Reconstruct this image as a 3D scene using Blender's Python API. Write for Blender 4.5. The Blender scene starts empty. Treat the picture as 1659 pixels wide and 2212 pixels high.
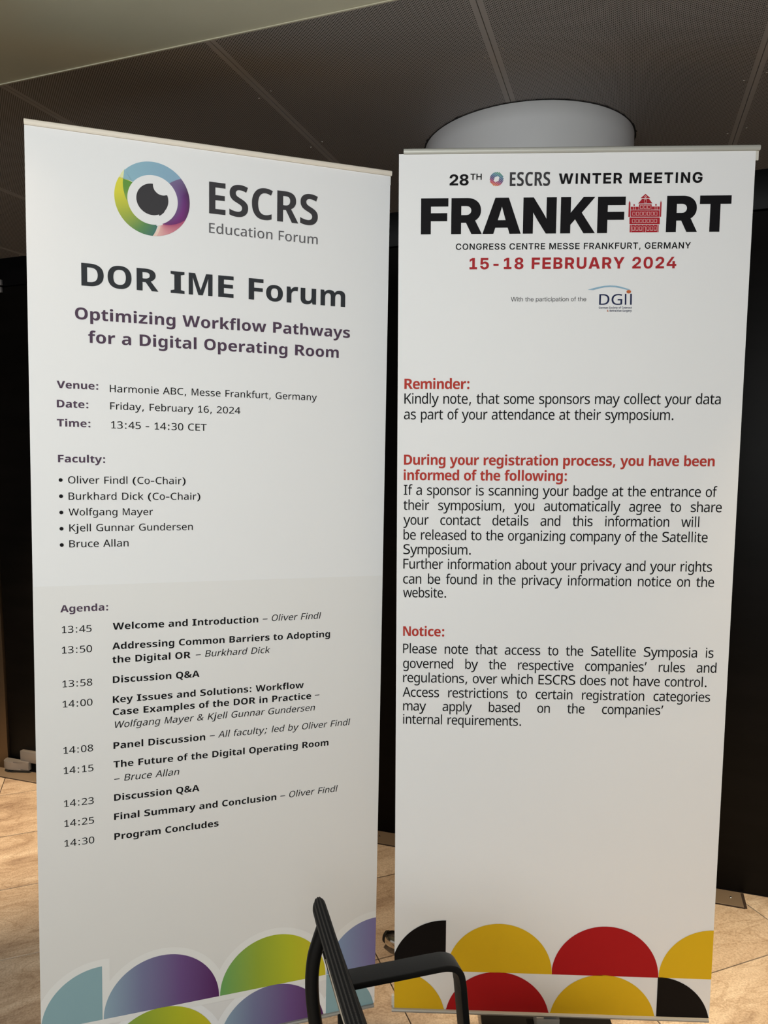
import bpy, bmesh, math, random
from mathutils import Vector, Matrix
from mathutils.geometry import delaunay_2d_cdt

SC = bpy.context.scene
COL = SC.collection
PI = math.pi

# ------------------------------------------------------------------ camera
CAM_H, PITCH, ROLL, F_PX = 1.61931, -0.08694, -0.00758, 1563.30980
fwd = Vector((0, math.cos(PITCH), math.sin(PITCH)))
rt = Vector((1, 0, 0))
up = rt.cross(fwd)
r2 = rt * math.cos(ROLL) + up * math.sin(ROLL)
u2 = -rt * math.sin(ROLL) + up * math.cos(ROLL)
cd = bpy.data.cameras.new('camera')
cam = bpy.data.objects.new('camera', cd)
COL.objects.link(cam)
cam.matrix_world = Matrix(((r2.x, u2.x, -fwd.x, 0), (r2.y, u2.y, -fwd.y, 0), (r2.z, u2.z, -fwd.z, CAM_H), (0, 0, 0, 1)))
cd.sensor_fit = 'VERTICAL'
cd.sensor_height = 36
cd.lens = 36 * F_PX / 2212
cd.clip_start = 0.05
SC.camera = cam

# ------------------------------------------------------------------ world, lamps, exposure
WYAW = -0.32664                 # heading of the back wall; (a, d, z) = along it, away from the camera, up
def W(a, d, z):
    c, s = math.cos(WYAW), math.sin(WYAW)
    return Vector((a * c - d * s, a * s + d * c, z))

world = bpy.data.worlds.new('world')
SC.world = world
world.use_nodes = True
bg = world.node_tree.nodes['Background']
bg.inputs[0].default_value = (1.0, 0.95, 0.89, 1)
bg.inputs[1].default_value = 0.31

def aim(o, target):
    o.rotation_euler = (Vector(target) - o.location).to_track_quat('-Z', 'Y').to_euler()

def area(name, loc, target, sx, sy, power, col):
    l = bpy.data.lights.new(name, 'AREA')
    l.shape = 'RECTANGLE'; l.size = sx; l.size_y = sy; l.energy = power; l.color = col
    o = bpy.data.objects.new(name, l); COL.objects.link(o); o.location = loc; aim(o, target)
    return o

def spot(name, loc, target, power, col, angle, blend=0.6, radius=0.04):
    l = bpy.data.lights.new(name, 'SPOT')
    l.energy = power; l.color = col; l.spot_size = math.radians(angle); l.spot_blend = blend; l.shadow_soft_size = radius
    o = bpy.data.objects.new(name, l); COL.objects.link(o); o.location = loc; aim(o, target)
    return o

# daylight of the hall behind the photographer
area('hall_daylight', (-0.7, -1.3, 2.3), (0.0, 1.9, 1.75), 2.2, 0.8, 92, (0.96, 0.995, 1.0))
# warm ceiling downlights, with two added fill spots among them
spot('downlight_left', W(-2.60, 2.2, 2.48), W(-2.56, 2.40, 0), 385, (1.0, 0.72, 0.44), 46, 1.0)
spot('fill_middle', W(-1.25, 2.35, 2.50), W(-1.0, 2.15, 0), 110, (1.0, 0.74, 0.48), 60, 1.0)  # added fill, brightens the floor in the gap behind the banners
spot('downlight_right', W(0.80, 2.10, 2.50), W(0.50, 1.86, 0), 380, (1.0, 0.75, 0.46), 60, 1.0)
spot('downlight_banner', W(-1.42, 1.12, 2.47), W(-1.42, 1.4, 0), 4, (1.0, 0.72, 0.46), 110, 1.0)
spot('fill_hall', W(-0.3, -0.9, 2.49), W(-0.3, -1.0, 0), 85, (1.0, 0.88, 0.70), 110, 1.0)  # added fill, lights the near floor so its bounce lifts ceiling and soffit

SC.view_settings.view_transform = 'Standard'
SC.view_settings.look = 'None'
SC.view_settings.gamma = 1
SC.view_settings.use_curve_mapping = False
SC.view_settings.exposure = 0.0

# ------------------------------------------------------------------ materials
def srgb(r, g, b):
    f = lambda c: (c / 255 / 12.92) if c / 255 <= 0.04045 else ((c / 255 + 0.055) / 1.055) ** 2.4
    return (f(r), f(g), f(b), 1)

def mat(name, col, rough=0.6, metal=0.0, spec=0.5):
    m = bpy.data.materials.new(name); m.use_nodes = True
    b = m.node_tree.nodes['Principled BSDF']
    b.inputs['Base Color'].default_value = col if len(col) == 4 else (*col, 1)
    b.inputs['Roughness'].default_value = rough
    b.inputs['Metallic'].default_value = metal
    b.inputs['Specular IOR Level'].default_value = spec
    return m, m.node_tree, b

def node(nt, t, **kw):
    n = nt.nodes.new(t)
    for k, v in kw.items(): setattr(n, k, v)
    return n

def noise_mix(m, nt, b, scale, c1, c2, detail=4, stretch=(1, 1, 1), lo=0.35, hi=0.65, bump=0.0, coord='Object', bdist=0.001):
    tc = node(nt, 'ShaderNodeTexCoord'); mp = node(nt, 'ShaderNodeMapping'); mp.inputs['Scale'].default_value = stretch
    nz = node(nt, 'ShaderNodeTexNoise'); nz.inputs['Scale'].default_value = scale; nz.inputs['Detail'].default_value = detail
    cr = node(nt, 'ShaderNodeValToRGB'); cr.color_ramp.elements[0].position = lo; cr.color_ramp.elements[1].position = hi
    cr.color_ramp.elements[0].color = c1; cr.color_ramp.elements[1].color = c2
    nt.links.new(tc.outputs[coord], mp.inputs[0]); nt.links.new(mp.outputs[0], nz.inputs['Vector'])
    nt.links.new(nz.outputs[0], cr.inputs[0]); nt.links.new(cr.outputs[0], b.inputs['Base Color'])
    if bump:
        bp = node(nt, 'ShaderNodeBump'); bp.inputs['Strength'].default_value = bump; bp.inputs['Distance'].default_value = bdist
        nt.links.new(nz.outputs[0], bp.inputs['Height']); nt.links.new(bp.outputs[0], b.inputs['Normal'])
    return tc, mp, nz

# marble floor tile: warm stone with brown veins, different cut in every tile
def tile_material():
    m, nt, b = mat('warm_marble', (0.4, 0.32, 0.24, 1), 0.42)
    tc = node(nt, 'ShaderNodeTexCoord'); oi = node(nt, 'ShaderNodeObjectInfo')
    off = node(nt, 'ShaderNodeVectorMath', operation='MULTIPLY'); off.inputs[1].default_value = (17, 31, 9)
    comb = node(nt, 'ShaderNodeCombineXYZ')
    for i in range(3): nt.links.new(oi.outputs['Random'], comb.inputs[i])
    nt.links.new(comb.outputs[0], off.inputs[0])
    add = node(nt, 'ShaderNodeVectorMath', operation='ADD')
    nt.links.new(tc.outputs['Object'], add.inputs[0]); nt.links.new(off.outputs[0], add.inputs[1])
    mp = node(nt, 'ShaderNodeMapping'); mp.inputs['Rotation'].default_value = (0, 0, -0.75); mp.inputs['Scale'].default_value = (1.0, 2.6, 1)
    nt.links.new(add.outputs[0], mp.inputs[0])
    n1 = node(nt, 'ShaderNodeTexNoise'); n1.inputs['Scale'].default_value = 2.6; n1.inputs['Detail'].default_value = 9; n1.inputs['Roughness'].default_value = 0.62; n1.inputs['Distortion'].default_value = 1.1
    nt.links.new(mp.outputs[0], n1.inputs['Vector'])
    r1 = node(nt, 'ShaderNodeValToRGB'); e = r1.color_ramp.elements
    e[0].position = 0.30; e[0].color = srgb(150, 130, 112)
    e[1].position = 0.66; e[1].color = srgb(212, 198, 180)
    x = e.new(0.48); x.color = srgb(190, 172, 152)
    nt.links.new(n1.outputs[0], r1.inputs[0])
    n2 = node(nt, 'ShaderNodeTexNoise'); n2.inputs['Scale'].default_value = 170; n2.inputs['Detail'].default_value = 4
    nt.links.new(add.outputs[0], n2.inputs['Vector'])
    r2_ = node(nt, 'ShaderNodeValToRGB'); r2_.color_ramp.elements[0].position = 0.36; r2_.color_ramp.elements[0].color = (0.80, 0.78, 0.75, 1); r2_.color_ramp.elements[1].position = 0.6; r2_.color_ramp.elements[1].color = (1.04, 1.04, 1.04, 1)
    nt.links.new(n2.outputs[0], r2_.inputs[0])
    n3 = node(nt, 'ShaderNodeTexNoise'); n3.inputs['Scale'].default_value = 4.2; n3.inputs['Detail'].default_value = 6; n3.inputs['Distortion'].default_value = 0.8
    nt.links.new(mp.outputs[0], n3.inputs['Vector'])
    r3 = node(nt, 'ShaderNodeValToRGB'); q = r3.color_ramp.elements
    q[0].position = 0.475; q[0].color = (1, 1, 1, 1); q[1].position = 0.525; q[1].color = (1, 1, 1, 1); v = q.new(0.5); v.color = (0.60, 0.52, 0.44, 1)
    nt.links.new(n3.outputs[0], r3.inputs[0])
    m1 = node(nt, 'ShaderNodeMix', data_type='RGBA', blend_type='MULTIPLY'); m1.inputs[0].default_value = 1
    nt.links.new(r1.outputs[0], m1.inputs[6]); nt.links.new(r2_.outputs[0], m1.inputs[7])
    m2 = node(nt, 'ShaderNodeMix', data_type='RGBA', blend_type='MULTIPLY'); m2.inputs[0].default_value = 0.45
    nt.links.new(m1.outputs[2], m2.inputs[6]); nt.links.new(r3.outputs[0], m2.inputs[7])
    nt.links.new(m2.outputs[2], b.inputs['Base Color'])
    bp = node(nt, 'ShaderNodeBump'); bp.inputs['Strength'].default_value = 0.25; bp.inputs['Distance'].default_value = 0.001
    nt.links.new(n2.outputs[0], bp.inputs['Height']); nt.links.new(bp.outputs[0], b.inputs['Normal'])
    return m

# perforated sheet metal: staggered holes between plain margins (panel-local coordinates in metres)
def perforated_material():
    m, nt, b = mat('perforated_ceiling_metal', srgb(150, 147, 146), 0.55, 0.0, 0.4)
    tc = node(nt, 'ShaderNodeTexCoord')
    px, py, rad = 0.0079, 0.0068, 0.00165
    ds = []
    for k in (0, 0.5):
        dv = node(nt, 'ShaderNodeVectorMath', operation='DIVIDE'); dv.inputs[1].default_value = (px, py, 1)
        nt.links.new(tc.outputs['Object'], dv.inputs[0])
        ad = node(nt, 'ShaderNodeVectorMath', operation='ADD'); ad.inputs[1].default_value = (k, k, 0)
        nt.links.new(dv.outputs[0], ad.inputs[0])
        fr = node(nt, 'ShaderNodeVectorMath', operation='FRACTION'); nt.links.new(ad.outputs[0], fr.inputs[0])
        sb = node(nt, 'ShaderNodeVectorMath', operation='SUBTRACT'); sb.inputs[1].default_value = (0.5, 0.5, 0); nt.links.new(fr.outputs[0], sb.inputs[0])
        ml = node(nt, 'ShaderNodeVectorMath', operation='MULTIPLY'); ml.inputs[1].default_value = (px, py, 0); nt.links.new(sb.outputs[0], ml.inputs[0])
        ln = node(nt, 'ShaderNodeVectorMath', operation='LENGTH'); nt.links.new(ml.outputs[0], ln.inputs[0]); ds.append(ln)
    mn = node(nt, 'ShaderNodeMath', operation='MINIMUM'); nt.links.new(ds[0].outputs['Value'], mn.inputs[0]); nt.links.new(ds[1].outputs['Value'], mn.inputs[1])
    ho = node(nt, 'ShaderNodeMath', operation='LESS_THAN'); ho.inputs[1].default_value = rad; nt.links.new(mn.outputs[0], ho.inputs[0])
    sx = node(nt, 'ShaderNodeSeparateXYZ'); nt.links.new(tc.outputs['Object'], sx.inputs[0])
    prev = ho
    for i, half in ((0, 0.2862),):
        ab = node(nt, 'ShaderNodeMath', operation='ABSOLUTE'); nt.links.new(sx.outputs[i], ab.inputs[0])
        lt = node(nt, 'ShaderNodeMath', operation='LESS_THAN'); lt.inputs[1].default_value = half; nt.links.new(ab.outputs[0], lt.inputs[0])
        mu = node(nt, 'ShaderNodeMath', operation='MULTIPLY'); nt.links.new(prev.outputs[0], mu.inputs[0]); nt.links.new(lt.outputs[0], mu.inputs[1]); prev = mu
    mx = node(nt, 'ShaderNodeMix', data_type='RGBA'); mx.inputs[6].default_value = srgb(150, 147, 146); mx.inputs[7].default_value = srgb(12, 10, 9)
    nt.links.new(prev.outputs[0], mx.inputs[0]); nt.links.new(mx.outputs[2], b.inputs['Base Color'])
    bp = node(nt, 'ShaderNodeBump', invert=True); bp.inputs['Strength'].default_value = 0.3; bp.inputs['Distance'].default_value = 0.001
    nt.links.new(prev.outputs[0], bp.inputs['Height']); nt.links.new(bp.outputs[0], b.inputs['Normal'])
    return m

def brushed_material(name, col, rough=0.34, scale=(1, 60, 60), metal=1.0):
    m, nt, b = mat(name, col, rough, metal)
    tc = node(nt, 'ShaderNodeTexCoord'); mp = node(nt, 'ShaderNodeMapping'); mp.inputs['Scale'].default_value = scale
    nz = node(nt, 'ShaderNodeTexNoise'); nz.inputs['Scale'].default_value = 8; nz.inputs['Detail'].default_value = 5
    nt.links.new(tc.outputs['Object'], mp.inputs[0]); nt.links.new(mp.outputs[0], nz.inputs['Vector'])
    mr = node(nt, 'ShaderNodeMapRange'); mr.inputs['To Min'].default_value = rough - 0.05; mr.inputs['To Max'].default_value = rough + 0.07
    nt.links.new(nz.outputs[0], mr.inputs[0]); nt.links.new(mr.outputs[0], b.inputs['Roughness'])
    bp = node(nt, 'ShaderNodeBump'); bp.inputs['Strength'].default_value = 0.12; bp.inputs['Distance'].default_value = 0.0006
    nt.links.new(nz.outputs[0], bp.inputs['Height']); nt.links.new(bp.outputs[0], b.inputs['Normal'])
    return m

def vinyl_material(name, col):
    m, nt, b = mat(name, col, 0.62, 0, 0.25)
    tc = node(nt, 'ShaderNodeTexCoord')
    nz = node(nt, 'ShaderNodeTexNoise'); nz.inputs['Scale'].default_value = 1.7; nz.inputs['Detail'].default_value = 2
    nt.links.new(tc.outputs['Object'], nz.inputs['Vector'])
    wv = node(nt, 'ShaderNodeTexNoise'); wv.inputs['Scale'].default_value = 450; nt.links.new(tc.outputs['Object'], wv.inputs['Vector'])
    ad = node(nt, 'ShaderNodeMath', operation='MULTIPLY_ADD'); ad.inputs[1].default_value = 0.02
    nt.links.new(wv.outputs[0], ad.inputs[0]); nt.links.new(nz.outputs[0], ad.inputs[2])
    bp = node(nt, 'ShaderNodeBump'); bp.inputs['Strength'].default_value = 0.5; bp.inputs['Distance'].default_value = 0.004
    nt.links.new(ad.outputs[0], bp.inputs['Height']); nt.links.new(bp.outputs[0], b.inputs['Normal'])
    return m

def knit_material():   # ribbed black knit: UV x = metres along the edge, UV y = 0..1 across it
    m, nt, b = mat('black_ribbed_knit', srgb(20, 19, 18), 0.85, 0, 0.3)
    uv = node(nt, 'ShaderNodeTexCoord'); sp = node(nt, 'ShaderNodeSeparateXYZ'); nt.links.new(uv.outputs['UV'], sp.inputs[0])
    def m_(op, a, bb=None, c=None):
        n = node(nt, 'ShaderNodeMath', operation=op)
        for i, v in enumerate((a, bb, c)):
            if v is None: continue
            if isinstance(v, (int, float)): n.inputs[i].default_value = v
            else: nt.links.new(v, n.inputs[i])
        return n.outputs[0]
    X, Y = sp.outputs[0], sp.outputs[1]
    zig = m_('PINGPONG', m_('MULTIPLY', Y, 9.0), 1.0)
    st = m_('GREATER_THAN', m_('SINE', m_('ADD', m_('MULTIPLY', X, 2 * PI / 0.0019), m_('MULTIPLY', zig, 2.0))), 0.2)
    rib = m_('GREATER_THAN', m_('SINE', m_('MULTIPLY', Y, 2 * PI * 4.5)), 0.3)
    k = m_('MULTIPLY', st, rib)
    mx = node(nt, 'ShaderNodeMix', data_type='RGBA'); mx.inputs[6].default_value = srgb(13, 12, 12); mx.inputs[7].default_value = srgb(78, 75, 71)
    nt.links.new(k, mx.inputs[0]); nt.links.new(mx.outputs[2], b.inputs['Base Color'])
    return m

M = {}
M['tile'] = tile_material()
M['perf'] = perforated_material()
M['grout'] = mat('dark_grout', srgb(46, 33, 24), 0.9)[0]
M['void'] = mat('dark_void', srgb(14, 12, 11), 0.9)[0]
M['soffit'] = brushed_material('brushed_steel_soffit', srgb(178, 177, 156), 0.42, (1.2, 50, 50), 0.3)
M['soffit_lip'] = mat('soffit_lip_steel', srgb(176, 172, 152), 0.45, 0.3)[0]
x_, nt_, b_ = mat('black_door_laminate', srgb(9, 8, 7), 0.5, 0, 0.12); noise_mix(x_, nt_, b_, 3, srgb(7, 6, 5), srgb(12, 10, 9), 5, (1, 1, 6)); M['door'] = x_
x_, nt_, b_ = mat('black_transom_laminate', srgb(6, 6, 7), 0.5, 0, 0.12); noise_mix(x_, nt_, b_, 3, srgb(4, 4, 5), srgb(8, 8, 10), 5, (1, 1, 6)); M['transom'] = x_
M['pier'] = brushed_material('bronze_clad_pier', srgb(112, 98, 82), 0.45, (50, 50, 1))
x_, nt_, b_ = mat('column_paint', srgb(172, 172, 174), 0.55, 0, 0.4); noise_mix(x_, nt_, b_, 2.0, srgb(166, 166, 170), srgb(178, 178, 178), 3, bump=0.05); M['column'] = x_
M['steel'] = brushed_material('brushed_floor_steel', srgb(128, 114, 98), 0.45, (1, 40, 40), 0.25)
M['bracket'] = mat('grey_pivot_metal', srgb(150, 147, 146), 0.45, 0.6)[0]
M['panel_screw'] = mat('dull_screw_steel', srgb(150, 144, 134), 0.45, 0.5)[0]
M['screw'] = mat('screw_steel', srgb(205, 200, 190), 0.25, 1.0)[0]
M['vinyl'] = vinyl_material('white_banner_vinyl', srgb(230, 231, 232))
M['alu'] = brushed_material('anodised_aluminium_rail', srgb(226, 218, 204), 0.6, (1, 50, 50), 0.1)
M['alu_grey'] = brushed_material('grey_aluminium_rail', srgb(182, 182, 174), 0.5, (1, 50, 50), 0.35)
M['alu_dark'] = brushed_material('dull_bottom_rail', srgb(146, 146, 143), 0.5, (1, 50, 50), 0.35)
M['clip'] = mat('white_plastic_clip', srgb(205, 202, 192), 0.5)[0]
M['foot'] = mat('black_powder_coat', srgb(9, 8, 8), 0.7, 0, 0.2)[0]
M['tag'] = mat('silver_sticker', srgb(178, 180, 180), 0.45, 0.2)[0]
M['chrome'] = mat('chrome', (0.85, 0.8, 0.72, 1), 0.12, 1.0)[0]
M['rubber'] = mat('black_rubber', srgb(18, 17, 16), 0.7)[0]
M['knit'] = knit_material()
x_, nt_, b_ = mat('chair_black_nylon', srgb(24, 23, 22), 0.5, 0, 0.4); noise_mix(x_, nt_, b_, 900, srgb(15, 14, 13), srgb(22, 21, 20), 2, bump=0.3, bdist=0.0002); M['nylon'] = x_
M['frame'] = mat('chair_black_steel', srgb(7, 7, 7), 0.5, 0, 0.25)[0]
M['mesh'] = mat('chair_black_mesh', srgb(16, 16, 17), 0.9)[0]
M['strip'] = mat('chair_grey_strip', srgb(176, 166, 150), 0.5)[0]
INK = {'charcoal': srgb(62, 61, 64), 'grey': srgb(100, 99, 102), 'plum': srgb(80, 64, 82), 'black': srgb(17, 16, 19), 'red': srgb(168, 44, 50),
       'navy': srgb(36, 44, 78), 'orange': srgb(190, 100, 58), 'rust': srgb(178, 60, 52), 'sky': srgb(142, 178, 200), 'brick': srgb(166, 38, 48),
       'rose': srgb(226, 192, 192), 'paper': srgb(230, 231, 232), 'halo': srgb(226, 226, 224), 'shade': srgb(219, 218, 217), 'yellow': srgb(216, 176, 30), 'flag_red': srgb(168, 24, 28), 'flag_black': srgb(13, 10, 11), 'aqua': srgb(136, 170, 178)}
for k in INK: M['ink_' + k] = mat(k + '_ink', INK[k], 0.65, 0, 0.12)[0]
M['ink_title'] = mat('title_ink', srgb(50, 53, 57), 0.65, 0, 0.12)[0]
x_, nt_, b_ = mat('printed_gradient_ink', (1, 1, 1, 1), 0.6, 0, 0.25)
at_ = node(nt_, 'ShaderNodeVertexColor', layer_name='print'); nt_.links.new(at_.outputs[0], b_.inputs['Base Color']); M['gradient'] = x_

# ------------------------------------------------------------------ object helpers
def make_obj(name, verts, faces, m, parent=None, smooth=False):
    me = bpy.data.meshes.new(name); me.from_pydata([tuple(v) for v in verts], [], faces); me.update()
    if m: me.materials.append(m)
    if smooth:
        for p in me.polygons: p.use_smooth = True
    o = bpy.data.objects.new(name, me); COL.objects.link(o)
    if parent: o.parent = parent
    return o

def bm_obj(name, bm, m, parent=None, smooth=False):
    bmesh.ops.recalc_face_normals(bm, faces=bm.faces)
    me = bpy.data.meshes.new(name); bm.to_mesh(me); bm.free()
    if m: me.materials.append(m)
    if smooth:
        for p in me.polygons: p.use_smooth = True
        me.set_sharp_from_angle(angle=math.radians(38))
    o = bpy.data.objects.new(name, me); COL.objects.link(o)
    if parent: o.parent = parent
    return o

def add_box(bm, x0, x1, y0, y1, z0, z1, bevel=0.0, seg=2):
    vs = [bm.verts.new((x, y, z)) for x in (x0, x1) for y in (y0, y1) for z in (z0, z1)]
    fs = [bm.faces.new([vs[i] for i in f]) for f in ((0, 1, 3, 2), (4, 6, 7, 5), (0, 4, 5, 1), (2, 3, 7, 6), (0, 2, 6, 4), (1, 5, 7, 3))]
    if bevel:
        es = list({e for f in fs for e in f.edges})
        bmesh.ops.bevel(bm, geom=es, offset=bevel, segments=seg, affect='EDGES', profile=0.5)

def box(name, x0, x1, y0, y1, z0, z1, m, parent=None, bevel=0.0):
    bm = bmesh.new(); add_box(bm, x0, x1, y0, y1, z0, z1, bevel)
    return bm_obj(name, bm, m, parent, smooth=bevel > 0)

def add_cyl(bm, p0, p1, r0, r1=None, n=24, caps=True):
    p0, p1 = Vector(p0), Vector(p1); r1 = r0 if r1 is None else r1
    d = (p1 - p0).normalized(); a = d.orthogonal().normalized(); b = d.cross(a)
    A = [bm.verts.new(p0 + (a * math.cos(t) + b * math.sin(t)) * r0) for t in [2 * PI * i / n for i in range(n)]]
    B = [bm.verts.new(p1 + (a * math.cos(t) + b * math.sin(t)) * r1) for t in [2 * PI * i / n for i in range(n)]]
    for i in range(n): bm.faces.new((A[i], A[(i + 1) % n], B[(i + 1) % n], B[i]))
    if caps: bm.faces.new(A[::-1]); bm.faces.new(B)

def add_lathe(bm, prof, centre=(0, 0), n=32):   # prof: (r, z) list round a vertical axis
    rings = []
    for r, z in prof:
        rings.append([bm.verts.new((centre[0] + r * math.cos(2 * PI * i / n), centre[1] + r * math.sin(2 * PI * i / n), z)) for i in range(n)])
    for A, B in zip(rings, rings[1:]):
        for i in range(n): bm.faces.new((A[i], A[(i + 1) % n], B[(i + 1) % n], B[i]))
    bm.faces.new(rings[0][::-1]); bm.faces.new(rings[-1])

def add_prism(bm, pts, ax, c0, c1):   # polygon pts in the plane normal to axis ax, extruded from c0 to c1
    def P3(p, c):
        v = list(p); v.insert(ax, c); return v
    A = [bm.verts.new(P3(p, c0)) for p in pts]; B = [bm.verts.new(P3(p, c1)) for p in pts]; n = len(pts)
    bm.faces.new(A); bm.faces.new(B[::-1])
    for i in range(n): bm.faces.new((A[i], B[i], B[(i + 1) % n], A[(i + 1) % n]))

def smooth_path(pts, k=8):
    P = [Vector(p) for p in pts]; out = []
    for i in range(len(P) - 1):
        p0 = P[max(i - 1, 0)]; p1 = P[i]; p2 = P[i + 1]; p3 = P[min(i + 2, len(P) - 1)]
        for j in range(k):
            t = j / k
            out.append(0.5 * ((2 * p1) + (p2 - p0) * t + (2 * p0 - 5 * p1 + 4 * p2 - p3) * t * t + (3 * p1 - p0 - 3 * p2 + p3) * t ** 3))
    out.append(P[-1]); return out

def add_strip(bm, path, normal_axis, hw, ht, rnd=0.3):   # sweep a rounded rectangle; hw along normal_axis, ht across
    N = Vector(normal_axis).normalized(); rings = []
    prof = []
    for cx, cy, a0 in ((1, 1, 0), (-1, 1, 90), (-1, -1, 180), (1, -1, 270)):
        rr = min(hw, ht) * rnd
        for k in range(4):
            a = math.radians(a0 + 30 * k); prof.append((cx * (hw - rr) + rr * math.cos(a), cy * (ht - rr) + rr * math.sin(a)))
    for i, p in enumerate(path):
        t = (path[min(i + 1, len(path) - 1)] - path[max(i - 1, 0)]).normalized(); B = N.cross(t).normalized()
        rings.append([bm.verts.new(p + N * x + B * y) for x, y in prof])
    n = len(prof)
    for A, B in zip(rings, rings[1:]):
        for i in range(n): bm.faces.new((A[i], A[(i + 1) % n], B[(i + 1) % n], B[i]))
    bm.faces.new(rings[0][::-1]); bm.faces.new(rings[-1])

def tag(o, label=None, cat=None, group=None, kind=None):
    if label: o['label'] = label
    if cat: o['category'] = cat
    if group: o['group'] = group
    if kind: o['kind'] = kind
    return o

def empty(name, loc=(0, 0, 0), rz=0):
    o = bpy.data.objects.new(name, None); COL.objects.link(o); o.location = loc; o.rotation_euler = (0, 0, rz); o.empty_display_size = 0.1
    return o

def copy_obj(o, parent, loc=None):
    c = o.copy(); COL.objects.link(c); c.parent = parent
    if loc is not None: c.location = loc
    return c

# ------------------------------------------------------------------ setting: floor of marble tiles
random.seed(4)
ROT = lambda o: setattr(o, 'rotation_euler', (0, 0, WYAW)) or o
floor = ROT(box('floor', -6.5, 4.2, -3.2, 2.95, -0.03, -0.004, M['grout'])); tag(floor, kind='structure')
TA = math.atan2(0.6225, 0.7826); TL, TW = 0.6585, 0.4156
bm = bmesh.new(); add_box(bm, -TL / 2 + 0.0017, TL / 2 - 0.0017, -TW / 2 + 0.0017, TW / 2 - 0.0017, -0.022, 0.0, 0.0008, 1)
tile0 = bm_obj('tile', bm, M['tile'], floor)
first = True
ct, st = math.cos(TA), math.sin(TA)
for i in range(-11, 10):
    for j in range(-11, 15):
        t = 0.709 + TL * (i + 0.5); nn = 2.055 + TW * (j + 0.5)
        a, d = t * ct - nn * st, t * st + nn * ct
        if not (-6.0 < a < 3.6 and -1.6 < d < 3.1): continue
        cs = [(a + sx * TL / 2 * ct - sy * TW / 2 * st, d + sx * TL / 2 * st + sy * TW / 2 * ct) for sx in (-1, 1) for sy in (-1, 1)]
        if max(c[1] for c in cs) < 2.785:
            o = tile0 if first else copy_obj(tile0, floor)
            first = False
            o.location = (a, d, 0); o.rotation_euler = (0, 0, TA)
        elif min(c[1] for c in cs) < 2.77:      #cut tile against the wall
            bm = bmesh.new(); add_box(bm, -TL / 2 + 0.0017, TL / 2 - 0.0017, -TW / 2 + 0.0017, TW / 2 - 0.0017, -0.022, 0.0)
            # wall plane d = 2.785 in tile-local coordinates
            n_l = Vector((st, ct, 0)); p_l = n_l * (2.785 - d)
            bmesh.ops.bisect_plane(bm, geom=bm.verts[:] + bm.edges[:] + bm.faces[:], plane_co=p_l, plane_no=n_l, clear_outer=True)
            if len(bm.faces) < 4: bm.free(); continue
            bmesh.ops.holes_fill(bm, edges=bm.edges[:])
            o = bm_obj('tile', bm, M['tile'], floor); o.location = (a, d, 0); o.rotation_euler = (0, 0, TA)

# ------------------------------------------------------------------ setting: perforated metal ceiling
HC = 2.54036
ceiling = ROT(box('ceiling', -6.5, 4.2, -3.2, 2.95, HC + 0.012, HC + 0.05, M['void'])); tag(ceiling, kind='structure')
PW = 0.5985
def ceiling_sheet(L_):
    bm = bmesh.new(); add_box(bm, -PW / 2 + 0.0007, PW / 2 - 0.0007, -L_ / 2 + 0.001, L_ / 2 - 0.001, 0, 0.012, 0.0006, 1)
    p = bm_obj('ceiling_panel', bm, M['perf'], ceiling)
    bm = bmesh.new(); n = max(2, round(L_ / 0.27)); st_ = (L_ - 0.06) / (n - 1)
    for sx in (-1, 1):
        for k in range(n):
            y = -L_ / 2 + 0.03 + st_ * k + 0.012 * sx
            add_cyl(bm, (sx * (PW / 2 - 0.024), y, -0.0014), (sx * (PW / 2 - 0.024), y, 0.001), 0.0024, 0.0032, 8)
    q = bm_obj('screws', bm, M['panel_screw'], p); tag(q, kind='stuff')
    return [p, q, True]
long_, mid_, short_ = ceiling_sheet(1.7), ceiling_sheet(1.2), ceiling_sheet(0.5)
def place_sheet(S_, x, y):
    p, q, fresh = S_
    o = p if fresh else copy_obj(p, ceiling)
    if not fresh: copy_obj(q, o)
    S_[2] = False; o.location = (x, y, HC)
for i in range(-10, 7):
    x = -0.0205 + PW * i
    for y in (-0.715, 0.485): place_sheet(mid_, x, y)
    if i <= -4: place_sheet(mid_, x, 1.685); place_sheet(short_, x, 2.535)
    else: place_sheet(long_, x, 1.935)

# brushed steel soffit in front of the perforated ceiling
SZ = 2.500
SD = 1.503 * (SZ - CAM_H) / (HC - CAM_H)
soffit = ROT(box('trim_1', -6.5, 4.2, -2.4, SD - 0.004, SZ, HC - 0.001, M['soffit'])); tag(soffit, kind='structure')
box('soffit_lip', -6.5, 4.2, SD - 0.004, SD, SZ - 0.002, HC - 0.001, M['soffit_lip'], soffit)

# ------------------------------------------------------------------ setting: back wall of black doors
WD = 2.781
wall = ROT(box('wall_back', -6.5, 4.2, WD + 0.03, WD + 0.12, 0, HC + 0.02, M['void'])); tag(wall, kind='structure')
ZS = 2.408
edges = [-2.975, -1.91, -0.845, 0.22, 1.285, 2.35, 3.415]
for i, (x0, x1) in enumerate(zip(edges, edges[1:])):
    d = ROT(box('door_%d' % (i + 1), x0 + 0.002, x1 - 0.002, WD, WD + 0.03, 0.008, ZS - 0.003, M['door'], None, 0.002)); tag(d, kind='structure')
    box('transom_panel', x0 + 0.0015, x1 - 0.0015, WD, WD + 0.03, ZS + 0.003, HC, M['transom'], wall, 0.0015)
box('transom_panel', -6.5, edges[0] - 0.0015, WD, WD + 0.03, ZS + 0.003, HC, M['transom'], wall, 0.0015)
box('pier_panel', -6.5, edges[0] - 0.003, WD - 0.012, WD + 0.03, 0, ZS - 0.003, M['pier'], wall, 0.002)

wl = ROT(box('wall_left', -6.6, -6.5, -3.2, WD + 0.03, 0, HC + 0.02, M['pier'])); tag(wl, kind='structure')

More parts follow.
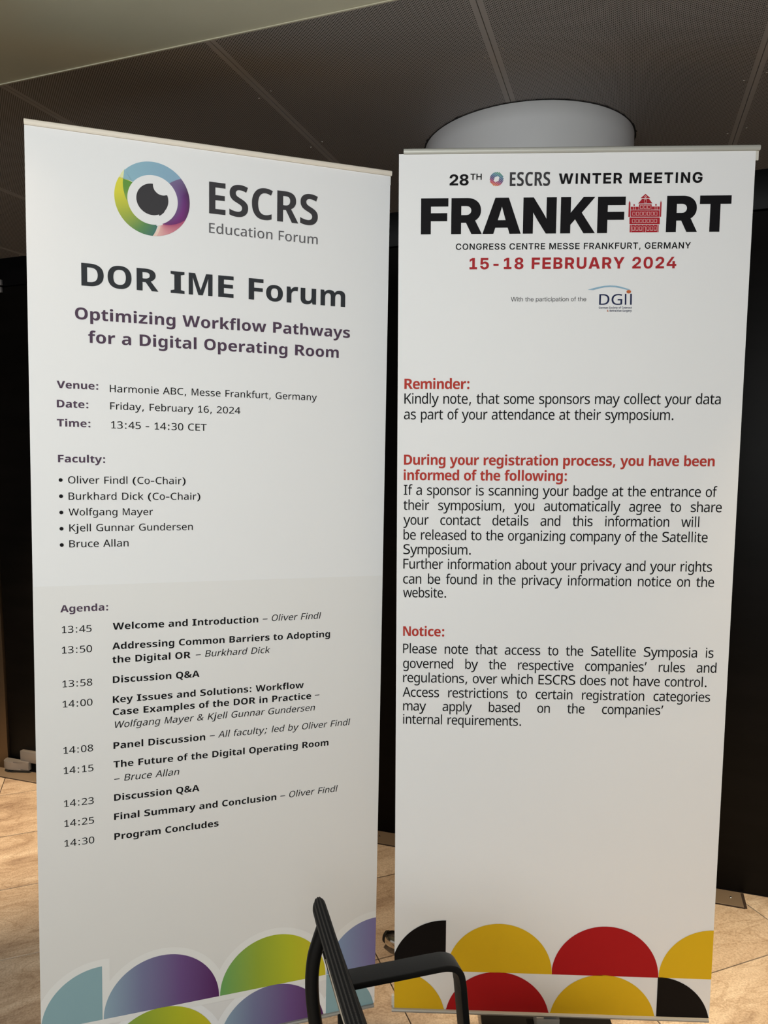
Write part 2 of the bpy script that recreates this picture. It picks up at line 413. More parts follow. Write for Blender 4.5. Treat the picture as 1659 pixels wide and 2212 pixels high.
# ------------------------------------------------------------------ setting: round column through the ceiling
cq = W(-0.3192, 2.3443, 0)
bm = bmesh.new()
add_lathe(bm, [(0.3135, 0), (0.3135, HC + 0.011)], (0, 0), 96)
column = bm_obj('column', bm, M['column'], None, True); column.location = cq
tag(column, 'thick round light grey column rising behind the right banner into the ceiling', 'column')
bm = bmesh.new(); random.seed(2); n = 180; R0 = 0.3137
ri = [bm.verts.new((R0 * math.cos(2 * PI * i / n), R0 * math.sin(2 * PI * i / n), HC - 0.0012)) for i in range(n)]
ro = []
for i in range(n):
    w = 0.0035 + 0.0025 * random.random() + (0.006 * random.random() if random.random() < 0.12 else 0)
    ro.append(bm.verts.new(((R0 + w) * math.cos(2 * PI * i / n), (R0 + w) * math.sin(2 * PI * i / n), HC - 0.0012)))
for i in range(n): bm.faces.new((ri[i], ri[(i + 1) % n], ro[(i + 1) % n], ro[i]))
bm_obj('ceiling_cutout', bm, M['void'], column)['label'] = 'ragged dark cut in the ceiling sheet round the column'

# ------------------------------------------------------------------ floor plates and door pivots
def plate(a0, a1, screws, label):
    r = empty('floor_plate', W((a0 + a1) / 2, WD - 0.047, 0), WYAW)
    w = (a1 - a0) / 2
    bm = bmesh.new(); add_box(bm, -w, w, -0.045, 0.045, 0.0002, 0.004, 0.001, 1); bm_obj('cover', bm, M['steel'], r, True)
    bm = bmesh.new(); add_box(bm, -w - 0.004, w + 0.004, -0.049, -0.0455, -0.001, 0.0028); add_box(bm, w + 0.0005, w + 0.010, -0.0455, 0.045, -0.001, 0.0022)
    bm_obj('rim', bm, M['grout'], r)
    for s in screws:
        bm = bmesh.new(); add_cyl(bm, (s - (a0 + a1) / 2, 0.004, 0.0035), (s - (a0 + a1) / 2, 0.004, 0.0052), 0.0045, 0.0035, 12)
        bm_obj('screw', bm, M['screw'], r)
    tag(r, label, 'floor plate', 'steel cover plates at the foot of the black doors')
    return r
plate(-3.055, -2.70, [-2.76], 'steel floor plate under the grey pivot at the far left of the black doors')
plate(-1.22, -0.872, [-0.958, -1.16], 'steel floor plate seen in the gap between the two banners')
plate(0.07, 0.415, [0.378, 0.12], 'steel floor plate to the right of the right banner')

d1 = bpy.data.objects['door_1']
def on_door(o, a, d, z): o.location = (a, d, z)
bm = bmesh.new(); add_box(bm, -0.03, 0.16, -0.008, 0.018, 0.056, 0.113, 0.003); on_door(bm_obj('pivot_shoe', bm, M['bracket'], d1, True), -2.86, WD - 0.012, 0)
bm = bmesh.new()
pts = [(-0.125, 0.0), (-0.122, -0.014), (-0.108, -0.026), (-0.085, -0.03), (-0.055, -0.026), (-0.02, -0.012), (0.03, -0.006), (0.03, 0.012), (-0.125, 0.012)]
add_prism(bm, pts, 2, 0.018, 0.062); bmesh.ops.bevel(bm, geom=bm.edges[:], offset=0.003, segments=2, affect='EDGES')
on_door(bm_obj('pivot_arm', bm, M['bracket'], d1, True), -2.86, WD - 0.020, 0)
bm = bmesh.new(); add_cyl(bm, (-0.085, -0.006, 0.003), (-0.085, -0.006, 0.02), 0.012, n=20); on_door(bm_obj('pivot_spindle', bm, M['rubber'], d1, True), -2.86, WD - 0.02, 0)
bm = bmesh.new(); add_box(bm, -0.04, 0.050, -0.006, 0.006, -0.030, -0.004, 0.002); on_door(bm_obj('hinge_plate', bm, M['bracket'], d1, True), -2.915, WD - 0.006, 2.41)
bm = bmesh.new(); add_box(bm, -0.04, 0.052, -0.006, 0.006, 0.004, 0.030, 0.002); on_door(bm_obj('hinge_plate', bm, M['bracket'], wall, True), -2.915, WD - 0.006, 2.41)

# ------------------------------------------------------------------ glyph outlines (unit em = 1000; ~ marks a quadratic control point)
GLYPHS = {
'c': '''
 	260	
&	651	275,724 ~356,724 402,681 ~447,638 447,562 ~447,503 416,458 ~385,413 332,375 442,245 ~457,270 468,303 ~478,336 484,375 620,375 ~609,313 586,252 ~563,191 529,144 654,0 486,0 436,61 ~410,39 382,23 ~354,7 320,-1 ~285,-10 239,-10 ~173,-10 127,15 ~81,41 57,86 ~33,131 33,191 ~33,236 48,272 ~62,308 91,338 ~120,368 161,393 ~141,419 126,445 ~111,471 103,500 ~95,529 95,563 ~95,636 143,680 ~191,724|229,313 ~208,298 195,281 ~182,264 175,244 ~168,224 168,198 ~168,157 192,130 ~215,103 255,103 ~290,103 315,116 ~341,129 361,151|272,628 ~249,628 233,611 ~218,595 218,562 ~218,534 230,507 ~242,480 264,454 ~296,477 311,505 ~326,533 326,565 ~326,596 312,612 ~297,628
C	548	347,609 ~308,609 279,590 ~250,572 230,538 ~210,505 200,458 ~189,412 189,355 ~189,276 208,220 ~226,164 263,135 ~299,106 352,106 ~391,106 427,116 ~462,127 497,142 497,24 ~461,7 421,-2 ~382,-10 334,-10 ~241,-10 177,34 ~114,78 82,160 ~49,243 49,356 ~49,437 68,504 ~88,571 125,620 ~162,670 217,697 ~271,724 342,724 ~389,724 434,713 ~479,702 521,680 479,569 ~449,586 416,598 ~384,609
E	479	432,0 75,0 75,714 432,714 432,600 210,600 210,428 417,428 417,314 210,314 210,115 432,115
G	641	337,398 581,398 581,30 ~529,10 471,0 ~412,-10 348,-10 ~252,-10 186,34 ~119,78 84,161 ~49,244 49,359 ~49,470 87,552 ~125,634 197,679 ~270,724 375,724 ~431,724 481,712 ~531,700 570,679 528,569 ~494,588 456,598 ~417,609 376,609 ~315,609 273,578 ~231,547 210,491 ~190,434 190,355 ~190,280 208,224 ~226,167 264,137 ~302,106 361,106 ~386,106 409,109 ~432,112 450,118 450,286 337,286
R	568	259,714 ~344,714 399,691 ~455,668 482,622 ~510,576 510,507 ~510,461 496,424 ~482,388 457,361 ~431,334 395,315 565,0 414,0 276,280 210,280 210,0 75,0 75,714|257,602 210,602 210,387 260,387 ~314,387 343,415 ~372,443 372,501 ~372,536 359,558 ~347,581 322,592 ~296,602
S	490	455,206 ~455,144 428,95 ~400,46 348,18 ~296,-10 222,-10 ~186,-10 154,-6 ~123,-2 95,7 ~66,15 39,29 39,160 ~81,136 129,123 ~177,109 220,109 ~253,109 275,120 ~297,131 308,150 ~319,169 319,193 ~319,219 309,237 ~298,256 272,274 ~246,291 200,314 ~151,338 116,365 ~82,392 63,431 ~45,469 45,526 ~44,588 72,632 ~99,676 149,700 ~199,724 266,724 ~319,724 365,712 ~411,699 450,680 410,565 ~373,585 337,595 ~301,606 267,606 ~238,606 219,597 ~200,587 190,570 ~180,554 180,532 ~180,505 191,487 ~202,468 228,451 ~255,434 302,411 ~352,386 386,358 ~420,330 438,293 ~455,257
a	516	272,555 ~361,555 407,507 ~453,458 453,363 453,0 358,0 335,74 332,74 ~313,45 292,27 ~271,8 243,-1 ~216,-10 179,-10 ~133,-10 100,12 ~68,33 51,72 ~34,110 34,160 ~34,244 88,288 ~141,331 245,336 322,339 322,361 ~322,410 304,432 ~285,454 249,454 ~220,454 187,443 ~155,433 120,415 83,509 ~122,531 169,543 ~217,555|274,253 ~217,250 192,228 ~167,206 167,164 ~167,127 184,109 ~200,91 229,91 ~270,91 296,122 ~323,152 323,207 323,255
c	443	269,-10 ~197,-10 146,20 ~96,50 69,112 ~42,174 42,270 ~42,361 70,424 ~97,488 149,522 ~201,555 275,555 ~317,555 353,546 ~389,537 418,520 380,417 ~355,430 330,438 ~305,445 279,445 ~246,445 223,425 ~199,406 187,367 ~175,328 175,270 ~175,214 187,176 ~199,138 223,119 ~246,100 280,100 ~314,100 345,110 ~377,120 406,139 406,29 ~378,10 344,0 ~310,-10
e	512	263,555 ~330,555 377,525 ~424,495 449,440 ~473,385 473,308 473,238 173,238 ~174,167 205,130 ~236,93 296,93 ~337,93 373,103 ~408,112 446,133 446,28 ~411,8 371,-1 ~332,-10 280,-10 ~204,-10 150,23 ~97,55 70,118 ~42,180 42,269 ~42,362 68,426 ~95,489 144,522 ~194,555|265,456 ~226,456 202,425 ~178,394 174,331 350,331 ~350,368 341,396 ~331,424 312,440 ~294,456
f	330	320,441 215,441 215,0 84,0 84,441 13,441 13,508 85,545 85,565 ~85,669 123,717 ~160,765 243,765 ~275,765 301,760 ~327,754 356,743 327,648 ~313,653 298,656 ~282,660 266,660 ~239,660 227,639 ~215,619 215,572 215,545 320,545
g	553	224,555 ~270,555 302,536 ~335,516 359,475 365,475 377,545 488,545 488,11 ~488,-70 462,-126 ~436,-182 381,-211 ~327,-240 241,-240 ~190,-240 148,-232 ~107,-223 70,-205 70,-90 ~111,-111 152,-121 ~192,-131 238,-131 ~295,-131 326,-103 ~357,-75 357,-15 357,-3 ~357,12 359,33 ~360,55 362,72 357,72 ~335,32 302,11 ~270,-10 221,-10 ~138,-10 90,63 ~42,136 42,270 ~42,407 91,481 ~140,555|263,446 ~234,446 215,426 ~195,406 185,367 ~175,327 175,268 ~175,182 198,140 ~220,98 265,98 ~290,98 308,108 ~326,117 338,136 ~350,154 355,183 ~361,212 361,251 361,276 ~361,335 351,372 ~341,410 320,428 ~298,446
i	262	196,545 196,0 66,0 66,545|132,758 ~165,758 184,741 ~203,724 203,686 ~203,650 184,633 ~164,615 132,615 ~99,615 79,633 ~60,650 60,686 ~60,724 79,741 ~98,758
m	838	615,555 ~695,555 735,507 ~775,460 775,358 775,0 644,0 644,324 ~644,387 627,415 ~610,444 575,444 ~525,444 505,402 ~485,360 485,278 485,0 355,0 355,325 ~355,366 347,392 ~340,419 325,431 ~310,444 286,444 ~251,444 231,423 ~212,402 204,361 ~196,321 196,262 196,0 65,0 65,545 167,545 184,475 190,475 ~203,501 224,519 ~244,536 271,546 ~298,555 331,555 ~385,555 418,533 ~451,512 467,474 474,474 ~497,514 532,535 ~568,555
n	559	332,555 ~410,555 453,507 ~496,458 496,359 496,0 366,0 366,325 ~366,384 349,414 ~332,444 293,444 ~238,444 217,401 ~196,357 196,263 196,0 65,0 65,545 167,545 183,474 190,474 ~205,500 226,518 ~247,537 274,546 ~301,555
o	542	500,274 ~500,211 486,159 ~472,108 443,70 ~415,32 371,11 ~328,-10 270,-10 ~216,-10 173,11 ~131,31 102,69 ~72,107 57,159 ~42,211 42,274 ~42,361 68,424 ~94,487 145,521 ~196,555 272,555 ~341,555 392,522 ~443,490 472,427 ~500,365|175,273 ~175,216 185,177 ~195,137 217,116 ~238,96 272,96 ~306,96 327,116 ~347,137 357,176 ~367,216 367,274 ~367,331 357,370 ~347,409 326,429 ~305,449 271,449 ~221,449 198,404 ~175,360
r	385	322,555 ~335,555 348,554 ~362,552 374,549 361,417 ~351,421 338,422 ~325,424 309,424 ~285,424 265,415 ~245,405 229,387 ~213,369 205,342 ~196,315 196,279 196,0 65,0 65,545 166,545 184,454 191,454 ~204,481 224,504 ~243,528 268,541 ~293,555
t	353	262,100 ~280,100 298,104 ~316,108 333,115 333,14 ~310,3 284,-3 ~257,-10 223,-10 ~177,-10 144,7 ~112,25 94,63 ~77,101 77,163 77,441 16,441 16,505 86,544 122,661 208,661 208,545 326,545 326,441 208,441 208,170 ~208,135 222,117 ~235,100
u	559	494,545 494,0 392,0 376,70 369,70 ~355,43 333,25 ~312,7 285,-1 ~259,-10 228,-10 ~175,-10 138,13 ~101,35 82,80 ~63,124 63,190 63,545 194,545 194,224 ~194,163 211,132 ~227,101 264,101 ~303,101 325,121 ~347,141 355,180 ~363,219 363,274 363,545
v	488	174,0 2,545 138,545 219,240 ~223,223 228,204 ~232,186 236,167 ~239,148 241,130 245,130 ~246,144 249,161 ~252,179 257,197 ~262,216 266,233 350,545 487,545 314,0
y	489	2,545 139,545 222,257 ~226,239 231,221 ~235,204 239,186 ~242,168 244,152 248,152 ~251,175 258,201 ~264,227 272,256 351,545 487,545 297,-56 ~278,-118 251,-159 ~225,-200 188,-220 ~151,-240 99,-240 ~80,-240 63,-238 ~47,-236 32,-232 32,-122 ~43,-125 55,-127 ~68,-129 80,-129 ~105,-129 121,-119 ~138,-109 149,-88 ~161,-66 172,-33 184,5
''',
'cr': '''
 	260	
E	503	449,0 87,0 87,714 449,714 449,630 184,630 184,414 433,414 433,331 184,331 184,85 449,85
F	473	183,0 87,0 87,714 449,714 449,630 183,630 183,385 432,385 432,301 183,301
a	516	266,547 ~357,547 400,502 ~443,457 443,364 443,0 374,0 357,75 354,75 ~334,46 311,27 ~289,8 261,-1 ~232,-10 193,-10 ~147,-10 113,9 ~78,28 60,65 ~41,101 41,151 ~41,232 98,276 ~155,319 269,323 350,326 350,357 ~350,420 326,446 ~302,472 256,472 ~221,472 188,461 ~154,450 122,434 93,503 ~128,523 172,535 ~217,547|284,259 ~204,256 171,229 ~138,202 138,152 ~138,107 160,86 ~183,65 221,65 ~277,65 313,102 ~350,140 350,212 350,262
c	439	274,-10 ~206,-10 156,20 ~105,49 77,110 ~50,172 50,266 ~50,361 78,423 ~107,486 159,517 ~210,548 279,548 ~318,548 353,540 ~387,532 411,519 382,442 ~359,452 332,459 ~305,466 281,466 ~235,466 206,444 ~176,421 161,377 ~146,333 146,267 ~146,203 161,159 ~176,115 205,93 ~235,71 278,71 ~314,71 345,79 ~375,88 402,101 402,20 ~377,6 345,-2 ~313,-10
d	565	246,-10 ~155,-10 102,60 ~49,131 49,268 ~49,405 102,476 ~156,548 246,548 ~282,548 309,538 ~337,528 358,510 ~380,492 394,469 400,469 ~398,486 397,510 ~395,533 395,550 395,760 489,760 489,0 413,0 399,70 395,70 ~379,46 358,28 ~338,10 310,0 ~282,-10|267,68 ~336,68 366,113 ~396,158 396,249 396,270 ~396,368 367,418 ~339,468 265,468 ~206,468 176,415 ~146,362 146,267 ~146,171 176,120 ~206,68
i	247	171,538 171,0 76,0 76,538|125,741 ~148,741 163,727 ~178,712 178,682 ~178,653 163,638 ~148,623 125,623 ~101,623 85,638 ~70,653 70,682 ~70,713 85,727 ~100,741
m	853	617,548 ~699,548 740,501 ~780,455 780,354 780,0 686,0 686,341 ~686,406 664,437 ~642,468 595,468 ~530,468 502,423 ~475,379 475,293 475,0 382,0 382,342 ~382,385 371,413 ~361,441 341,455 ~321,468 290,468 ~244,468 218,445 ~192,422 181,379 ~170,336 170,276 170,0 76,0 76,538 151,538 164,465 169,465 ~184,493 206,511 ~227,529 255,539 ~282,548 313,548 ~370,548 406,525 ~442,503 458,460 464,460 ~488,505 528,526 ~568,548
n	566	321,548 ~405,548 449,502 ~493,455 493,355 493,0 400,0 400,341 ~400,405 376,436 ~353,468 302,468 ~228,468 199,420 ~170,372 170,275 170,0 76,0 76,538 151,538 164,465 169,465 ~185,493 208,511 ~232,529 261,539 ~289,548
o	553	504,270 ~504,204 489,153 ~473,101 444,65 ~415,28 372,9 ~329,-10 275,-10 ~224,-10 182,9 ~141,28 111,65 ~81,101 65,153 ~49,204 49,270 ~49,359 76,421 ~103,482 154,515 ~205,548 278,548 ~346,548 397,516 ~447,483 476,422 ~504,360|146,270 ~146,207 160,161 ~174,116 203,92 ~232,68 277,68 ~322,68 351,92 ~380,116 394,161 ~408,206 408,270 ~408,334 393,378 ~379,422 351,446 ~322,469 276,469 ~208,469 177,417 ~146,366
r	380	311,548 ~324,548 340,546 ~355,545 368,542 356,451 ~344,454 331,456 ~317,458 303,458 ~277,458 253,445 ~229,433 210,410 ~191,387 181,355 ~171,323 171,283 171,0 76,0 76,538 151,538 163,443 168,443 ~183,473 204,496 ~225,520 252,534 ~279,548
t	334	247,69 ~264,69 283,72 ~301,76 314,80 314,7 ~298,0 274,-5 ~250,-10 224,-10 ~183,-10 152,5 ~120,21 101,56 ~83,91 83,151 83,463 17,463 17,510 86,542 118,659 177,659 177,538 309,538 309,463 177,463 177,156 ~177,112 195,90 ~214,69
u	566	490,538 490,0 414,0 402,71 397,71 ~382,44 358,26 ~334,8 306,-1 ~277,-10 245,-10 ~188,-10 149,12 ~110,34 91,77 ~72,121 72,186 72,538 167,538 167,200 ~167,134 190,102 ~214,70 263,70 ~314,70 343,91 ~372,113 384,155 ~396,197 396,259 396,538
''',
'b': '''
 	342	
&	862	357,724 ~460,724 520,681 ~581,637 581,560 ~581,498 538,453 ~496,408 431,373 580,244 ~603,272 620,308 ~636,344 646,384 819,384 ~801,314 769,252 ~737,190 695,147 865,0 645,0 574,63 ~543,42 509,26 ~475,9 431,0 ~386,-10 321,-10 ~235,-10 173,16 ~112,42 79,88 ~47,134 47,193 ~47,239 65,276 ~84,312 119,342 ~155,371 204,395 ~182,418 163,443 ~145,468 134,497 ~123,526 123,559 ~123,633 184,679 ~244,724|298,309 ~273,295 256,279 ~239,263 230,245 ~221,226 221,203 ~221,163 252,138 ~283,113 335,113 ~382,113 416,126 ~450,139 471,155|354,619 ~322,619 300,604 ~277,588 277,556 ~277,529 295,505 ~312,482 339,457 ~384,480 405,506 ~426,531 426,560 ~426,589 406,604 ~386,619
:	402	108,70 ~108,117 135,135 ~163,154 202,154 ~240,154 267,135 ~294,117 294,70 ~294,27 267,7 ~240,-13 202,-13 ~163,-13 135,7 ~108,27|108,473 ~108,519 135,537 ~163,556 202,556 ~240,556 267,537 ~294,519 294,473 ~294,428 267,409 ~240,389 202,389 ~163,389 135,409 ~108,428
A	776	591,0 529,168 247,168 185,0 0,0 282,717 493,717 776,0|434,451 ~429,466 420,496 ~411,526 402,557 ~393,589 388,609 ~383,586 374,556 ~366,526 358,498 ~350,470 344,451 287,296 490,296
B	762	363,714 ~531,714 608,671 ~685,627 685,536 ~685,491 666,459 ~647,426 616,406 ~584,386 545,379 545,374 ~586,367 622,349 ~659,331 682,297 ~705,263 705,207 ~705,142 669,95 ~632,49 565,24 ~497,0 404,0 97,0 97,714|372,428 ~447,428 476,452 ~505,476 505,515 ~505,556 471,576 ~437,595 363,595 273,595 273,428|273,313 273,121 384,121 ~462,121 492,148 ~523,176 523,219 ~523,246 510,267 ~496,288 465,301 ~433,313 379,313
C	724	449,597 ~400,597 362,580 ~323,564 296,533 ~269,501 254,456 ~240,412 240,355 ~240,280 264,227 ~287,173 335,145 ~383,117 456,117 ~509,117 558,128 ~607,139 656,156 656,26 ~606,7 553,-1 ~500,-10 436,-10 ~308,-10 225,36 ~142,81 102,164 ~62,247 62,356 ~62,437 87,504 ~113,572 162,621 ~211,670 284,697 ~356,724 451,724 ~511,724 572,712 ~634,701 689,677 633,555 ~591,572 546,585 ~501,597
D	830	768,369 ~768,246 716,164 ~664,82 569,41 ~475,0 344,0 96,0 96,714 364,714 ~491,714 582,674 ~672,635 720,558 ~768,481|588,363 ~588,440 562,490 ~536,540 485,564 ~434,589 360,589 269,589 269,126 342,126 ~467,126 527,185 ~588,244
E	684	618,0 105,0 105,714 618,714 618,589 294,589 294,433 597,433 597,308 294,308 294,127 618,127
F	650	289,0 104,0 104,714 610,714 610,589 289,589 289,407 587,407 587,282 289,282
I	546	496,0 50,0 50,87 168,116 168,599 50,627 50,714 496,714 496,627 377,599 377,116 496,87
K	771	771,0 568,0 352,300 278,254 278,0 99,0 99,714 278,714 278,388 ~300,415 326,443 ~351,470 376,496 571,714 769,714 480,398
M	948	399,0 218,558 214,558 ~216,538 218,505 ~219,472 221,434 ~223,395 223,358 223,0 85,0 85,714 295,714 472,177 476,177 654,714 863,714 863,0 720,0 720,362 ~720,397 721,433 ~722,470 724,503 ~726,536 727,557 723,557 541,0
O	850	790,358 ~790,275 769,208 ~747,140 702,91 ~657,42 588,16 ~519,-10 425,-10 ~331,-10 262,16 ~193,42 148,91 ~103,140 81,208 ~59,275 59,359 ~59,470 98,552 ~138,634 219,680 ~300,725 426,725 ~551,725 632,680 ~712,634 751,552 ~790,469|232,358 ~232,284 252,230 ~272,176 315,148 ~358,119 425,119 ~494,119 536,148 ~578,176 598,230 ~617,284 617,358 ~617,470 573,534 ~529,598 426,598 ~358,598 315,569 ~272,540 252,486 ~232,433
P	733	365,714 ~527,714 605,657 ~683,599 683,494 ~683,447 666,404 ~649,361 612,327 ~574,292 511,273 ~448,253 357,253 280,253 280,0 100,0 100,714|358,589 280,589 280,379 341,379 ~390,379 426,390 ~462,400 482,425 ~501,449 501,489 ~501,537 467,563 ~432,589
Q	850	790,358 ~790,279 770,213 ~750,146 708,98 ~667,49 602,22 788,-170 577,-170 440,-10 ~437,-10 432,-10 ~428,-10 425,-10 ~331,-10 262,16 ~193,42 148,91 ~103,140 81,208 ~59,275 59,359 ~59,470 98,552 ~138,634 219,680 ~300,725 426,725 ~551,725 632,680 ~712,634 751,552 ~790,469|232,358 ~232,284 252,230 ~272,176 315,148 ~358,119 425,119 ~494,119 536,148 ~578,176 598,230 ~617,284 617,358 ~617,470 573,534 ~529,598 426,598 ~358,598 315,569 ~272,540 252,486 ~232,433
R	782	363,714 ~475,714 549,691 ~623,667 659,621 ~696,575 696,506 ~696,458 676,421 ~655,384 621,358 ~586,332 541,315 784,0 576,0 385,274 284,274 284,0 101,0 101,714|359,595 284,595 284,392 360,392 ~432,392 471,417 ~511,442 511,499 ~511,531 495,552 ~479,573 445,584 ~412,595
S	710	662,207 ~662,147 624,97 ~587,48 511,19 ~436,-10 323,-10 ~266,-10 220,-6 ~174,-1 135,8 ~96,17 59,31 59,169 ~121,145 192,131 ~263,116 328,116 ~376,116 408,126 ~439,136 455,153 ~470,171 470,193 ~470,219 453,236 ~436,253 396,270 ~357,286 289,308 ~219,332 169,360 ~119,387 93,427 ~67,467 67,526 ~67,590 107,634 ~147,678 219,701 ~290,724 384,724 ~467,724 534,710 ~601,697 654,677 595,556 ~542,575 486,587 ~431,599 379,599 ~338,599 311,591 ~284,582 271,566 ~258,551 258,531 ~258,506 275,489 ~292,472 332,455 ~372,438 441,415 ~512,392 561,365 ~610,337 636,300 ~662,263
T	682	431,0 251,0 251,587 23,587 23,714 659,714 659,587 431,587
V	764	764,714 483,0 281,0 0,714 196,714 338,315 ~347,291 355,261 ~364,231 372,202 ~379,173 382,151 ~386,173 393,202 ~399,231 408,260 ~416,290 425,314 568,714
W	1128	1112,714 907,0 709,0 601,372 ~597,386 591,407 ~586,429 580,453 ~574,477 570,499 ~565,520 563,534 ~562,520 557,499 ~553,477 548,453 ~542,429 536,407 ~531,386 526,371 419,0 221,0 16,714 186,714 289,326 ~293,309 299,285 ~305,261 310,236 ~316,210 321,186 ~326,162 328,144 ~333,170 339,202 ~345,234 352,267 ~360,300 368,330 ~376,359 382,381 481,714 646,714 746,380 ~752,358 760,328 ~768,298 776,265 ~783,232 790,200 ~796,168 800,144 ~803,169 810,202 ~817,236 825,269 ~833,302 839,325 942,714
a	668	354,556 ~468,556 529,507 ~589,459 589,364 589,0 472,0 439,74 434,74 ~409,45 382,26 ~354,7 319,-1 ~283,-10 232,-10 ~179,-10 136,9 ~94,27 69,65 ~45,103 45,161 ~45,247 114,290 ~183,333 320,338 422,341 422,358 ~422,407 397,426 ~372,446 328,446 ~287,446 243,434 ~200,422 157,405 108,508 ~156,530 218,543 ~280,556|358,250 ~279,248 247,227 ~216,206 216,168 ~216,133 238,116 ~260,100 296,100 ~350,100 386,128 ~422,156 422,208 422,253
c	588	355,-10 ~265,-10 197,20 ~129,49 91,111 ~54,174 54,270 ~54,371 95,434 ~136,497 207,526 ~277,556 368,556 ~421,556 470,546 ~519,536 556,519 505,405 ~471,418 436,426 ~402,435 367,435 ~323,435 292,417 ~261,399 245,362 ~229,326 229,271 ~229,217 245,182 ~262,147 292,130 ~322,112 365,112 ~413,112 457,124 ~501,135 539,154 539,31 ~503,12 459,1 ~415,-10
d	699	279,-10 ~179,-10 115,62 ~52,133 52,272 ~52,413 116,485 ~181,556 284,556 ~327,556 359,546 ~391,535 414,517 ~438,499 454,476 459,476 ~456,494 453,527 ~450,559 450,586 450,760 618,760 618,0 490,0 457,71 450,71 ~435,48 411,30 ~388,12 355,1 ~323,-10|338,111 ~406,111 433,146 ~461,182 462,255 462,271 ~462,350 435,392 ~408,434 336,434 ~283,434 252,392 ~222,350 222,270 ~222,190 252,150 ~283,111
e	664	340,556 ~425,556 487,528 ~548,499 581,443 ~613,388 613,308 613,235 223,235 ~225,173 265,138 ~305,102 379,102 ~437,102 483,112 ~529,122 579,142 579,29 ~534,9 484,-1 ~434,-10 362,-10 ~272,-10 202,20 ~132,50 92,113 ~52,175 52,269 ~52,365 89,428 ~125,492 190,524 ~255,556|345,449 ~294,449 263,420 ~232,392 226,336 456,336 ~456,369 444,394 ~431,419 407,434 ~382,449
f	422	411,433 275,433 275,0 110,0 110,433 21,433 21,506 113,546 113,564 ~113,670 162,717 ~211,765 312,765 ~355,765 389,759 ~424,753 457,742 420,640 ~404,644 383,648 ~363,652 340,652 ~307,652 291,632 ~275,612 275,569 275,546 411,546
g	699	283,556 ~345,556 387,535 ~429,513 457,477 462,477 476,546 618,546 618,-4 ~618,-81 585,-134 ~552,-186 485,-213 ~418,-240 315,-240 ~245,-240 190,-232 ~134,-225 86,-207 86,-79 ~137,-99 189,-110 ~241,-121 310,-121 ~379,-121 415,-92 ~452,-63 452,-12 452,3 ~452,15 453,35 ~454,55 457,70 451,70 ~426,34 385,12 ~343,-10 281,-10 ~177,-10 114,63 ~52,136 52,272 ~52,408 115,482 ~178,556|336,437 ~299,437 274,418 ~248,399 235,362 ~222,325 222,270 ~222,188 251,148 ~281,108 339,108 ~372,108 396,117 ~419,126 434,143 ~448,161 455,188 ~462,215 462,252 462,274 ~462,329 450,365 ~438,401 410,419 ~383,437
h	712	246,607 ~246,563 243,529 ~241,496 238,476 247,476 ~266,505 292,522 ~319,539 351,548 ~383,556 420,556 ~485,556 533,535 ~581,514 608,470 ~635,427 635,356 635,0 469,0 469,318 ~469,377 446,406 ~423,436 374,436 ~325,436 298,415 ~270,394 258,354 ~246,314 246,256 246,0 80,0 80,760 246,760
i	342	257,546 257,0 85,0 85,546|172,761 ~209,761 237,745 ~266,730 266,687 ~266,646 237,630 ~209,614 172,614 ~133,614 105,630 ~78,646 78,687 ~78,730 105,745 ~133,761
k	671	247,423 ~247,396 244,361 ~241,326 238,297 242,297 ~250,308 262,323 ~274,338 286,354 ~299,370 309,381 466,546 653,546 431,314 667,0 475,0 315,218 247,169 247,0 81,0 81,760 247,760
l	342	257,0 84,0 84,760 257,760
m	1058	776,556 ~877,556 929,509 ~981,462 981,356 981,0 818,0 818,318 ~818,381 796,409 ~773,436 728,436 ~664,436 638,394 ~612,351 612,273 612,0 449,0 449,318 ~449,359 439,385 ~429,411 410,424 ~390,436 360,436 ~315,436 290,415 ~264,394 254,354 ~243,314 243,256 243,0 80,0 80,546 205,546 229,476 235,476 ~252,501 277,519 ~303,537 337,547 ~371,556 411,556 ~478,556 522,535 ~566,514 590,474 596,474 ~625,515 672,536 ~719,556
n	712	422,556 ~521,556 578,509 ~635,462 635,356 635,0 470,0 470,318 ~470,377 447,406 ~424,436 374,436 ~300,436 273,390 ~246,343 246,256 246,0 80,0 80,546 207,546 230,473 237,473 ~257,500 284,519 ~312,537 347,547 ~382,556
o	687	635,274 ~635,206 615,153 ~594,100 556,64 ~518,28 464,9 ~410,-10 342,-10 ~279,-10 226,9 ~172,28 134,64 ~95,100 73,153 ~52,206 52,274 ~52,365 87,428 ~122,491 188,524 ~254,556 345,556 ~430,556 495,524 ~560,491 598,428 ~635,365|221,274 ~221,221 233,183 ~246,145 273,125 ~301,105 344,105 ~387,105 414,125 ~441,145 453,183 ~466,221 466,274 ~466,328 453,365 ~440,402 414,422 ~387,441 343,441 ~279,441 250,398 ~221,355
p	699	419,556 ~524,556 585,485 ~646,413 646,274 ~646,182 617,118 ~587,54 535,22 ~483,-10 415,-10 ~371,-10 339,0 ~307,11 285,26 ~263,42 248,59 241,59 ~244,41 246,18 ~248,-6 248,-31 248,-240 81,-240 81,546 217,546 240,475 248,475 ~264,498 287,516 ~310,534 343,545 ~375,556|364,436 ~322,436 297,420 ~272,404 260,372 ~249,340 248,291 248,275 ~248,223 258,186 ~269,150 295,131 ~321,112 365,112 ~403,112 427,131 ~452,150 464,186 ~476,223 476,276 ~476,357 448,396 ~420,436
r	497	416,556 ~434,556 453,555 ~472,553 483,550 467,409 ~454,411 438,413 ~421,415 398,415 ~372,415 346,408 ~320,401 298,385 ~276,369 262,343 ~249,317 249,277 249,0 82,0 82,546 209,546 234,454 242,454 ~259,483 286,506 ~313,529 346,543 ~379,556
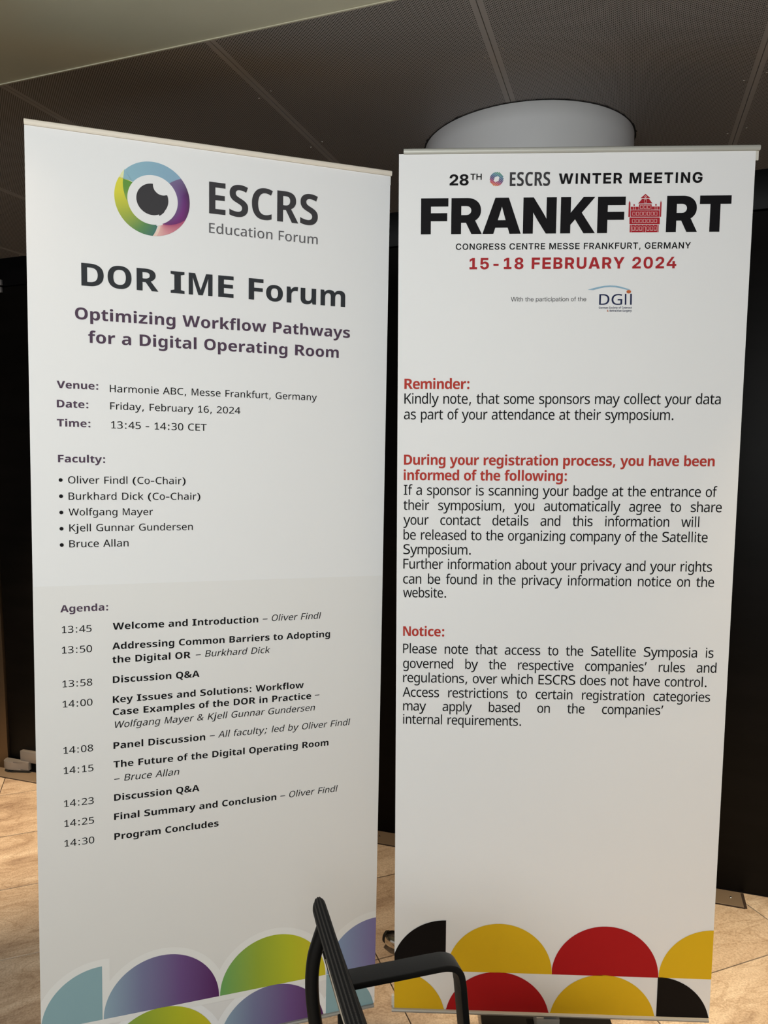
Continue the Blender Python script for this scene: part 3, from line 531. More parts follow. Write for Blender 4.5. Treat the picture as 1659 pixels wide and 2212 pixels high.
s	593	544,161 ~544,109 515,71 ~486,32 427,11 ~367,-10 276,-10 ~208,-10 156,-3 ~104,5 55,22 55,147 ~108,126 168,114 ~228,102 272,102 ~326,102 350,115 ~375,128 375,150 ~375,165 363,177 ~350,189 319,202 ~287,215 229,234 ~172,254 133,275 ~94,297 74,327 ~54,357 54,402 ~54,477 124,517 ~195,556 311,556 ~373,556 427,545 ~481,534 536,514 484,411 ~439,428 392,439 ~345,450 309,450 ~268,450 246,439 ~224,429 224,410 ~224,396 236,385 ~248,374 279,362 ~311,350 367,331 ~425,312 465,290 ~504,269 524,238 ~544,208
t	456	334,110 ~359,110 382,115 ~405,120 426,126 426,15 ~400,4 365,-3 ~331,-10 286,-10 ~232,-10 191,6 ~149,22 125,61 ~100,101 100,172 100,433 24,433 24,497 112,547 159,662 264,662 264,546 419,546 419,433 264,433 264,181 ~264,145 283,128 ~301,110
u	712	632,546 632,0 505,0 483,70 474,70 ~455,42 426,24 ~397,6 362,-2 ~327,-10 290,-10 ~226,-10 178,11 ~130,32 104,76 ~77,120 77,190 77,546 243,546 243,228 ~243,170 266,140 ~289,111 338,111 ~388,111 416,131 ~444,152 455,192 ~467,232 467,290 467,546
w	979	527,266 ~519,292 512,322 ~504,353 498,380 ~493,407 490,422 486,422 ~484,407 478,380 ~472,352 465,321 ~457,290 448,261 367,0 183,0 13,547 184,547 248,306 ~255,281 262,249 ~268,218 274,187 ~279,156 281,132 285,132 ~287,149 291,172 ~296,195 301,219 ~306,242 311,262 ~316,282 319,293 397,547 586,547 659,291 ~665,271 672,242 ~679,214 686,185 ~692,156 694,133 698,133 ~701,156 706,187 ~711,218 718,250 ~725,281 732,306 799,547 966,547 795,0 608,0
x	669	220,279 22,546 216,546 335,373 455,546 648,546 447,279 658,0 463,0 335,186 205,0 11,0
y	651	0,546 181,546 298,234 ~304,219 309,203 ~314,188 319,172 ~323,156 324,141 329,141 ~333,162 341,187 ~350,212 358,234 473,546 651,546 396,-50 ~370,-111 335,-153 ~301,-196 251,-218 ~200,-240 126,-240 ~98,-240 76,-238 ~55,-235 40,-232 40,-113 ~52,-115 70,-117 ~88,-119 107,-119 ~143,-119 167,-107 ~190,-94 206,-73 ~222,-53 234,-27 247,4
z	597	560,0 36,0 36,89 341,431 54,431 54,546 548,546 548,449 252,116 560,116
''',
'v': '''
 	352	
&	727	302,725 ~382,725 429,684 ~476,643 476,570 ~476,507 436,463 ~396,419 336,383 519,203 ~544,234 560,274 ~576,314 587,360 683,360 ~667,296 642,240 ~618,184 581,143 726,0 599,0 516,82 ~486,54 451,34 ~416,13 373,2 ~331,-10 275,-10 ~206,-10 156,13 ~106,36 78,80 ~51,124 51,187 ~51,237 69,274 ~87,311 121,340 ~155,369 201,396 ~181,420 161,446 ~142,472 130,502 ~117,532 117,568 ~117,642 167,683 ~216,725|257,337 ~223,317 199,296 ~175,275 162,250 ~149,225 149,191 ~149,137 185,105 ~220,73 279,73 ~340,73 384,93 ~427,113 456,141|299,649 ~259,649 234,628 ~208,606 208,568 ~208,533 227,504 ~245,474 279,439 ~335,471 359,501 ~384,531 384,570 ~384,605 361,627 ~338,649
(	454	60,274 ~60,396 113,510 ~165,623 278,714 409,714 ~306,620 253,507 ~200,394 200,275 ~200,159 253,47 ~306,-64 408,-158 278,-158 ~165,-70 113,41 ~60,153
)	454	395,274 ~395,153 342,41 ~289,-70 176,-158 46,-158 ~149,-64 201,47 ~254,159 254,275 ~254,394 201,507 ~149,620 45,714 176,714 ~289,623 342,510 ~395,396
,	364	248,116 256,105 ~242,52 216,-11 ~189,-74 163,-129 87,-129 ~102,-71 118,-4 ~133,64 141,116
-	454	55,224 55,312 400,312 400,224
0	636	582,358 ~582,271 568,203 ~554,135 522,88 ~490,40 439,15 ~388,-10 317,-10 ~227,-10 169,34 ~110,78 82,160 ~53,243 53,358 ~53,474 79,556 ~106,638 164,681 ~222,725 317,725 ~406,725 465,681 ~525,638 554,556 ~582,474|159,358 ~159,262 175,198 ~190,134 225,103 ~259,71 317,71 ~375,71 409,102 ~444,133 460,198 ~476,262 476,358 ~476,454 460,517 ~444,580 409,612 ~375,644 317,644 ~259,644 225,612 ~190,580 175,517 ~159,454
1	636	402,0 298,0 298,488 ~298,516 299,537 ~299,557 300,576 ~301,594 302,614 ~285,598 271,587 ~256,576 235,559 150,497 95,560 313,714 402,714|145,0 145,72 553,72 553,0
2	636	579,0 52,0 52,77 258,265 ~318,319 359,361 ~399,402 420,441 ~440,481 440,527 ~440,584 403,613 ~365,643 305,643 ~249,643 205,625 ~162,607 116,574 59,638 ~91,662 128,682 ~166,701 210,713 ~255,724 307,724 ~382,724 435,701 ~489,678 519,635 ~548,592 548,534 ~548,477 523,428 ~497,379 451,332 ~406,284 343,230 186,90 186,86 579,86
3	636	549,548 ~549,500 529,465 ~509,429 472,407 ~434,385 384,376 384,372 ~480,362 527,318 ~574,274 574,203 ~574,141 541,93 ~509,44 442,17 ~374,-10 268,-10 ~205,-10 151,-1 ~98,7 49,29 49,117 ~99,94 157,82 ~214,70 267,70 ~371,70 417,106 ~463,142 463,206 ~463,249 438,276 ~412,303 363,316 ~315,328 245,328 170,328 170,408 246,408 ~311,408 354,425 ~397,441 420,471 ~442,500 442,539 ~442,589 404,617 ~366,644 302,644 ~260,644 226,637 ~192,629 163,616 ~134,602 105,585 53,650 ~96,680 159,702 ~221,724 303,724 ~427,724 488,674 ~549,625
4	636	614,160 501,160 501,0 398,0 398,160 23,160 23,240 393,718 501,718 501,244 614,244|398,459 ~398,484 398,505 ~399,526 400,545 ~401,564 402,581 ~402,598 403,613 399,613 ~390,594 377,572 ~364,551 352,535 125,244 398,244
5	636	309,440 ~389,440 448,415 ~508,390 541,343 ~573,296 573,229 ~573,154 538,101 ~502,47 436,18 ~370,-10 275,-10 ~214,-10 160,0 ~106,10 69,29 69,117 ~109,96 166,83 ~223,71 275,71 ~333,71 375,87 ~418,103 441,136 ~465,170 465,220 ~465,288 419,324 ~372,361 271,361 ~240,361 201,356 ~162,351 138,346 87,374 117,714 518,714 518,628 207,628 189,429 ~208,432 239,436 ~270,440
6	636	59,305 ~59,367 69,427 ~78,487 102,540 ~125,594 167,635 ~208,677 272,700 ~335,724 426,724 ~449,724 478,722 ~507,720 525,715 525,635 ~505,640 479,643 ~454,646 428,646 ~352,646 302,624 ~252,602 223,563 ~194,524 180,474 ~167,423 164,365 171,365 ~187,389 212,408 ~237,427 273,438 ~308,449 356,449 ~425,449 476,423 ~528,398 556,349 ~585,300 585,231 ~585,157 554,102 ~522,48 466,19 ~409,-10 331,-10 ~274,-10 225,9 ~176,28 138,67 ~101,106 80,165 ~59,225|330,70 ~397,70 439,109 ~480,148 480,231 ~480,297 444,336 ~407,374 333,374 ~283,374 245,355 ~208,336 187,307 ~166,278 166,247 ~166,215 176,184 ~187,153 207,127 ~228,101 259,85 ~289,70
8	636	317,724 ~422,724 489,680 ~556,636 556,553 ~556,510 536,478 ~516,446 482,421 ~447,397 406,378 ~455,357 494,331 ~534,304 558,269 ~582,234 582,185 ~582,126 550,82 ~518,38 459,14 ~400,-10 320,-10 ~233,-10 174,13 ~114,36 84,79 ~53,122 53,182 ~53,232 76,267 ~98,303 135,329 ~173,355 216,373 ~177,393 146,418 ~115,444 97,477 ~78,510 78,554 ~78,609 110,647 ~141,684 195,704 ~249,724|156,182 ~156,132 196,98 ~235,65 318,65 ~396,65 438,98 ~479,131 479,185 ~479,219 459,245 ~439,270 403,291 ~367,311 319,328 301,334 ~254,315 222,294 ~189,272 173,245 ~156,218|316,648 ~257,648 219,623 ~181,597 181,549 ~181,513 200,489 ~219,465 251,448 ~283,431 321,415 ~358,430 387,447 ~417,465 435,489 ~452,514 452,549 ~452,597 415,623 ~377,648
:	454	157,56 ~157,94 177,109 ~198,125 226,125 ~255,125 276,109 ~297,94 297,56 ~297,19 276,3 ~255,-14 226,-14 ~198,-14 177,3 ~157,19|157,481 ~157,520 177,535 ~198,551 226,551 ~255,551 276,535 ~297,520 297,481 ~297,444 276,427 ~255,411 226,411 ~198,411 177,427 ~157,444
;	454	276,118 284,107 ~274,72 259,30 ~244,-11 226,-52 ~209,-94 191,-130 114,-130 ~122,-101 130,-69 ~138,-36 146,-4 ~153,29 159,61 ~165,92 169,118|155,481 ~155,520 175,535 ~196,551 224,551 ~253,551 274,535 ~295,520 295,481 ~295,444 274,427 ~253,411 224,411 ~196,411 175,427 ~155,444
A	684	575,0 488,215 192,215 106,0 0,0 292,717 391,717 683,0|377,509 ~374,518 366,540 ~359,562 352,586 ~345,609 340,622 ~335,602 329,580 ~323,559 317,540 ~311,522 306,509 224,300 458,300
B	686	319,714 ~461,714 533,674 ~605,634 605,537 ~605,495 588,462 ~572,430 540,408 ~509,387 464,379 464,374 ~510,367 547,348 ~585,329 607,294 ~629,260 629,203 ~629,138 597,93 ~566,47 507,24 ~448,0 367,0 101,0 101,714|336,412 ~430,412 464,441 ~499,470 499,526 ~499,582 457,607 ~415,632 322,632 203,632 203,412|203,332 203,81 349,81 ~445,81 483,117 ~520,153 520,211 ~520,248 504,275 ~487,302 448,317 ~409,332 342,332
C	698	444,639 ~383,639 334,620 ~284,601 250,564 ~216,527 198,475 ~179,423 179,357 ~179,270 209,207 ~238,143 297,109 ~355,75 444,75 ~495,75 542,83 ~588,91 633,104 633,20 ~588,4 541,-3 ~493,-10 429,-10 ~308,-10 227,35 ~147,80 107,163 ~66,246 66,358 ~66,439 91,506 ~116,573 164,622 ~212,671 283,697 ~353,724 445,724 ~505,724 562,713 ~619,702 664,681 623,600 ~586,615 541,627 ~496,639
D	771	707,365 ~707,244 660,163 ~613,82 525,41 ~437,0 313,0 101,0 101,714 335,714 ~449,714 533,674 ~616,634 662,557 ~707,479|599,361 ~599,454 567,514 ~534,574 473,602 ~411,631 322,631 204,631 204,83 302,83 ~450,83 525,153 ~599,223
E	632	565,0 109,0 109,714 565,714 565,630 220,630 220,415 545,415 545,331 220,331 220,85 565,85
F	575	213,0 106,0 106,714 548,714 548,630 213,630 213,385 527,385 527,300 213,300
G	775	430,380 697,380 697,27 ~636,8 572,-1 ~508,-10 428,-10 ~311,-10 230,34 ~149,78 106,161 ~64,243 64,357 ~64,469 111,551 ~158,633 245,679 ~333,724 458,724 ~522,724 580,713 ~637,702 686,682 648,599 ~607,616 557,627 ~507,639 453,639 ~364,639 301,605 ~238,570 205,507 ~172,444 172,357 ~172,273 201,209 ~229,145 290,109 ~351,74 450,74 ~498,74 532,79 ~567,83 594,90 594,295 430,295
H	751	654,0 555,0 555,330 195,330 195,0 97,0 97,714 195,714 195,415 555,415 555,714 654,714
K	693	693,0 566,0 294,336 214,274 214,0 106,0 106,714 214,714 214,365 ~246,398 279,431 ~313,465 346,498 557,714 682,714 372,402
M	843	379,0 168,618 164,618 ~166,598 168,567 ~169,536 170,499 ~171,462 171,424 171,0 88,0 88,714 220,714 418,135 422,135 624,714 754,714 754,0 666,0 666,430 ~666,465 667,500 ~668,534 670,565 ~672,596 673,617 669,617 455,0
O	787	726,358 ~726,275 705,208 ~684,140 642,91 ~601,42 538,16 ~476,-10 394,-10 ~309,-10 246,16 ~184,43 142,91 ~101,140 81,208 ~61,276 61,359 ~61,469 97,551 ~133,633 207,679 ~282,725 395,725 ~504,725 577,680 ~651,634 689,552 ~726,469|164,358 ~164,270 188,206 ~213,143 264,108 ~316,74 394,74 ~473,74 524,108 ~574,143 599,206 ~623,270 623,358 ~623,490 568,565 ~514,640 395,640 ~316,640 264,606 ~213,573 188,509 ~164,446
T	616	362,0 254,0 254,629 12,629 12,714 603,714 603,629 362,629
W	989	975,714 776,0 669,0 528,457 ~522,477 516,499 ~510,521 504,541 ~499,562 495,577 ~492,592 491,600 ~489,592 487,577 ~484,562 479,541 ~473,521 468,498 ~462,476 455,454 318,0 211,0 13,714 119,714 233,284 ~240,261 245,239 ~250,216 255,194 ~260,172 263,152 ~266,131 269,112 ~273,133 277,155 ~281,178 286,201 ~292,225 298,249 ~304,273 311,295 439,714 543,714 676,292 ~683,269 690,245 ~696,220 702,197 ~707,174 711,152 ~715,130 718,112 ~721,137 727,165 ~732,194 740,224 ~747,254 755,284 869,714
a	601	310,546 ~414,546 465,503 ~516,459 516,365 516,0 443,0 423,76 419,76 ~394,47 368,27 ~342,8 309,-1 ~275,-10 228,-10 ~177,-10 136,7 ~95,24 71,60 ~48,96 48,150 ~48,231 115,275 ~182,318 320,322 416,325 416,355 ~416,420 387,445 ~357,471 302,471 ~258,471 218,458 ~177,446 141,430 111,500 ~149,519 201,533 ~253,546|334,258 ~232,254 192,227 ~153,200 153,150 ~153,107 181,86 ~209,66 253,66 ~323,66 369,102 ~416,138 416,213 416,261
b	623	181,576 ~181,542 179,513 ~178,484 176,466 181,466 ~204,500 244,523 ~284,546 347,546 ~447,546 508,477 ~568,407 568,269 ~568,177 541,114 ~513,52 463,21 ~413,-10 347,-10 ~283,-10 244,13 ~204,36 181,67 173,67 154,0 84,0 84,760 181,760|328,468 ~273,468 240,447 ~208,426 194,383 ~181,340 181,273 181,267 ~181,171 213,120 ~244,69 330,69 ~400,69 434,120 ~469,172 469,270 ~469,368 434,418 ~400,468
c	521	324,-10 ~247,-10 187,19 ~126,48 92,109 ~58,170 58,266 ~58,365 94,427 ~130,489 191,518 ~253,547 331,547 ~376,547 418,539 ~459,530 486,517 455,439 ~428,449 394,457 ~360,465 329,465 ~273,465 237,443 ~200,420 182,376 ~164,332 164,267 ~164,204 182,160 ~200,116 236,94 ~271,71 324,71 ~372,71 408,81 ~445,90 476,104 476,20 ~446,6 410,-2 ~375,-10
d	623	275,-10 ~175,-10 115,60 ~55,130 55,268 ~55,406 115,477 ~176,547 276,547 ~318,547 350,537 ~381,526 404,508 ~427,490 443,468 448,468 ~447,482 445,508 ~442,534 442,551 442,760 539,760 539,0 462,0 446,72 442,72 ~426,49 403,30 ~380,12 349,1 ~317,-10|294,69 ~377,69 410,114 ~444,159 444,251 444,267 ~444,364 412,416 ~380,468 293,468 ~224,468 189,414 ~154,359 154,266 ~154,172 189,120 ~224,69
e	596	308,547 ~381,547 434,517 ~487,488 515,433 ~543,378 543,304 543,249 160,249 ~162,162 208,115 ~253,69 335,69 ~389,69 431,79 ~472,88 517,107 517,25 ~474,7 431,-1 ~389,-10 330,-10 ~250,-10 188,21 ~126,52 91,113 ~57,175 57,265 ~57,354 88,417 ~119,480 176,513 ~233,547|308,471 ~244,471 206,432 ~169,393 162,323 440,323 ~440,367 426,400 ~412,433 382,452 ~353,471
f	352	340,464 205,464 205,0 109,0 109,464 16,464 16,509 109,540 109,569 ~109,673 155,719 ~201,765 285,765 ~318,765 346,759 ~373,754 394,746 369,673 ~353,678 332,683 ~311,688 289,688 ~247,688 226,660 ~205,631 205,571 205,537 340,537
g	623	275,547 ~329,547 372,527 ~414,507 444,466 449,466 461,537 539,537 539,-8 ~539,-85 512,-136 ~485,-188 431,-214 ~376,-240 292,-240 ~233,-240 184,-232 ~135,-223 96,-206 96,-120 ~135,-140 186,-151 ~237,-162 296,-162 ~365,-162 404,-122 ~443,-83 443,-15 443,5 ~443,17 444,39 ~445,61 446,71 442,71 ~415,31 373,10 ~332,-10 276,-10 ~172,-10 113,63 ~55,136 55,268 ~55,397 113,472 ~172,547|292,468 ~248,468 217,444 ~186,421 170,376 ~154,331 154,267 ~154,169 190,118 ~225,67 294,67 ~334,67 362,78 ~391,88 409,110 ~428,132 436,166 ~445,200 445,247 445,268 ~445,339 429,383 ~413,427 379,447 ~345,468
h	633	182,545 ~182,523 181,502 ~179,480 177,464 183,464 ~201,492 227,510 ~253,528 285,537 ~318,546 352,546 ~418,546 462,526 ~506,505 529,462 ~552,419 552,350 552,0 455,0 455,340 ~455,404 427,436 ~398,468 337,468 ~278,468 244,445 ~211,423 197,380 ~182,337 182,275 182,0 85,0 85,760 182,760
i	274	187,537 187,0 87,0 87,537|138,740 ~161,740 178,726 ~195,712 195,682 ~195,652 178,638 ~161,624 138,624 ~114,624 97,638 ~80,652 80,682 ~80,712 97,726 ~114,740
j	344	32,-240 ~-1,-240 -27,-236 ~-53,-233 -72,-228 -72,-151 ~-52,-155 -31,-158 ~-10,-161 14,-161 ~55,-161 82,-144 ~110,-126 110,-77 110,537 235,537 235,-77 ~235,-127 213,-164 ~192,-201 148,-220 ~103,-240|101,682 ~101,712 122,726 ~143,740 173,740 ~202,740 223,726 ~245,712 245,682 ~245,652 223,638 ~202,624 173,624 ~143,624 122,638 ~101,652
k	592	194,370 ~194,353 192,326 ~191,299 189,279 194,279 ~200,287 213,302 ~226,317 240,332 ~253,348 263,358 446,537 567,537 332,308 583,0 458,0 261,246 194,194 194,0 91,0 91,760 194,760
l	274	187,0 87,0 87,760 187,760
m	973	702,547 ~796,547 843,501 ~890,454 890,350 890,0 792,0 792,342 ~792,405 766,436 ~739,468 683,468 ~604,468 571,423 ~537,378 537,293 537,0 439,0 439,342 ~439,384 427,412 ~415,440 391,454 ~367,468 329,468 ~275,468 243,445 ~212,423 199,380 ~185,338 185,275 185,0 87,0 87,537 165,537 180,465 185,465 ~203,492 228,511 ~253,529 284,538 ~316,547 349,547 ~413,547 456,525 ~499,503 519,458 524,458 ~552,504 600,525 ~648,547
n	633	354,547 ~451,547 501,501 ~552,454 552,350 552,0 455,0 455,340 ~455,404 427,436 ~398,468 337,468 ~249,468 216,418 ~182,369 182,275 182,0 85,0 85,537 163,537 177,464 182,464 ~200,492 227,511 ~254,529 287,538 ~319,547
o	607	554,270 ~554,203 536,151 ~519,99 486,63 ~453,27 406,9 ~360,-10 302,-10 ~248,-10 203,9 ~158,27 125,63 ~91,99 73,151 ~54,203 54,270 ~54,359 84,421 ~114,482 171,515 ~227,547 305,547 ~378,547 434,515 ~490,482 522,421 ~554,359|152,270 ~152,208 168,162 ~184,117 218,92 ~252,68 304,68 ~356,68 390,92 ~424,117 440,162 ~455,208 455,270 ~455,332 439,376 ~423,421 389,444 ~356,468 303,468 ~224,468 188,416 ~152,363
r	427	348,547 ~363,547 381,546 ~399,544 412,541 400,453 ~387,456 371,458 ~355,460 340,460 ~309,460 281,448 ~253,435 231,413 ~209,390 196,358 ~183,326 183,285 183,0 86,0 86,537 164,537 176,440 181,440 ~198,470 222,494 ~247,518 279,533 ~310,547
s	521	473,150 ~473,98 445,62 ~417,27 365,8 ~313,-10 240,-10 ~179,-10 135,-1 ~90,8 56,24 56,109 ~92,92 142,79 ~192,66 241,66 ~311,66 342,86 ~373,107 373,141 ~373,161 362,176 ~350,192 319,207 ~289,223 232,243 ~176,263 136,283 ~97,303 76,331 ~54,360 54,404 ~54,473 115,510 ~176,547 274,547 ~327,547 374,538 ~420,528 461,510 427,437 ~390,451 349,461 ~309,471 268,471 ~212,471 183,454 ~153,438 153,409 ~153,388 167,373 ~180,358 213,344 ~245,330 300,310 ~355,291 394,271 ~432,250 452,222 ~473,193
t	394	288,68 ~310,68 333,71 ~355,75 370,79 370,7 ~354,0 325,-5 ~296,-10 268,-10 ~223,-10 184,5 ~146,19 122,56 ~99,92 99,158 99,464 18,464 18,508 101,545 139,659 201,659 201,537 365,537 365,464 201,464 201,161 ~201,113 225,90 ~250,68
u	633	548,537 548,0 469,0 455,71 451,71 ~433,43 406,25 ~378,7 346,-2 ~313,-10 278,-10 ~213,-10 169,11 ~125,31 102,74 ~79,117 79,186 79,537 177,537 177,195 ~177,132 206,100 ~234,69 295,69 ~354,69 388,91 ~422,113 436,156 ~451,199 451,261 451,537
v	592	234,0 0,537 117,537 246,220 ~254,200 264,174 ~274,148 282,125 ~289,101 292,85 297,85 ~301,101 309,125 ~317,149 328,175 ~338,201 346,220 475,537 592,537 357,0
y	592	1,537 117,537 248,231 ~259,206 268,182 ~277,158 285,135 ~293,113 297,92 301,92 ~308,116 322,155 ~336,193 351,232 475,537 592,537 328,-71 ~306,-122 276,-161 ~247,-199 204,-219 ~161,-240 100,-240 ~72,-240 51,-238 ~31,-235 16,-232 16,-156 ~28,-158 46,-160 ~64,-162 83,-162 ~119,-162 144,-151 ~170,-139 188,-118 ~206,-96 218,-68 248,-1
–	636	50,227 50,309 585,309 585,227
''',
'g': '''
 	269	
-	645	489,347 489,219 155,219 155,347
0	645	322,-12 ~227,-12 162,34 ~96,80 63,164 ~29,247 29,363 ~29,480 63,564 ~96,648 162,694 ~227,739 322,739 ~418,739 483,694 ~548,648 582,564 ~616,480 616,363 ~616,247 582,163 ~548,79 483,34 ~418,-12|322,122 ~367,122 397,151 ~426,180 441,234 ~455,288 455,363 ~455,439 441,493 ~426,547 397,576 ~367,605 322,605 ~278,605 248,576 ~219,547 204,493 ~189,439 189,363 ~189,288 204,234 ~219,180 248,151 ~278,122
1	645	90,0 90,135 578,135 578,0|429,728 429,0 265,0 265,574 264,574 97,469 97,615 276,728
2	645	57,0 57,122 326,347 ~354,371 378,394 ~402,417 417,443 ~431,469 431,502 ~431,533 418,556 ~405,579 381,592 ~357,605 324,605 ~289,605 263,590 ~237,574 223,544 ~209,515 209,473 52,473 ~52,554 86,614 ~119,674 180,707 ~241,739 325,739 ~402,739 462,711 ~522,683 556,632 ~590,581 590,511 ~590,459 570,416 ~550,374 514,336 ~478,297 428,255 288,136 288,135 593,135 593,0
4	645	17,151 17,281 328,728 496,728 188,281 188,280 627,280 627,151|377,0 377,190 377,248 377,453 535,453 535,0
5	645	321,-11 ~241,-11 180,18 ~119,48 83,101 ~47,155 43,228 203,228 ~204,196 220,171 ~235,147 262,132 ~289,118 322,118 ~357,118 383,134 ~409,150 424,178 ~439,206 439,242 ~439,280 424,308 ~410,336 384,353 ~358,369 324,369 ~280,369 249,350 ~218,331 207,299 53,299 75,728 556,728 556,592 225,592 213,441 214,441 ~240,467 276,480 ~312,494 355,494 ~404,494 448,475 ~492,456 526,423 ~560,389 580,344 ~599,299 599,247 ~599,172 565,113 ~530,55 468,22 ~405,-11
8	645	322,-12 ~236,-12 172,14 ~108,40 72,87 ~36,134 36,196 ~36,246 59,284 ~81,322 122,347 ~163,371 219,378 219,377 ~145,388 103,431 ~60,474 60,541 ~60,600 93,644 ~126,689 185,714 ~244,739 322,739 ~401,739 460,715 ~519,690 552,645 ~584,601 584,541 ~584,474 542,431 ~499,389 426,377 426,378 ~481,371 522,347 ~563,322 586,284 ~608,246 608,196 ~608,134 572,87 ~536,40 472,14 ~408,-12|322,108 ~356,108 382,120 ~408,133 422,156 ~437,179 437,208 ~437,239 422,262 ~407,285 381,298 ~356,311 322,311 ~289,311 263,298 ~237,285 222,262 ~208,239 208,208 ~208,179 222,156 ~237,133 262,120 ~288,108|322,434 ~352,434 375,446 ~397,457 409,478 ~422,498 422,525 ~422,553 409,573 ~397,594 375,605 ~352,616 322,616 ~292,616 270,605 ~247,594 235,573 ~223,553 223,525 ~223,498 235,478 ~247,457 270,446 ~292,434
A	733	3,0 254,728 478,728 730,0 540,0 438,327 ~415,405 392,485 ~368,565 343,660 390,660 ~364,565 341,485 ~317,405 293,327 188,0|173,144 173,278 560,278 560,144
B	647	48,0 48,728 349,728 ~429,728 485,704 ~540,681 569,639 ~597,598 597,543 ~597,501 581,468 ~564,435 534,413 ~504,391 463,381 463,381 ~508,378 545,355 ~581,333 602,295 ~623,257 623,206 ~623,145 594,99 ~564,52 508,26 ~451,0 370,0|215,131 342,131 ~392,131 421,154 ~449,177 449,217 ~449,245 436,264 ~424,284 400,295 ~377,306 344,306 215,306|215,431 333,431 ~362,431 384,441 ~405,451 416,469 ~427,488 427,513 ~427,551 402,574 ~377,596 333,596 215,596
E	617	48,0 48,728 586,728 586,582 219,582 219,436 558,436 558,295 219,295 219,145 586,145 586,0
F	591	48,0 48,728 570,728 570,582 219,582 219,422 547,422 547,282 219,282 219,0
G	737	377,-12 ~272,-12 193,35 ~114,81 70,166 ~26,250 26,363 ~26,482 72,566 ~118,650 197,695 ~276,739 374,739 ~438,739 494,721 ~551,702 595,668 ~638,634 666,586 ~693,539 699,481 526,481 ~521,506 509,526 ~497,546 478,561 ~459,575 435,583 ~410,590 380,590 ~323,590 282,563 ~241,536 220,485 ~198,434 198,363 ~198,293 220,242 ~242,192 283,164 ~324,137 382,137 ~430,137 465,154 ~500,171 519,201 ~538,231 538,271 576,268 389,268 389,394 705,394 705,297 ~705,205 663,135 ~621,66 548,27 ~474,-12
I	295	70,0 70,727 225,727 225,0
M	906	48,0 48,728 300,728 399,431 ~407,406 417,369 ~428,332 439,292 ~450,252 460,215 ~469,179 475,154 432,154 ~438,179 448,215 ~457,252 468,292 ~479,332 490,369 ~500,406 508,431 605,728 857,728 857,0 690,0 690,321 ~690,346 691,382 ~692,418 693,459 ~694,501 695,543 ~697,586 697,624 717,624 ~706,584 694,541 ~682,498 670,456 ~659,415 648,380 ~638,345 631,321 522,0 384,0 274,321 ~267,345 256,380 ~246,415 234,456 ~222,498 210,541 ~197,584 186,624 209,624 ~209,586 210,543 ~211,501 213,459 ~214,418 215,382 ~216,346 216,321 216,0
N	730	48,0 48,728 225,728 437,389 ~449,371 466,341 ~483,311 502,277 ~521,242 537,211 517,165 ~515,201 514,247 ~513,293 512,336 ~511,378 511,403 511,728 682,728 682,0 505,0 310,310 ~297,332 276,367 ~255,402 231,446 ~206,491 180,539 212,554 ~215,501 217,453 ~218,405 219,368 ~219,331 219,310 219,0
R	656	48,0 48,728 346,728 ~430,728 492,698 ~553,668 586,613 ~619,558 619,483 ~619,410 584,356 ~550,302 486,273 ~423,244 337,244 152,244 152,379 335,379 ~371,379 398,392 ~424,405 438,428 ~452,452 452,483 ~452,515 438,538 ~424,561 397,574 ~371,587 335,587 219,587 219,0|457,0 294,329 471,329 638,0
T	643	21,582 21,728 622,728 622,582 407,582 407,0 237,0 237,582
U	705	352,-12 ~260,-12 191,22 ~123,55 85,116 ~47,176 47,255 47,728 214,728 214,269 ~214,230 231,200 ~249,169 280,152 ~311,134 352,134 ~394,134 425,151 ~456,169 474,199 ~491,230 491,269 491,728 657,728 657,256 ~657,176 619,115 ~582,55 513,22 ~445,-12
W	1012	197,0 3,728 186,728 261,397 ~272,348 281,300 ~290,252 299,204 ~309,156 317,107 280,107 ~290,156 299,204 ~309,252 319,300 ~329,348 341,397 421,728 591,728 671,397 ~682,348 693,300 ~703,252 713,204 ~722,156 732,107 695,107 ~703,156 712,204 ~721,252 731,300 ~740,348 751,397 826,728 1009,728 815,0 626,0 531,374 ~520,415 509,470 ~498,524 482,597 530,597 ~514,524 503,470 ~492,415 481,374 386,0
Y	706	273,0 273,263 3,728 198,728 314,515 ~330,486 344,458 ~358,430 373,402 341,402 ~355,430 368,458 ~382,486 397,515 509,728 703,728 438,263 438,0
''',
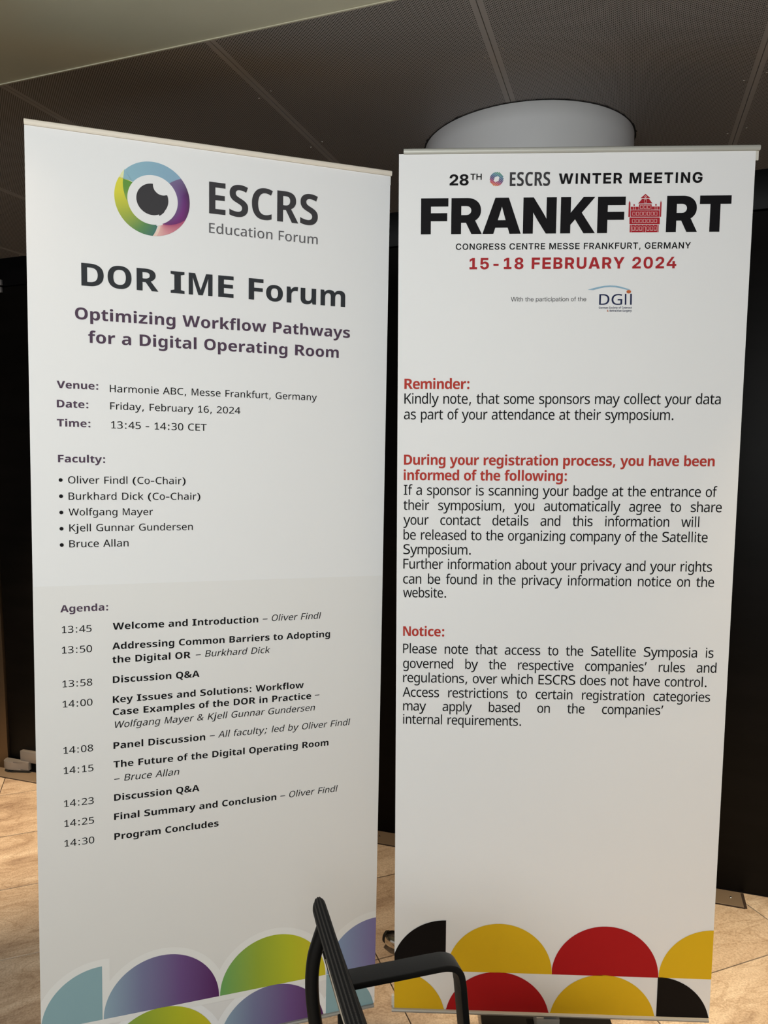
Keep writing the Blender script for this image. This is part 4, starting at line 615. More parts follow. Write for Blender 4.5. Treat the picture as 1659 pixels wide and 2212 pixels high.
'g6': '''
 	269	
,	269	48,-147 86,113 208,113 135,-147
A	693	6,0 266,728 428,728 687,0 545,0 418,382 ~398,443 377,511 ~356,579 329,672 365,672 ~338,579 317,511 ~296,443 276,382 145,0|161,174 161,280 533,280 533,174
C	725	378,-12 ~278,-12 200,35 ~123,81 79,165 ~35,250 35,363 ~35,478 79,562 ~123,647 200,693 ~278,739 378,739 ~439,739 493,721 ~546,703 587,668 ~628,634 655,586 ~682,538 691,478 560,478 ~553,513 537,540 ~521,567 497,586 ~474,604 444,614 ~414,623 379,623 ~312,623 264,591 ~217,559 191,500 ~165,442 165,363 ~165,285 191,227 ~216,169 264,136 ~312,104 379,104 ~414,104 444,114 ~473,123 497,142 ~520,160 536,187 ~553,214 560,248 691,248 ~682,189 655,141 ~628,93 587,59 ~546,25 492,7 ~439,-12
E	598	60,0 60,728 566,728 566,616 190,616 190,424 538,424 538,314 190,314 190,112 566,112 566,0
F	572	60,0 60,728 550,728 550,616 190,616 190,417 524,417 524,308 190,308 190,0
G	734	377,-12 ~276,-12 199,36 ~122,83 79,167 ~35,252 35,363 ~35,478 79,562 ~124,647 201,693 ~278,739 375,739 ~436,739 490,721 ~544,703 585,669 ~627,635 654,589 ~682,543 689,487 558,487 ~551,517 536,543 ~520,568 496,586 ~473,604 443,614 ~413,623 378,623 ~313,623 265,591 ~217,559 191,501 ~165,442 165,363 ~165,285 191,227 ~218,168 266,136 ~314,104 379,104 ~434,104 476,126 ~518,148 543,188 ~567,227 567,279 600,277 398,277 398,379 694,379 694,291 ~694,202 653,134 ~612,66 540,27 ~469,-12
H	715	60,0 60,728 190,728 190,427 525,427 525,728 654,728 654,0 525,0 525,316 190,316 190,0
K	668	152,171 152,333 ~177,363 203,392 ~228,421 253,450 ~278,479 303,508 497,728 656,728 347,381 338,381|60,0 60,728 190,728 190,509 190,335 190,273 190,0|510,0 276,344 355,444 661,0
M	882	60,0 60,728 246,728 388,345 ~395,324 405,295 ~414,265 425,232 ~435,199 444,170 ~453,141 458,121 426,121 ~432,141 441,170 ~449,199 459,232 ~470,265 479,295 ~489,324 496,345 635,728 821,728 821,0 694,0 694,371 ~694,395 695,427 ~696,458 697,493 ~698,528 698,564 ~699,600 700,632 716,632 ~704,595 692,557 ~680,520 669,485 ~658,450 649,421 ~639,392 632,371 494,0 388,0 249,371 ~241,392 232,421 ~222,450 211,485 ~199,520 187,557 ~175,595 162,632 182,632 ~183,600 184,564 ~184,528 185,493 ~186,458 187,427 ~188,395 188,371 188,0
N	720	60,0 60,728 200,728 455,322 ~466,305 482,278 ~498,250 516,219 ~534,187 550,157 536,125 ~534,156 533,197 ~532,237 531,274 ~530,311 530,331 530,728 660,728 660,0 520,0 290,365 ~278,385 258,417 ~239,450 214,492 ~190,534 162,583 183,602 ~186,547 187,501 ~189,454 189,420 ~190,385 190,366 190,0
O	748	374,-12 ~277,-12 200,35 ~123,81 79,166 ~35,250 35,363 ~35,477 79,562 ~123,646 200,693 ~277,739 374,739 ~472,739 548,693 ~625,646 669,562 ~713,477 713,363 ~713,250 669,166 ~625,81 548,35 ~472,-12|374,104 ~433,104 481,134 ~528,165 555,223 ~583,280 583,363 ~583,447 555,505 ~528,563 481,593 ~433,623 374,623 ~315,623 267,593 ~220,563 193,505 ~165,447 165,363 ~165,280 193,223 ~220,165 267,134 ~315,104
R	644	60,0 60,728 344,728 ~424,728 483,699 ~541,671 573,619 ~604,566 604,495 ~604,424 571,372 ~538,321 477,293 ~417,265 336,265 137,265 137,371 338,371 ~381,371 412,386 ~444,402 460,429 ~477,457 477,495 ~477,533 460,560 ~443,588 412,603 ~381,618 337,618 190,618 190,0|476,0 307,328 445,328 618,0
S	640	324,-12 ~234,-12 169,18 ~105,48 70,104 ~36,159 36,237 162,237 ~163,194 182,162 ~202,131 238,114 ~274,97 325,97 ~370,97 404,110 ~438,123 457,147 ~476,170 476,202 ~476,228 462,247 ~448,266 419,280 ~389,295 341,306 262,323 ~153,348 102,397 ~50,446 50,522 ~50,588 83,636 ~117,685 177,712 ~237,739 318,739 ~399,739 458,711 ~517,683 550,631 ~583,579 586,507 463,507 ~459,565 420,597 ~381,630 317,630 ~277,630 246,617 ~215,604 197,581 ~179,559 179,529 ~179,504 192,487 ~206,469 235,455 ~264,442 311,431 385,414 ~442,401 483,383 ~524,364 551,339 ~578,314 591,282 ~604,250 604,210 ~604,142 570,92 ~536,43 473,15 ~410,-12
T	627	23,616 23,728 604,728 604,616 378,616 378,0 249,0 249,616
U	704	352,-12 ~263,-12 197,22 ~131,55 94,115 ~58,174 58,251 58,728 185,728 185,262 ~185,215 206,179 ~226,144 263,123 ~301,102 352,102 ~403,102 441,123 ~478,144 498,179 ~519,215 519,262 519,728 646,728 646,251 ~646,174 610,115 ~573,55 507,22 ~441,-12
Y	674	275,0 275,281 6,728 155,728 286,503 ~305,472 322,440 ~339,409 357,377 322,377 ~339,409 356,440 ~374,472 392,503 520,728 668,728 402,281 402,0
''',
'gx': '''
 	269	
A	759	0,0 246,728 511,728 758,0 536,0 451,290 ~426,379 401,467 ~376,555 353,652 406,652 ~381,555 356,467 ~331,379 304,290 216,0|181,124 181,276 579,276 579,124
F	603	41,0 41,728 583,728 583,560 238,560 238,426 563,426 563,265 238,265 238,0
K	724	186,109 186,349 ~211,381 235,412 ~260,444 285,475 ~309,507 334,538 482,728 711,728 406,355 388,355|41,0 41,728 238,728 238,567 238,360 238,266 238,0|498,0 318,296 436,445 724,0
N	737	41,0 41,728 243,728 426,433 ~437,414 455,383 ~473,351 492,315 ~512,279 529,247 505,192 ~503,231 502,281 ~500,330 499,377 ~499,423 499,451 499,728 696,728 696,0 494,0 324,273 ~309,297 288,334 ~266,371 242,416 ~217,462 192,510 231,522 ~234,471 236,421 ~238,372 238,334 ~238,295 238,273 238,0
R	664	41,0 41,728 348,728 ~434,728 497,697 ~560,666 595,609 ~629,553 629,475 ~629,400 593,345 ~557,290 492,260 ~427,230 337,230 162,230 162,384 333,384 ~365,384 388,395 ~411,407 423,427 ~436,448 436,475 ~436,503 423,523 ~411,544 388,555 ~365,567 333,567 238,567 238,0|444,0 285,330 488,330 651,0
T	654	20,560 20,728 634,728 634,560 426,560 426,0 228,0 228,560
''',
'g4': '''
 	269	
W	949	208,0 10,728 99,728 216,273 ~226,238 234,203 ~242,168 250,133 ~258,98 265,62 254,62 ~262,98 270,133 ~277,168 286,203 ~294,238 304,273 424,728 525,728 645,273 ~654,238 663,203 ~671,168 679,133 ~688,98 695,62 683,62 ~690,98 698,133 ~706,168 715,203 ~724,238 732,273 850,728 939,728 740,0 638,0 510,469 ~497,518 486,566 ~475,615 465,664 483,664 ~473,615 462,566 ~452,518 438,469 312,0
a	518	219,-8 ~167,-8 127,10 ~86,27 63,62 ~39,97 39,148 ~39,193 56,221 ~74,249 103,264 ~132,280 169,289 ~206,297 244,302 ~293,309 322,312 ~350,315 362,323 ~374,331 374,351 374,355 ~374,384 361,406 ~347,427 322,440 ~296,452 260,452 ~224,452 197,440 ~169,428 153,408 ~136,387 134,361 50,361 ~52,409 79,446 ~106,482 152,504 ~199,525 260,525 ~305,525 341,513 ~377,501 403,479 ~429,456 442,425 ~456,394 456,355 456,0 374,0 374,73 372,73 ~363,55 345,36 ~327,17 296,5 ~266,-8|230,66 ~281,66 313,85 ~345,103 359,132 ~374,162 374,195 374,260 ~369,255 356,251 ~343,248 324,244 ~306,240 284,237 ~262,233 240,230 ~210,227 184,217 ~157,208 141,190 ~124,173 124,144 ~124,120 137,102 ~150,85 174,76 ~198,66
c	523	274,-12 ~203,-12 149,23 ~95,57 65,118 ~35,178 35,257 ~35,336 65,397 ~95,458 149,493 ~203,527 274,527 ~318,527 356,514 ~393,500 422,476 ~450,452 468,419 ~486,387 492,348 408,348 ~403,371 393,390 ~382,409 365,423 ~348,437 326,444 ~303,452 274,452 ~226,452 191,428 ~156,404 138,360 ~119,316 119,257 ~119,198 138,155 ~156,111 191,87 ~226,63 274,63 ~303,63 325,71 ~347,78 363,92 ~379,106 390,125 ~400,145 406,168 492,168 ~486,130 468,97 ~450,64 421,40 ~393,16 355,2 ~318,-12
e	536	274,-12 ~199,-12 145,23 ~92,58 63,118 ~35,179 35,257 ~35,335 65,396 ~95,458 147,492 ~200,527 269,527 ~322,527 365,508 ~409,488 439,452 ~470,416 487,366 ~503,317 503,257 503,234 79,234 79,305 457,305 421,280 ~421,333 402,372 ~383,411 349,432 ~315,453 269,453 ~223,453 189,432 ~155,411 136,372 ~117,333 117,280 117,245 ~117,192 135,151 ~154,110 189,87 ~224,63 274,63 ~311,63 339,75 ~367,86 385,107 ~403,127 411,154 494,154 ~484,105 454,68 ~423,30 377,9 ~331,-12
f	306	287,516 287,444 7,444 7,516|99,0 99,607 ~99,645 116,671 ~132,698 163,713 ~193,728 235,728 ~252,728 267,728 ~282,728 287,728 287,656 ~282,656 267,656 ~251,656 243,656 ~210,656 196,642 ~182,628 182,595 182,0
h	547	145,302 145,0 62,0 62,728 145,728 145,391 119,391 ~145,460 190,493 ~235,525 296,525 ~348,525 391,503 ~434,480 460,435 ~485,389 485,320 485,0 402,0 402,314 ~402,381 370,415 ~338,449 280,449 ~243,449 212,434 ~181,419 163,386 ~145,354
i	206	62,0 62,516 145,516 145,0|103,616 ~80,616 63,633 ~46,650 46,673 ~46,696 63,713 ~80,729 103,729 ~126,729 143,713 ~160,696 160,673 ~160,649 143,633 ~126,616
n	547	145,302 145,0 62,0 62,516 143,516 143,391 119,391 ~145,460 190,493 ~235,525 296,525 ~348,525 391,503 ~434,480 460,435 ~485,389 485,320 485,0 402,0 402,314 ~402,381 370,415 ~338,449 280,449 ~243,449 212,434 ~181,419 163,386 ~145,354
o	549	274,-12 ~203,-12 149,23 ~95,57 65,118 ~35,178 35,257 ~35,336 65,397 ~95,458 149,493 ~203,527 274,527 ~346,527 400,493 ~454,458 484,397 ~514,336 514,257 ~514,178 484,118 ~454,57 400,23 ~346,-12|274,63 ~323,63 358,87 ~393,111 411,155 ~430,199 430,257 ~430,316 411,360 ~393,403 358,428 ~323,452 274,452 ~226,452 191,428 ~156,404 138,360 ~119,316 119,257 ~119,198 138,155 ~156,111 191,87 ~226,63
p	565	62,-204 62,516 143,516 143,439 144,439 ~160,468 186,487 ~211,506 242,516 ~273,525 307,525 ~374,525 424,492 ~475,458 502,398 ~530,337 530,258 ~530,179 502,118 ~475,58 424,24 ~374,-10 307,-10 ~273,-10 244,0 ~214,9 189,29 ~164,48 146,78 145,78 145,-204|294,65 ~339,65 373,87 ~407,109 427,152 ~446,195 446,258 ~446,321 427,364 ~407,407 373,429 ~339,451 294,451 ~246,451 211,427 ~176,403 157,360 ~138,316 138,258 ~138,200 157,156 ~176,113 211,89 ~246,65
r	322	62,0 62,516 141,516 141,435 143,435 ~157,475 188,499 ~218,523 267,523 ~278,523 287,522 ~297,521 302,521 302,438 ~297,439 283,441 ~269,443 251,443 ~223,443 198,430 ~174,417 159,389 ~145,361 145,317 145,0
t	311	287,516 287,444 7,444 7,516|99,656 182,656 182,125 ~182,95 195,83 ~207,71 239,71 ~250,71 263,71 ~276,71 287,71 287,0 ~274,0 259,0 ~244,0 231,0 ~165,0 132,29 ~99,58 99,116
''',
'tb': '''
 	273	
,	289	212,116 218,105 ~206,53 186,-8 ~166,-68 141,-129 37,-129 ~50,-65 62,-1 ~74,63 80,116
:	322	81,72 ~81,119 105,138 ~128,157 162,157 ~194,157 217,138 ~240,119 240,72 ~240,27 217,7 ~194,-13 162,-13 ~128,-13 105,7 ~81,27|81,472 ~81,519 105,538 ~128,557 162,557 ~194,557 217,538 ~240,519 240,472 ~240,427 217,407 ~194,387 162,387 ~128,387 105,407 ~81,427
D	664	636,369 ~636,247 591,164 ~547,82 465,41 ~384,0 271,0 57,0 57,714 288,714 ~398,714 476,674 ~553,635 595,558 ~636,482|476,364 ~476,439 454,488 ~432,537 390,561 ~348,585 286,585 211,585 211,131 271,131 ~375,131 425,189 ~476,247
N	677	627,0 444,0 173,533 169,533 ~171,510 173,478 ~175,446 176,412 ~177,378 177,348 177,0 50,0 50,714 232,714 503,186 506,186 ~505,207 503,238 ~501,269 500,303 ~499,337 499,364 499,714 627,714
R	626	288,714 ~385,714 448,691 ~512,667 543,621 ~575,575 575,506 ~575,458 558,421 ~541,385 511,358 ~482,332 444,314 652,0 468,0 306,272 224,272 224,0 62,0 62,714|285,591 224,591 224,394 285,394 ~345,394 378,418 ~411,443 411,498 ~411,529 398,550 ~385,570 357,581 ~329,591
a	534	285,557 ~383,557 435,508 ~488,459 488,364 488,0 384,0 355,74 351,74 ~329,45 306,26 ~282,7 252,-1 ~222,-10 178,-10 ~132,-10 96,9 ~59,27 38,65 ~18,104 18,162 ~18,248 77,291 ~136,335 252,339 339,342 339,358 ~339,405 319,424 ~298,443 261,443 ~227,443 189,432 ~152,420 115,402 72,508 ~114,531 167,544 ~221,557|286,250 ~221,247 196,227 ~170,206 170,169 ~170,136 188,120 ~206,103 236,103 ~280,103 310,131 ~340,158 340,207 340,252
b	559	196,584 ~196,553 194,525 ~193,497 190,476 196,476 ~217,510 252,534 ~286,557 342,557 ~428,557 482,485 ~536,413 536,275 ~536,181 511,118 ~486,54 441,22 ~397,-10 338,-10 ~281,-10 249,11 ~217,33 196,59 186,59 162,0 48,0 48,760 196,760|293,433 ~258,433 237,417 ~215,402 206,370 ~196,339 196,289 196,270 ~196,194 218,155 ~239,117 295,117 ~339,117 362,158 ~384,198 384,276 ~384,354 362,393 ~340,433
c	471	286,-10 ~209,-10 150,20 ~92,49 60,112 ~28,174 28,271 ~28,371 63,434 ~98,497 159,527 ~220,557 298,557 ~344,557 386,547 ~428,537 461,520 416,402 ~386,414 357,423 ~327,432 297,432 ~261,432 235,414 ~210,396 196,361 ~183,326 183,272 ~183,219 197,184 ~210,150 236,133 ~261,116 296,116 ~337,116 375,128 ~413,140 446,159 446,32 ~415,13 377,1 ~338,-10
d	559	217,-10 ~131,-10 77,62 ~23,134 23,273 ~23,414 78,485 ~133,557 221,557 ~258,557 285,547 ~312,536 332,518 ~352,500 366,477 370,477 ~367,495 365,528 ~363,562 363,590 363,760 512,760 512,0 398,0 368,71 363,71 ~349,48 329,30 ~309,12 282,1 ~254,-10|270,115 ~326,115 349,150 ~372,185 373,256 373,271 ~373,348 351,389 ~329,431 269,431 ~225,431 199,390 ~174,349 174,270 ~174,192 199,154 ~225,115
e	531	273,557 ~346,557 399,529 ~452,500 480,444 ~508,389 508,308 508,234 175,234 ~177,175 211,140 ~244,106 307,106 ~356,106 396,115 ~435,125 478,146 478,29 ~439,9 397,-1 ~354,-10 291,-10 ~213,-10 153,20 ~93,50 59,113 ~24,175 24,270 ~24,366 55,430 ~87,493 143,525 ~199,557|277,447 ~235,447 209,419 ~183,392 179,337 370,337 ~370,369 359,393 ~349,418 328,432 ~308,447
f	338	341,429 226,429 226,0 80,0 80,429 6,429 6,506 83,547 83,563 ~83,669 124,717 ~166,765 254,765 ~290,765 320,759 ~350,753 379,742 347,636 ~333,641 316,644 ~298,648 279,648 ~252,648 239,629 ~226,610 226,569 226,547 341,547
g	559	220,557 ~273,557 309,536 ~345,514 369,478 373,478 385,547 512,547 512,-4 ~512,-81 483,-134 ~455,-186 397,-213 ~338,-240 249,-240 ~188,-240 141,-232 ~93,-225 52,-207 52,-75 ~95,-95 140,-106 ~184,-117 244,-117 ~302,-117 333,-89 ~364,-61 364,-11 364,2 ~364,15 365,35 ~366,54 368,70 363,70 ~342,35 307,12 ~272,-10 218,-10 ~130,-10 76,63 ~23,136 23,273 ~23,409 77,483 ~131,557|269,434 ~238,434 217,415 ~196,397 185,360 ~174,324 174,271 ~174,190 199,151 ~223,112 272,112 ~299,112 318,121 ~338,129 350,147 ~362,164 368,190 ~373,217 373,253 373,275 ~373,328 363,363 ~353,399 331,416 ~308,434
h	570	193,613 ~193,566 191,532 ~189,497 187,477 194,477 ~211,506 233,523 ~255,541 283,549 ~311,557 342,557 ~397,557 438,536 ~479,515 502,471 ~526,427 526,356 526,0 379,0 379,316 ~379,374 360,403 ~340,433 300,433 ~260,433 236,412 ~213,391 203,352 ~193,312 193,254 193,0 47,0 47,760 193,760
i	273	207,547 207,0 66,0 66,547|137,763 ~168,763 191,747 ~214,731 214,688 ~214,646 191,629 ~168,613 137,613 ~105,613 83,629 ~61,646 61,688 ~61,731 83,747 ~105,763
l	273	208,0 66,0 66,760 208,760
m	846	636,557 ~723,557 768,510 ~813,462 813,356 813,0 668,0 668,316 ~668,379 649,406 ~631,433 593,433 ~540,433 518,391 ~497,349 497,271 497,0 352,0 352,316 ~352,356 344,382 ~335,408 319,420 ~303,433 278,433 ~240,433 219,412 ~198,391 190,351 ~181,312 181,254 181,0 36,0 36,547 147,547 168,478 173,478 ~187,502 209,520 ~231,538 260,548 ~289,557 325,557 ~382,557 419,536 ~456,515 478,476 483,476 ~508,516 548,537 ~588,557
n	570	344,557 ~428,557 477,510 ~526,462 526,356 526,0 379,0 379,316 ~379,374 360,403 ~341,433 300,433 ~238,433 216,387 ~193,341 193,254 193,0 47,0 47,547 159,547 179,474 185,474 ~202,501 226,519 ~249,538 279,548 ~309,557
o	550	526,275 ~526,207 509,153 ~491,100 458,64 ~426,28 379,9 ~332,-10 273,-10 ~219,-10 173,9 ~127,28 94,64 ~61,100 42,153 ~23,207 23,275 ~23,366 54,429 ~84,492 141,524 ~197,557 276,557 ~349,557 406,524 ~462,492 494,429 ~526,366|174,275 ~174,223 184,185 ~194,148 217,128 ~239,109 275,109 ~311,109 333,128 ~355,148 366,185 ~376,223 376,275 ~376,328 365,364 ~355,400 333,419 ~311,438 274,438 ~221,438 197,396 ~174,354
p	559	342,557 ~432,557 484,485 ~536,413 536,275 ~536,182 510,118 ~485,54 440,22 ~396,-10 338,-10 ~300,-10 273,0 ~246,11 227,26 ~209,42 196,59 190,59 ~192,40 194,17 ~196,-6 196,-32 196,-240 48,-240 48,547 168,547 189,476 196,476 ~210,499 230,517 ~249,535 277,546 ~304,557|292,433 ~257,433 236,417 ~215,401 206,370 ~197,339 196,291 196,276 ~196,224 205,189 ~213,153 235,135 ~256,117 293,117 ~324,117 344,135 ~364,153 374,188 ~384,224 384,277 ~384,356 361,394 ~338,433
r	398	344,557 ~359,557 375,555 ~392,554 401,551 387,405 ~376,407 362,409 ~348,411 327,411 ~306,411 284,404 ~262,398 243,382 ~225,367 214,341 ~202,316 202,277 202,0 54,0 54,547 166,547 188,456 195,456 ~210,484 233,507 ~256,530 284,544 ~313,557
s	475	450,163 ~450,111 426,72 ~401,33 350,11 ~299,-10 220,-10 ~162,-10 117,-3 ~72,5 29,22 29,150 ~75,129 127,118 ~179,106 216,106 ~260,106 280,118 ~300,130 300,151 ~300,166 290,177 ~279,189 253,201 ~226,214 176,233 ~128,253 95,274 ~62,296 45,326 ~28,357 28,401 ~28,478 89,518 ~149,557 249,557 ~303,557 350,546 ~396,535 444,514 399,409 ~360,426 319,437 ~278,447 248,447 ~215,447 197,438 ~179,428 179,410 ~179,396 189,386 ~199,375 225,364 ~252,352 300,333 ~350,314 383,292 ~416,271 433,240 ~450,210
t	364	273,114 ~295,114 315,119 ~334,124 352,131 352,16 ~329,5 300,-3 ~271,-10 230,-10 ~184,-10 149,6 ~113,22 92,62 ~71,102 71,173 71,429 7,429 7,495 83,547 123,662 216,662 216,547 346,547 346,429 216,429 216,183 ~216,148 231,131 ~247,114
u	570	523,547 523,0 411,0 392,70 384,70 ~368,42 343,24 ~318,6 288,-2 ~258,-10 226,-10 ~172,-10 131,11 ~90,32 67,76 ~44,120 44,190 44,547 191,547 191,231 ~191,173 210,144 ~229,115 270,115 ~311,115 335,135 ~358,156 367,196 ~376,236 376,293 376,547
v	520	182,0 -19,547 139,547 237,224 ~240,215 244,199 ~249,184 252,168 ~256,152 257,139 260,139 ~261,152 265,167 ~268,183 273,198 ~277,213 280,223 381,547 539,547 337,0
w	784	423,262 ~416,289 410,319 ~404,350 399,377 ~394,405 392,420 389,420 ~387,405 382,377 ~377,349 370,318 ~364,286 357,258 289,0 127,0 -18,548 133,548 186,311 ~192,286 197,254 ~203,223 207,192 ~212,160 213,136 217,136 ~218,153 222,177 ~226,200 230,224 ~235,248 239,268 ~243,288 246,298 309,548 477,548 537,296 ~542,276 548,247 ~554,219 559,190 ~565,160 567,136 570,136 ~572,160 576,192 ~581,223 586,255 ~592,287 598,311 654,548 802,548 655,0 490,0
y	521	-20,547 140,547 239,234 ~243,221 248,206 ~252,191 255,175 ~258,160 259,145 263,145 ~267,167 273,190 ~280,214 286,234 383,547 540,547 324,-48 ~301,-109 271,-153 ~241,-196 198,-218 ~154,-240 90,-240 ~66,-240 48,-238 ~30,-235 16,-232 16,-109 ~27,-111 42,-113 ~57,-115 74,-115 ~104,-115 124,-102 ~144,-90 158,-69 ~171,-48 181,-23 191,5
''',
't': '''
 	281	
,	291	201,116 208,105 ~196,52 174,-11 ~152,-74 130,-129 66,-129 ~78,-71 91,-4 ~104,64 110,116
.	291	86,57 ~86,95 103,110 ~120,126 145,126 ~170,126 187,110 ~205,95 205,57 ~205,20 187,3 ~170,-14 145,-14 ~120,-14 103,3 ~86,20
A	547	472,0 398,213 145,213 72,0 -21,0 229,717 317,717 567,0|304,507 ~301,516 295,539 ~288,561 282,585 ~276,609 272,622 ~268,601 262,579 ~257,558 252,539 ~247,520 243,507 173,300 373,300
C	559	360,638 ~308,638 266,619 ~224,600 195,563 ~166,527 150,474 ~135,422 135,357 ~135,271 160,207 ~185,144 235,110 ~285,76 360,76 ~405,76 445,85 ~485,93 523,106 523,20 ~485,4 444,-3 ~403,-10 347,-10 ~244,-10 174,35 ~105,80 70,163 ~36,246 36,358 ~36,439 57,506 ~79,573 120,622 ~161,671 222,697 ~283,724 361,724 ~413,724 462,713 ~511,702 550,681 514,598 ~482,614 444,626 ~406,638
E	506	467,0 74,0 74,714 467,714 467,628 171,628 171,415 450,415 450,330 171,330 171,86 467,86
F	460	167,0 73,0 73,714 454,714 454,628 167,628 167,386 436,386 436,300 167,300
I	337	298,0 38,0 38,57 120,78 120,636 38,657 38,714 298,714 298,657 216,636 216,78 298,57
K	554	575,0 464,0 233,335 165,274 165,0 70,0 70,714 165,714 165,366 ~192,399 220,432 ~248,465 276,498 457,714 566,714 301,402
P	482	229,714 ~348,714 403,659 ~458,603 458,502 ~458,458 446,417 ~433,376 405,344 ~377,312 331,293 ~284,274 216,274 148,274 148,0 63,0 63,714|222,630 148,630 148,359 207,359 ~262,359 298,372 ~335,386 353,417 ~371,448 371,498 ~371,564 335,597 ~300,630
R	556	261,714 ~347,714 402,691 ~457,669 485,624 ~512,578 512,510 ~512,455 492,417 ~473,379 442,356 ~412,333 377,319 565,0 455,0 292,292 165,292 165,0 70,0 70,714|256,630 165,630 165,374 261,374 ~340,374 377,407 ~414,440 414,506 ~414,551 397,578 ~380,605 345,617 ~311,630
S	547	519,193 ~519,130 486,85 ~453,40 391,15 ~329,-10 244,-10 ~201,-10 162,-6 ~123,-2 91,6 ~59,14 33,25 33,119 ~74,102 131,88 ~189,75 249,75 ~303,75 340,88 ~376,102 394,127 ~413,151 413,185 ~413,218 397,241 ~381,264 343,284 ~305,304 237,327 ~173,349 130,377 ~86,405 64,444 ~42,484 42,540 ~42,598 74,639 ~105,680 161,702 ~217,724 289,724 ~353,724 406,713 ~459,701 502,683 469,600 ~429,616 383,627 ~336,638 287,638 ~241,638 210,626 ~180,614 164,591 ~149,569 149,539 ~149,505 165,482 ~181,459 216,440 ~252,422 314,400 ~380,377 426,350 ~471,323 495,286 ~519,249
a	480	248,547 ~338,547 382,503 ~426,459 426,365 426,0 362,0 345,76 341,76 ~320,47 298,27 ~276,8 247,-1 ~218,-10 177,-10 ~133,-10 98,7 ~63,24 43,60 ~23,96 23,151 ~23,232 80,275 ~138,319 256,323 339,326 339,355 ~339,420 313,445 ~288,470 241,470 ~204,470 169,457 ~134,445 104,429 77,500 ~110,520 154,533 ~199,547|269,258 ~182,254 148,227 ~115,200 115,151 ~115,107 139,87 ~163,67 200,67 ~260,67 299,103 ~338,139 338,213 338,261
b	498	138,576 ~138,543 137,513 ~135,484 133,467 138,467 ~158,501 192,524 ~226,547 281,547 ~366,547 418,477 ~470,407 470,269 ~470,177 447,114 ~423,52 380,21 ~337,-10 280,-10 ~226,-10 192,13 ~158,36 138,67 132,67 115,0 54,0 54,760 138,760|263,467 ~216,467 189,446 ~161,425 150,383 ~138,340 138,273 138,267 ~138,172 165,121 ~192,70 265,70 ~324,70 354,122 ~383,173 383,270 ~383,368 354,417 ~325,467
c	417	263,-10 ~196,-10 144,19 ~93,48 63,109 ~34,171 34,266 ~34,365 65,427 ~96,489 149,518 ~202,548 269,548 ~308,548 344,539 ~379,530 403,517 375,438 ~352,448 323,456 ~294,464 267,464 ~220,464 188,442 ~157,419 142,376 ~127,332 127,267 ~127,204 142,161 ~157,117 188,95 ~218,73 263,73 ~304,73 335,82 ~367,92 393,105 393,21 ~368,6 337,-2 ~306,-10
d	498	217,-10 ~131,-10 80,60 ~28,130 28,268 ~28,406 80,477 ~132,548 218,548 ~254,548 281,537 ~308,527 327,508 ~347,490 361,468 366,468 ~365,482 363,509 ~360,535 360,552 360,760 445,760 445,0 378,0 364,72 360,72 ~347,49 327,30 ~307,12 280,1 ~253,-10|234,70 ~305,70 334,115 ~362,160 362,251 362,267 ~362,364 335,415 ~307,467 233,467 ~175,467 145,413 ~115,358 115,266 ~115,172 145,121 ~175,70
e	477	247,548 ~310,548 355,518 ~401,488 425,433 ~449,379 449,305 449,249 121,249 ~123,162 162,116 ~201,70 271,70 ~317,70 353,80 ~388,90 427,108 427,26 ~390,7 353,-1 ~317,-10 266,-10 ~197,-10 143,21 ~90,52 60,113 ~31,175 31,265 ~31,354 58,417 ~85,480 133,514 ~182,548|247,470 ~192,470 161,432 ~129,393 123,323 360,323 ~360,367 348,400 ~335,433 311,451 ~286,470
f	281	282,463 166,463 166,0 82,0 82,463 3,463 3,509 83,540 83,569 ~83,673 122,719 ~162,765 234,765 ~263,765 286,759 ~310,754 328,746 306,672 ~293,677 275,682 ~257,687 238,687 ~202,687 184,659 ~166,631 166,571 166,538 282,538
g	498	217,548 ~264,548 300,527 ~336,507 362,467 366,467 377,538 445,538 445,-8 ~445,-84 422,-136 ~399,-188 352,-214 ~305,-240 232,-240 ~181,-240 139,-232 ~97,-223 63,-206 63,-118 ~97,-138 141,-149 ~185,-160 235,-160 ~294,-160 328,-121 ~361,-83 361,-15 361,5 ~361,17 362,39 ~363,61 364,71 360,71 ~337,31 301,10 ~266,-10 218,-10 ~129,-10 79,63 ~28,136 28,268 ~28,397 79,472 ~129,548|233,467 ~195,467 169,444 ~142,420 129,376 ~115,331 115,267 ~115,170 145,119 ~176,69 234,69 ~269,69 293,79 ~317,89 333,111 ~348,133 356,167 ~363,201 363,247 363,268 ~363,338 350,382 ~336,426 307,446 ~278,467
h	506	139,547 ~139,525 137,503 ~136,481 134,464 140,464 ~155,492 177,510 ~200,528 227,537 ~255,547 284,547 ~340,547 379,526 ~417,506 436,462 ~456,419 456,350 456,0 371,0 371,339 ~371,403 347,435 ~323,467 271,467 ~220,467 192,444 ~163,422 151,379 ~139,336 139,274 139,0 54,0 54,760 139,760
i	220	150,538 150,0 69,0 69,538|111,741 ~129,741 143,727 ~157,713 157,682 ~157,652 143,638 ~129,623 111,623 ~91,623 77,638 ~64,652 64,682 ~64,713 77,727 ~91,741
l	220	150,0 69,0 69,760 150,760
m	778	575,548 ~656,548 696,501 ~737,454 737,350 737,0 651,0 651,341 ~651,404 628,435 ~605,467 557,467 ~491,467 462,422 ~434,378 434,293 434,0 348,0 348,341 ~348,383 338,411 ~327,439 307,453 ~286,467 254,467 ~207,467 181,444 ~154,422 143,380 ~131,337 131,275 131,0 45,0 45,538 114,538 127,465 131,465 ~146,493 168,511 ~189,529 216,538 ~243,548 272,548 ~327,548 364,526 ~401,504 418,459 423,459 ~446,504 487,526 ~528,548
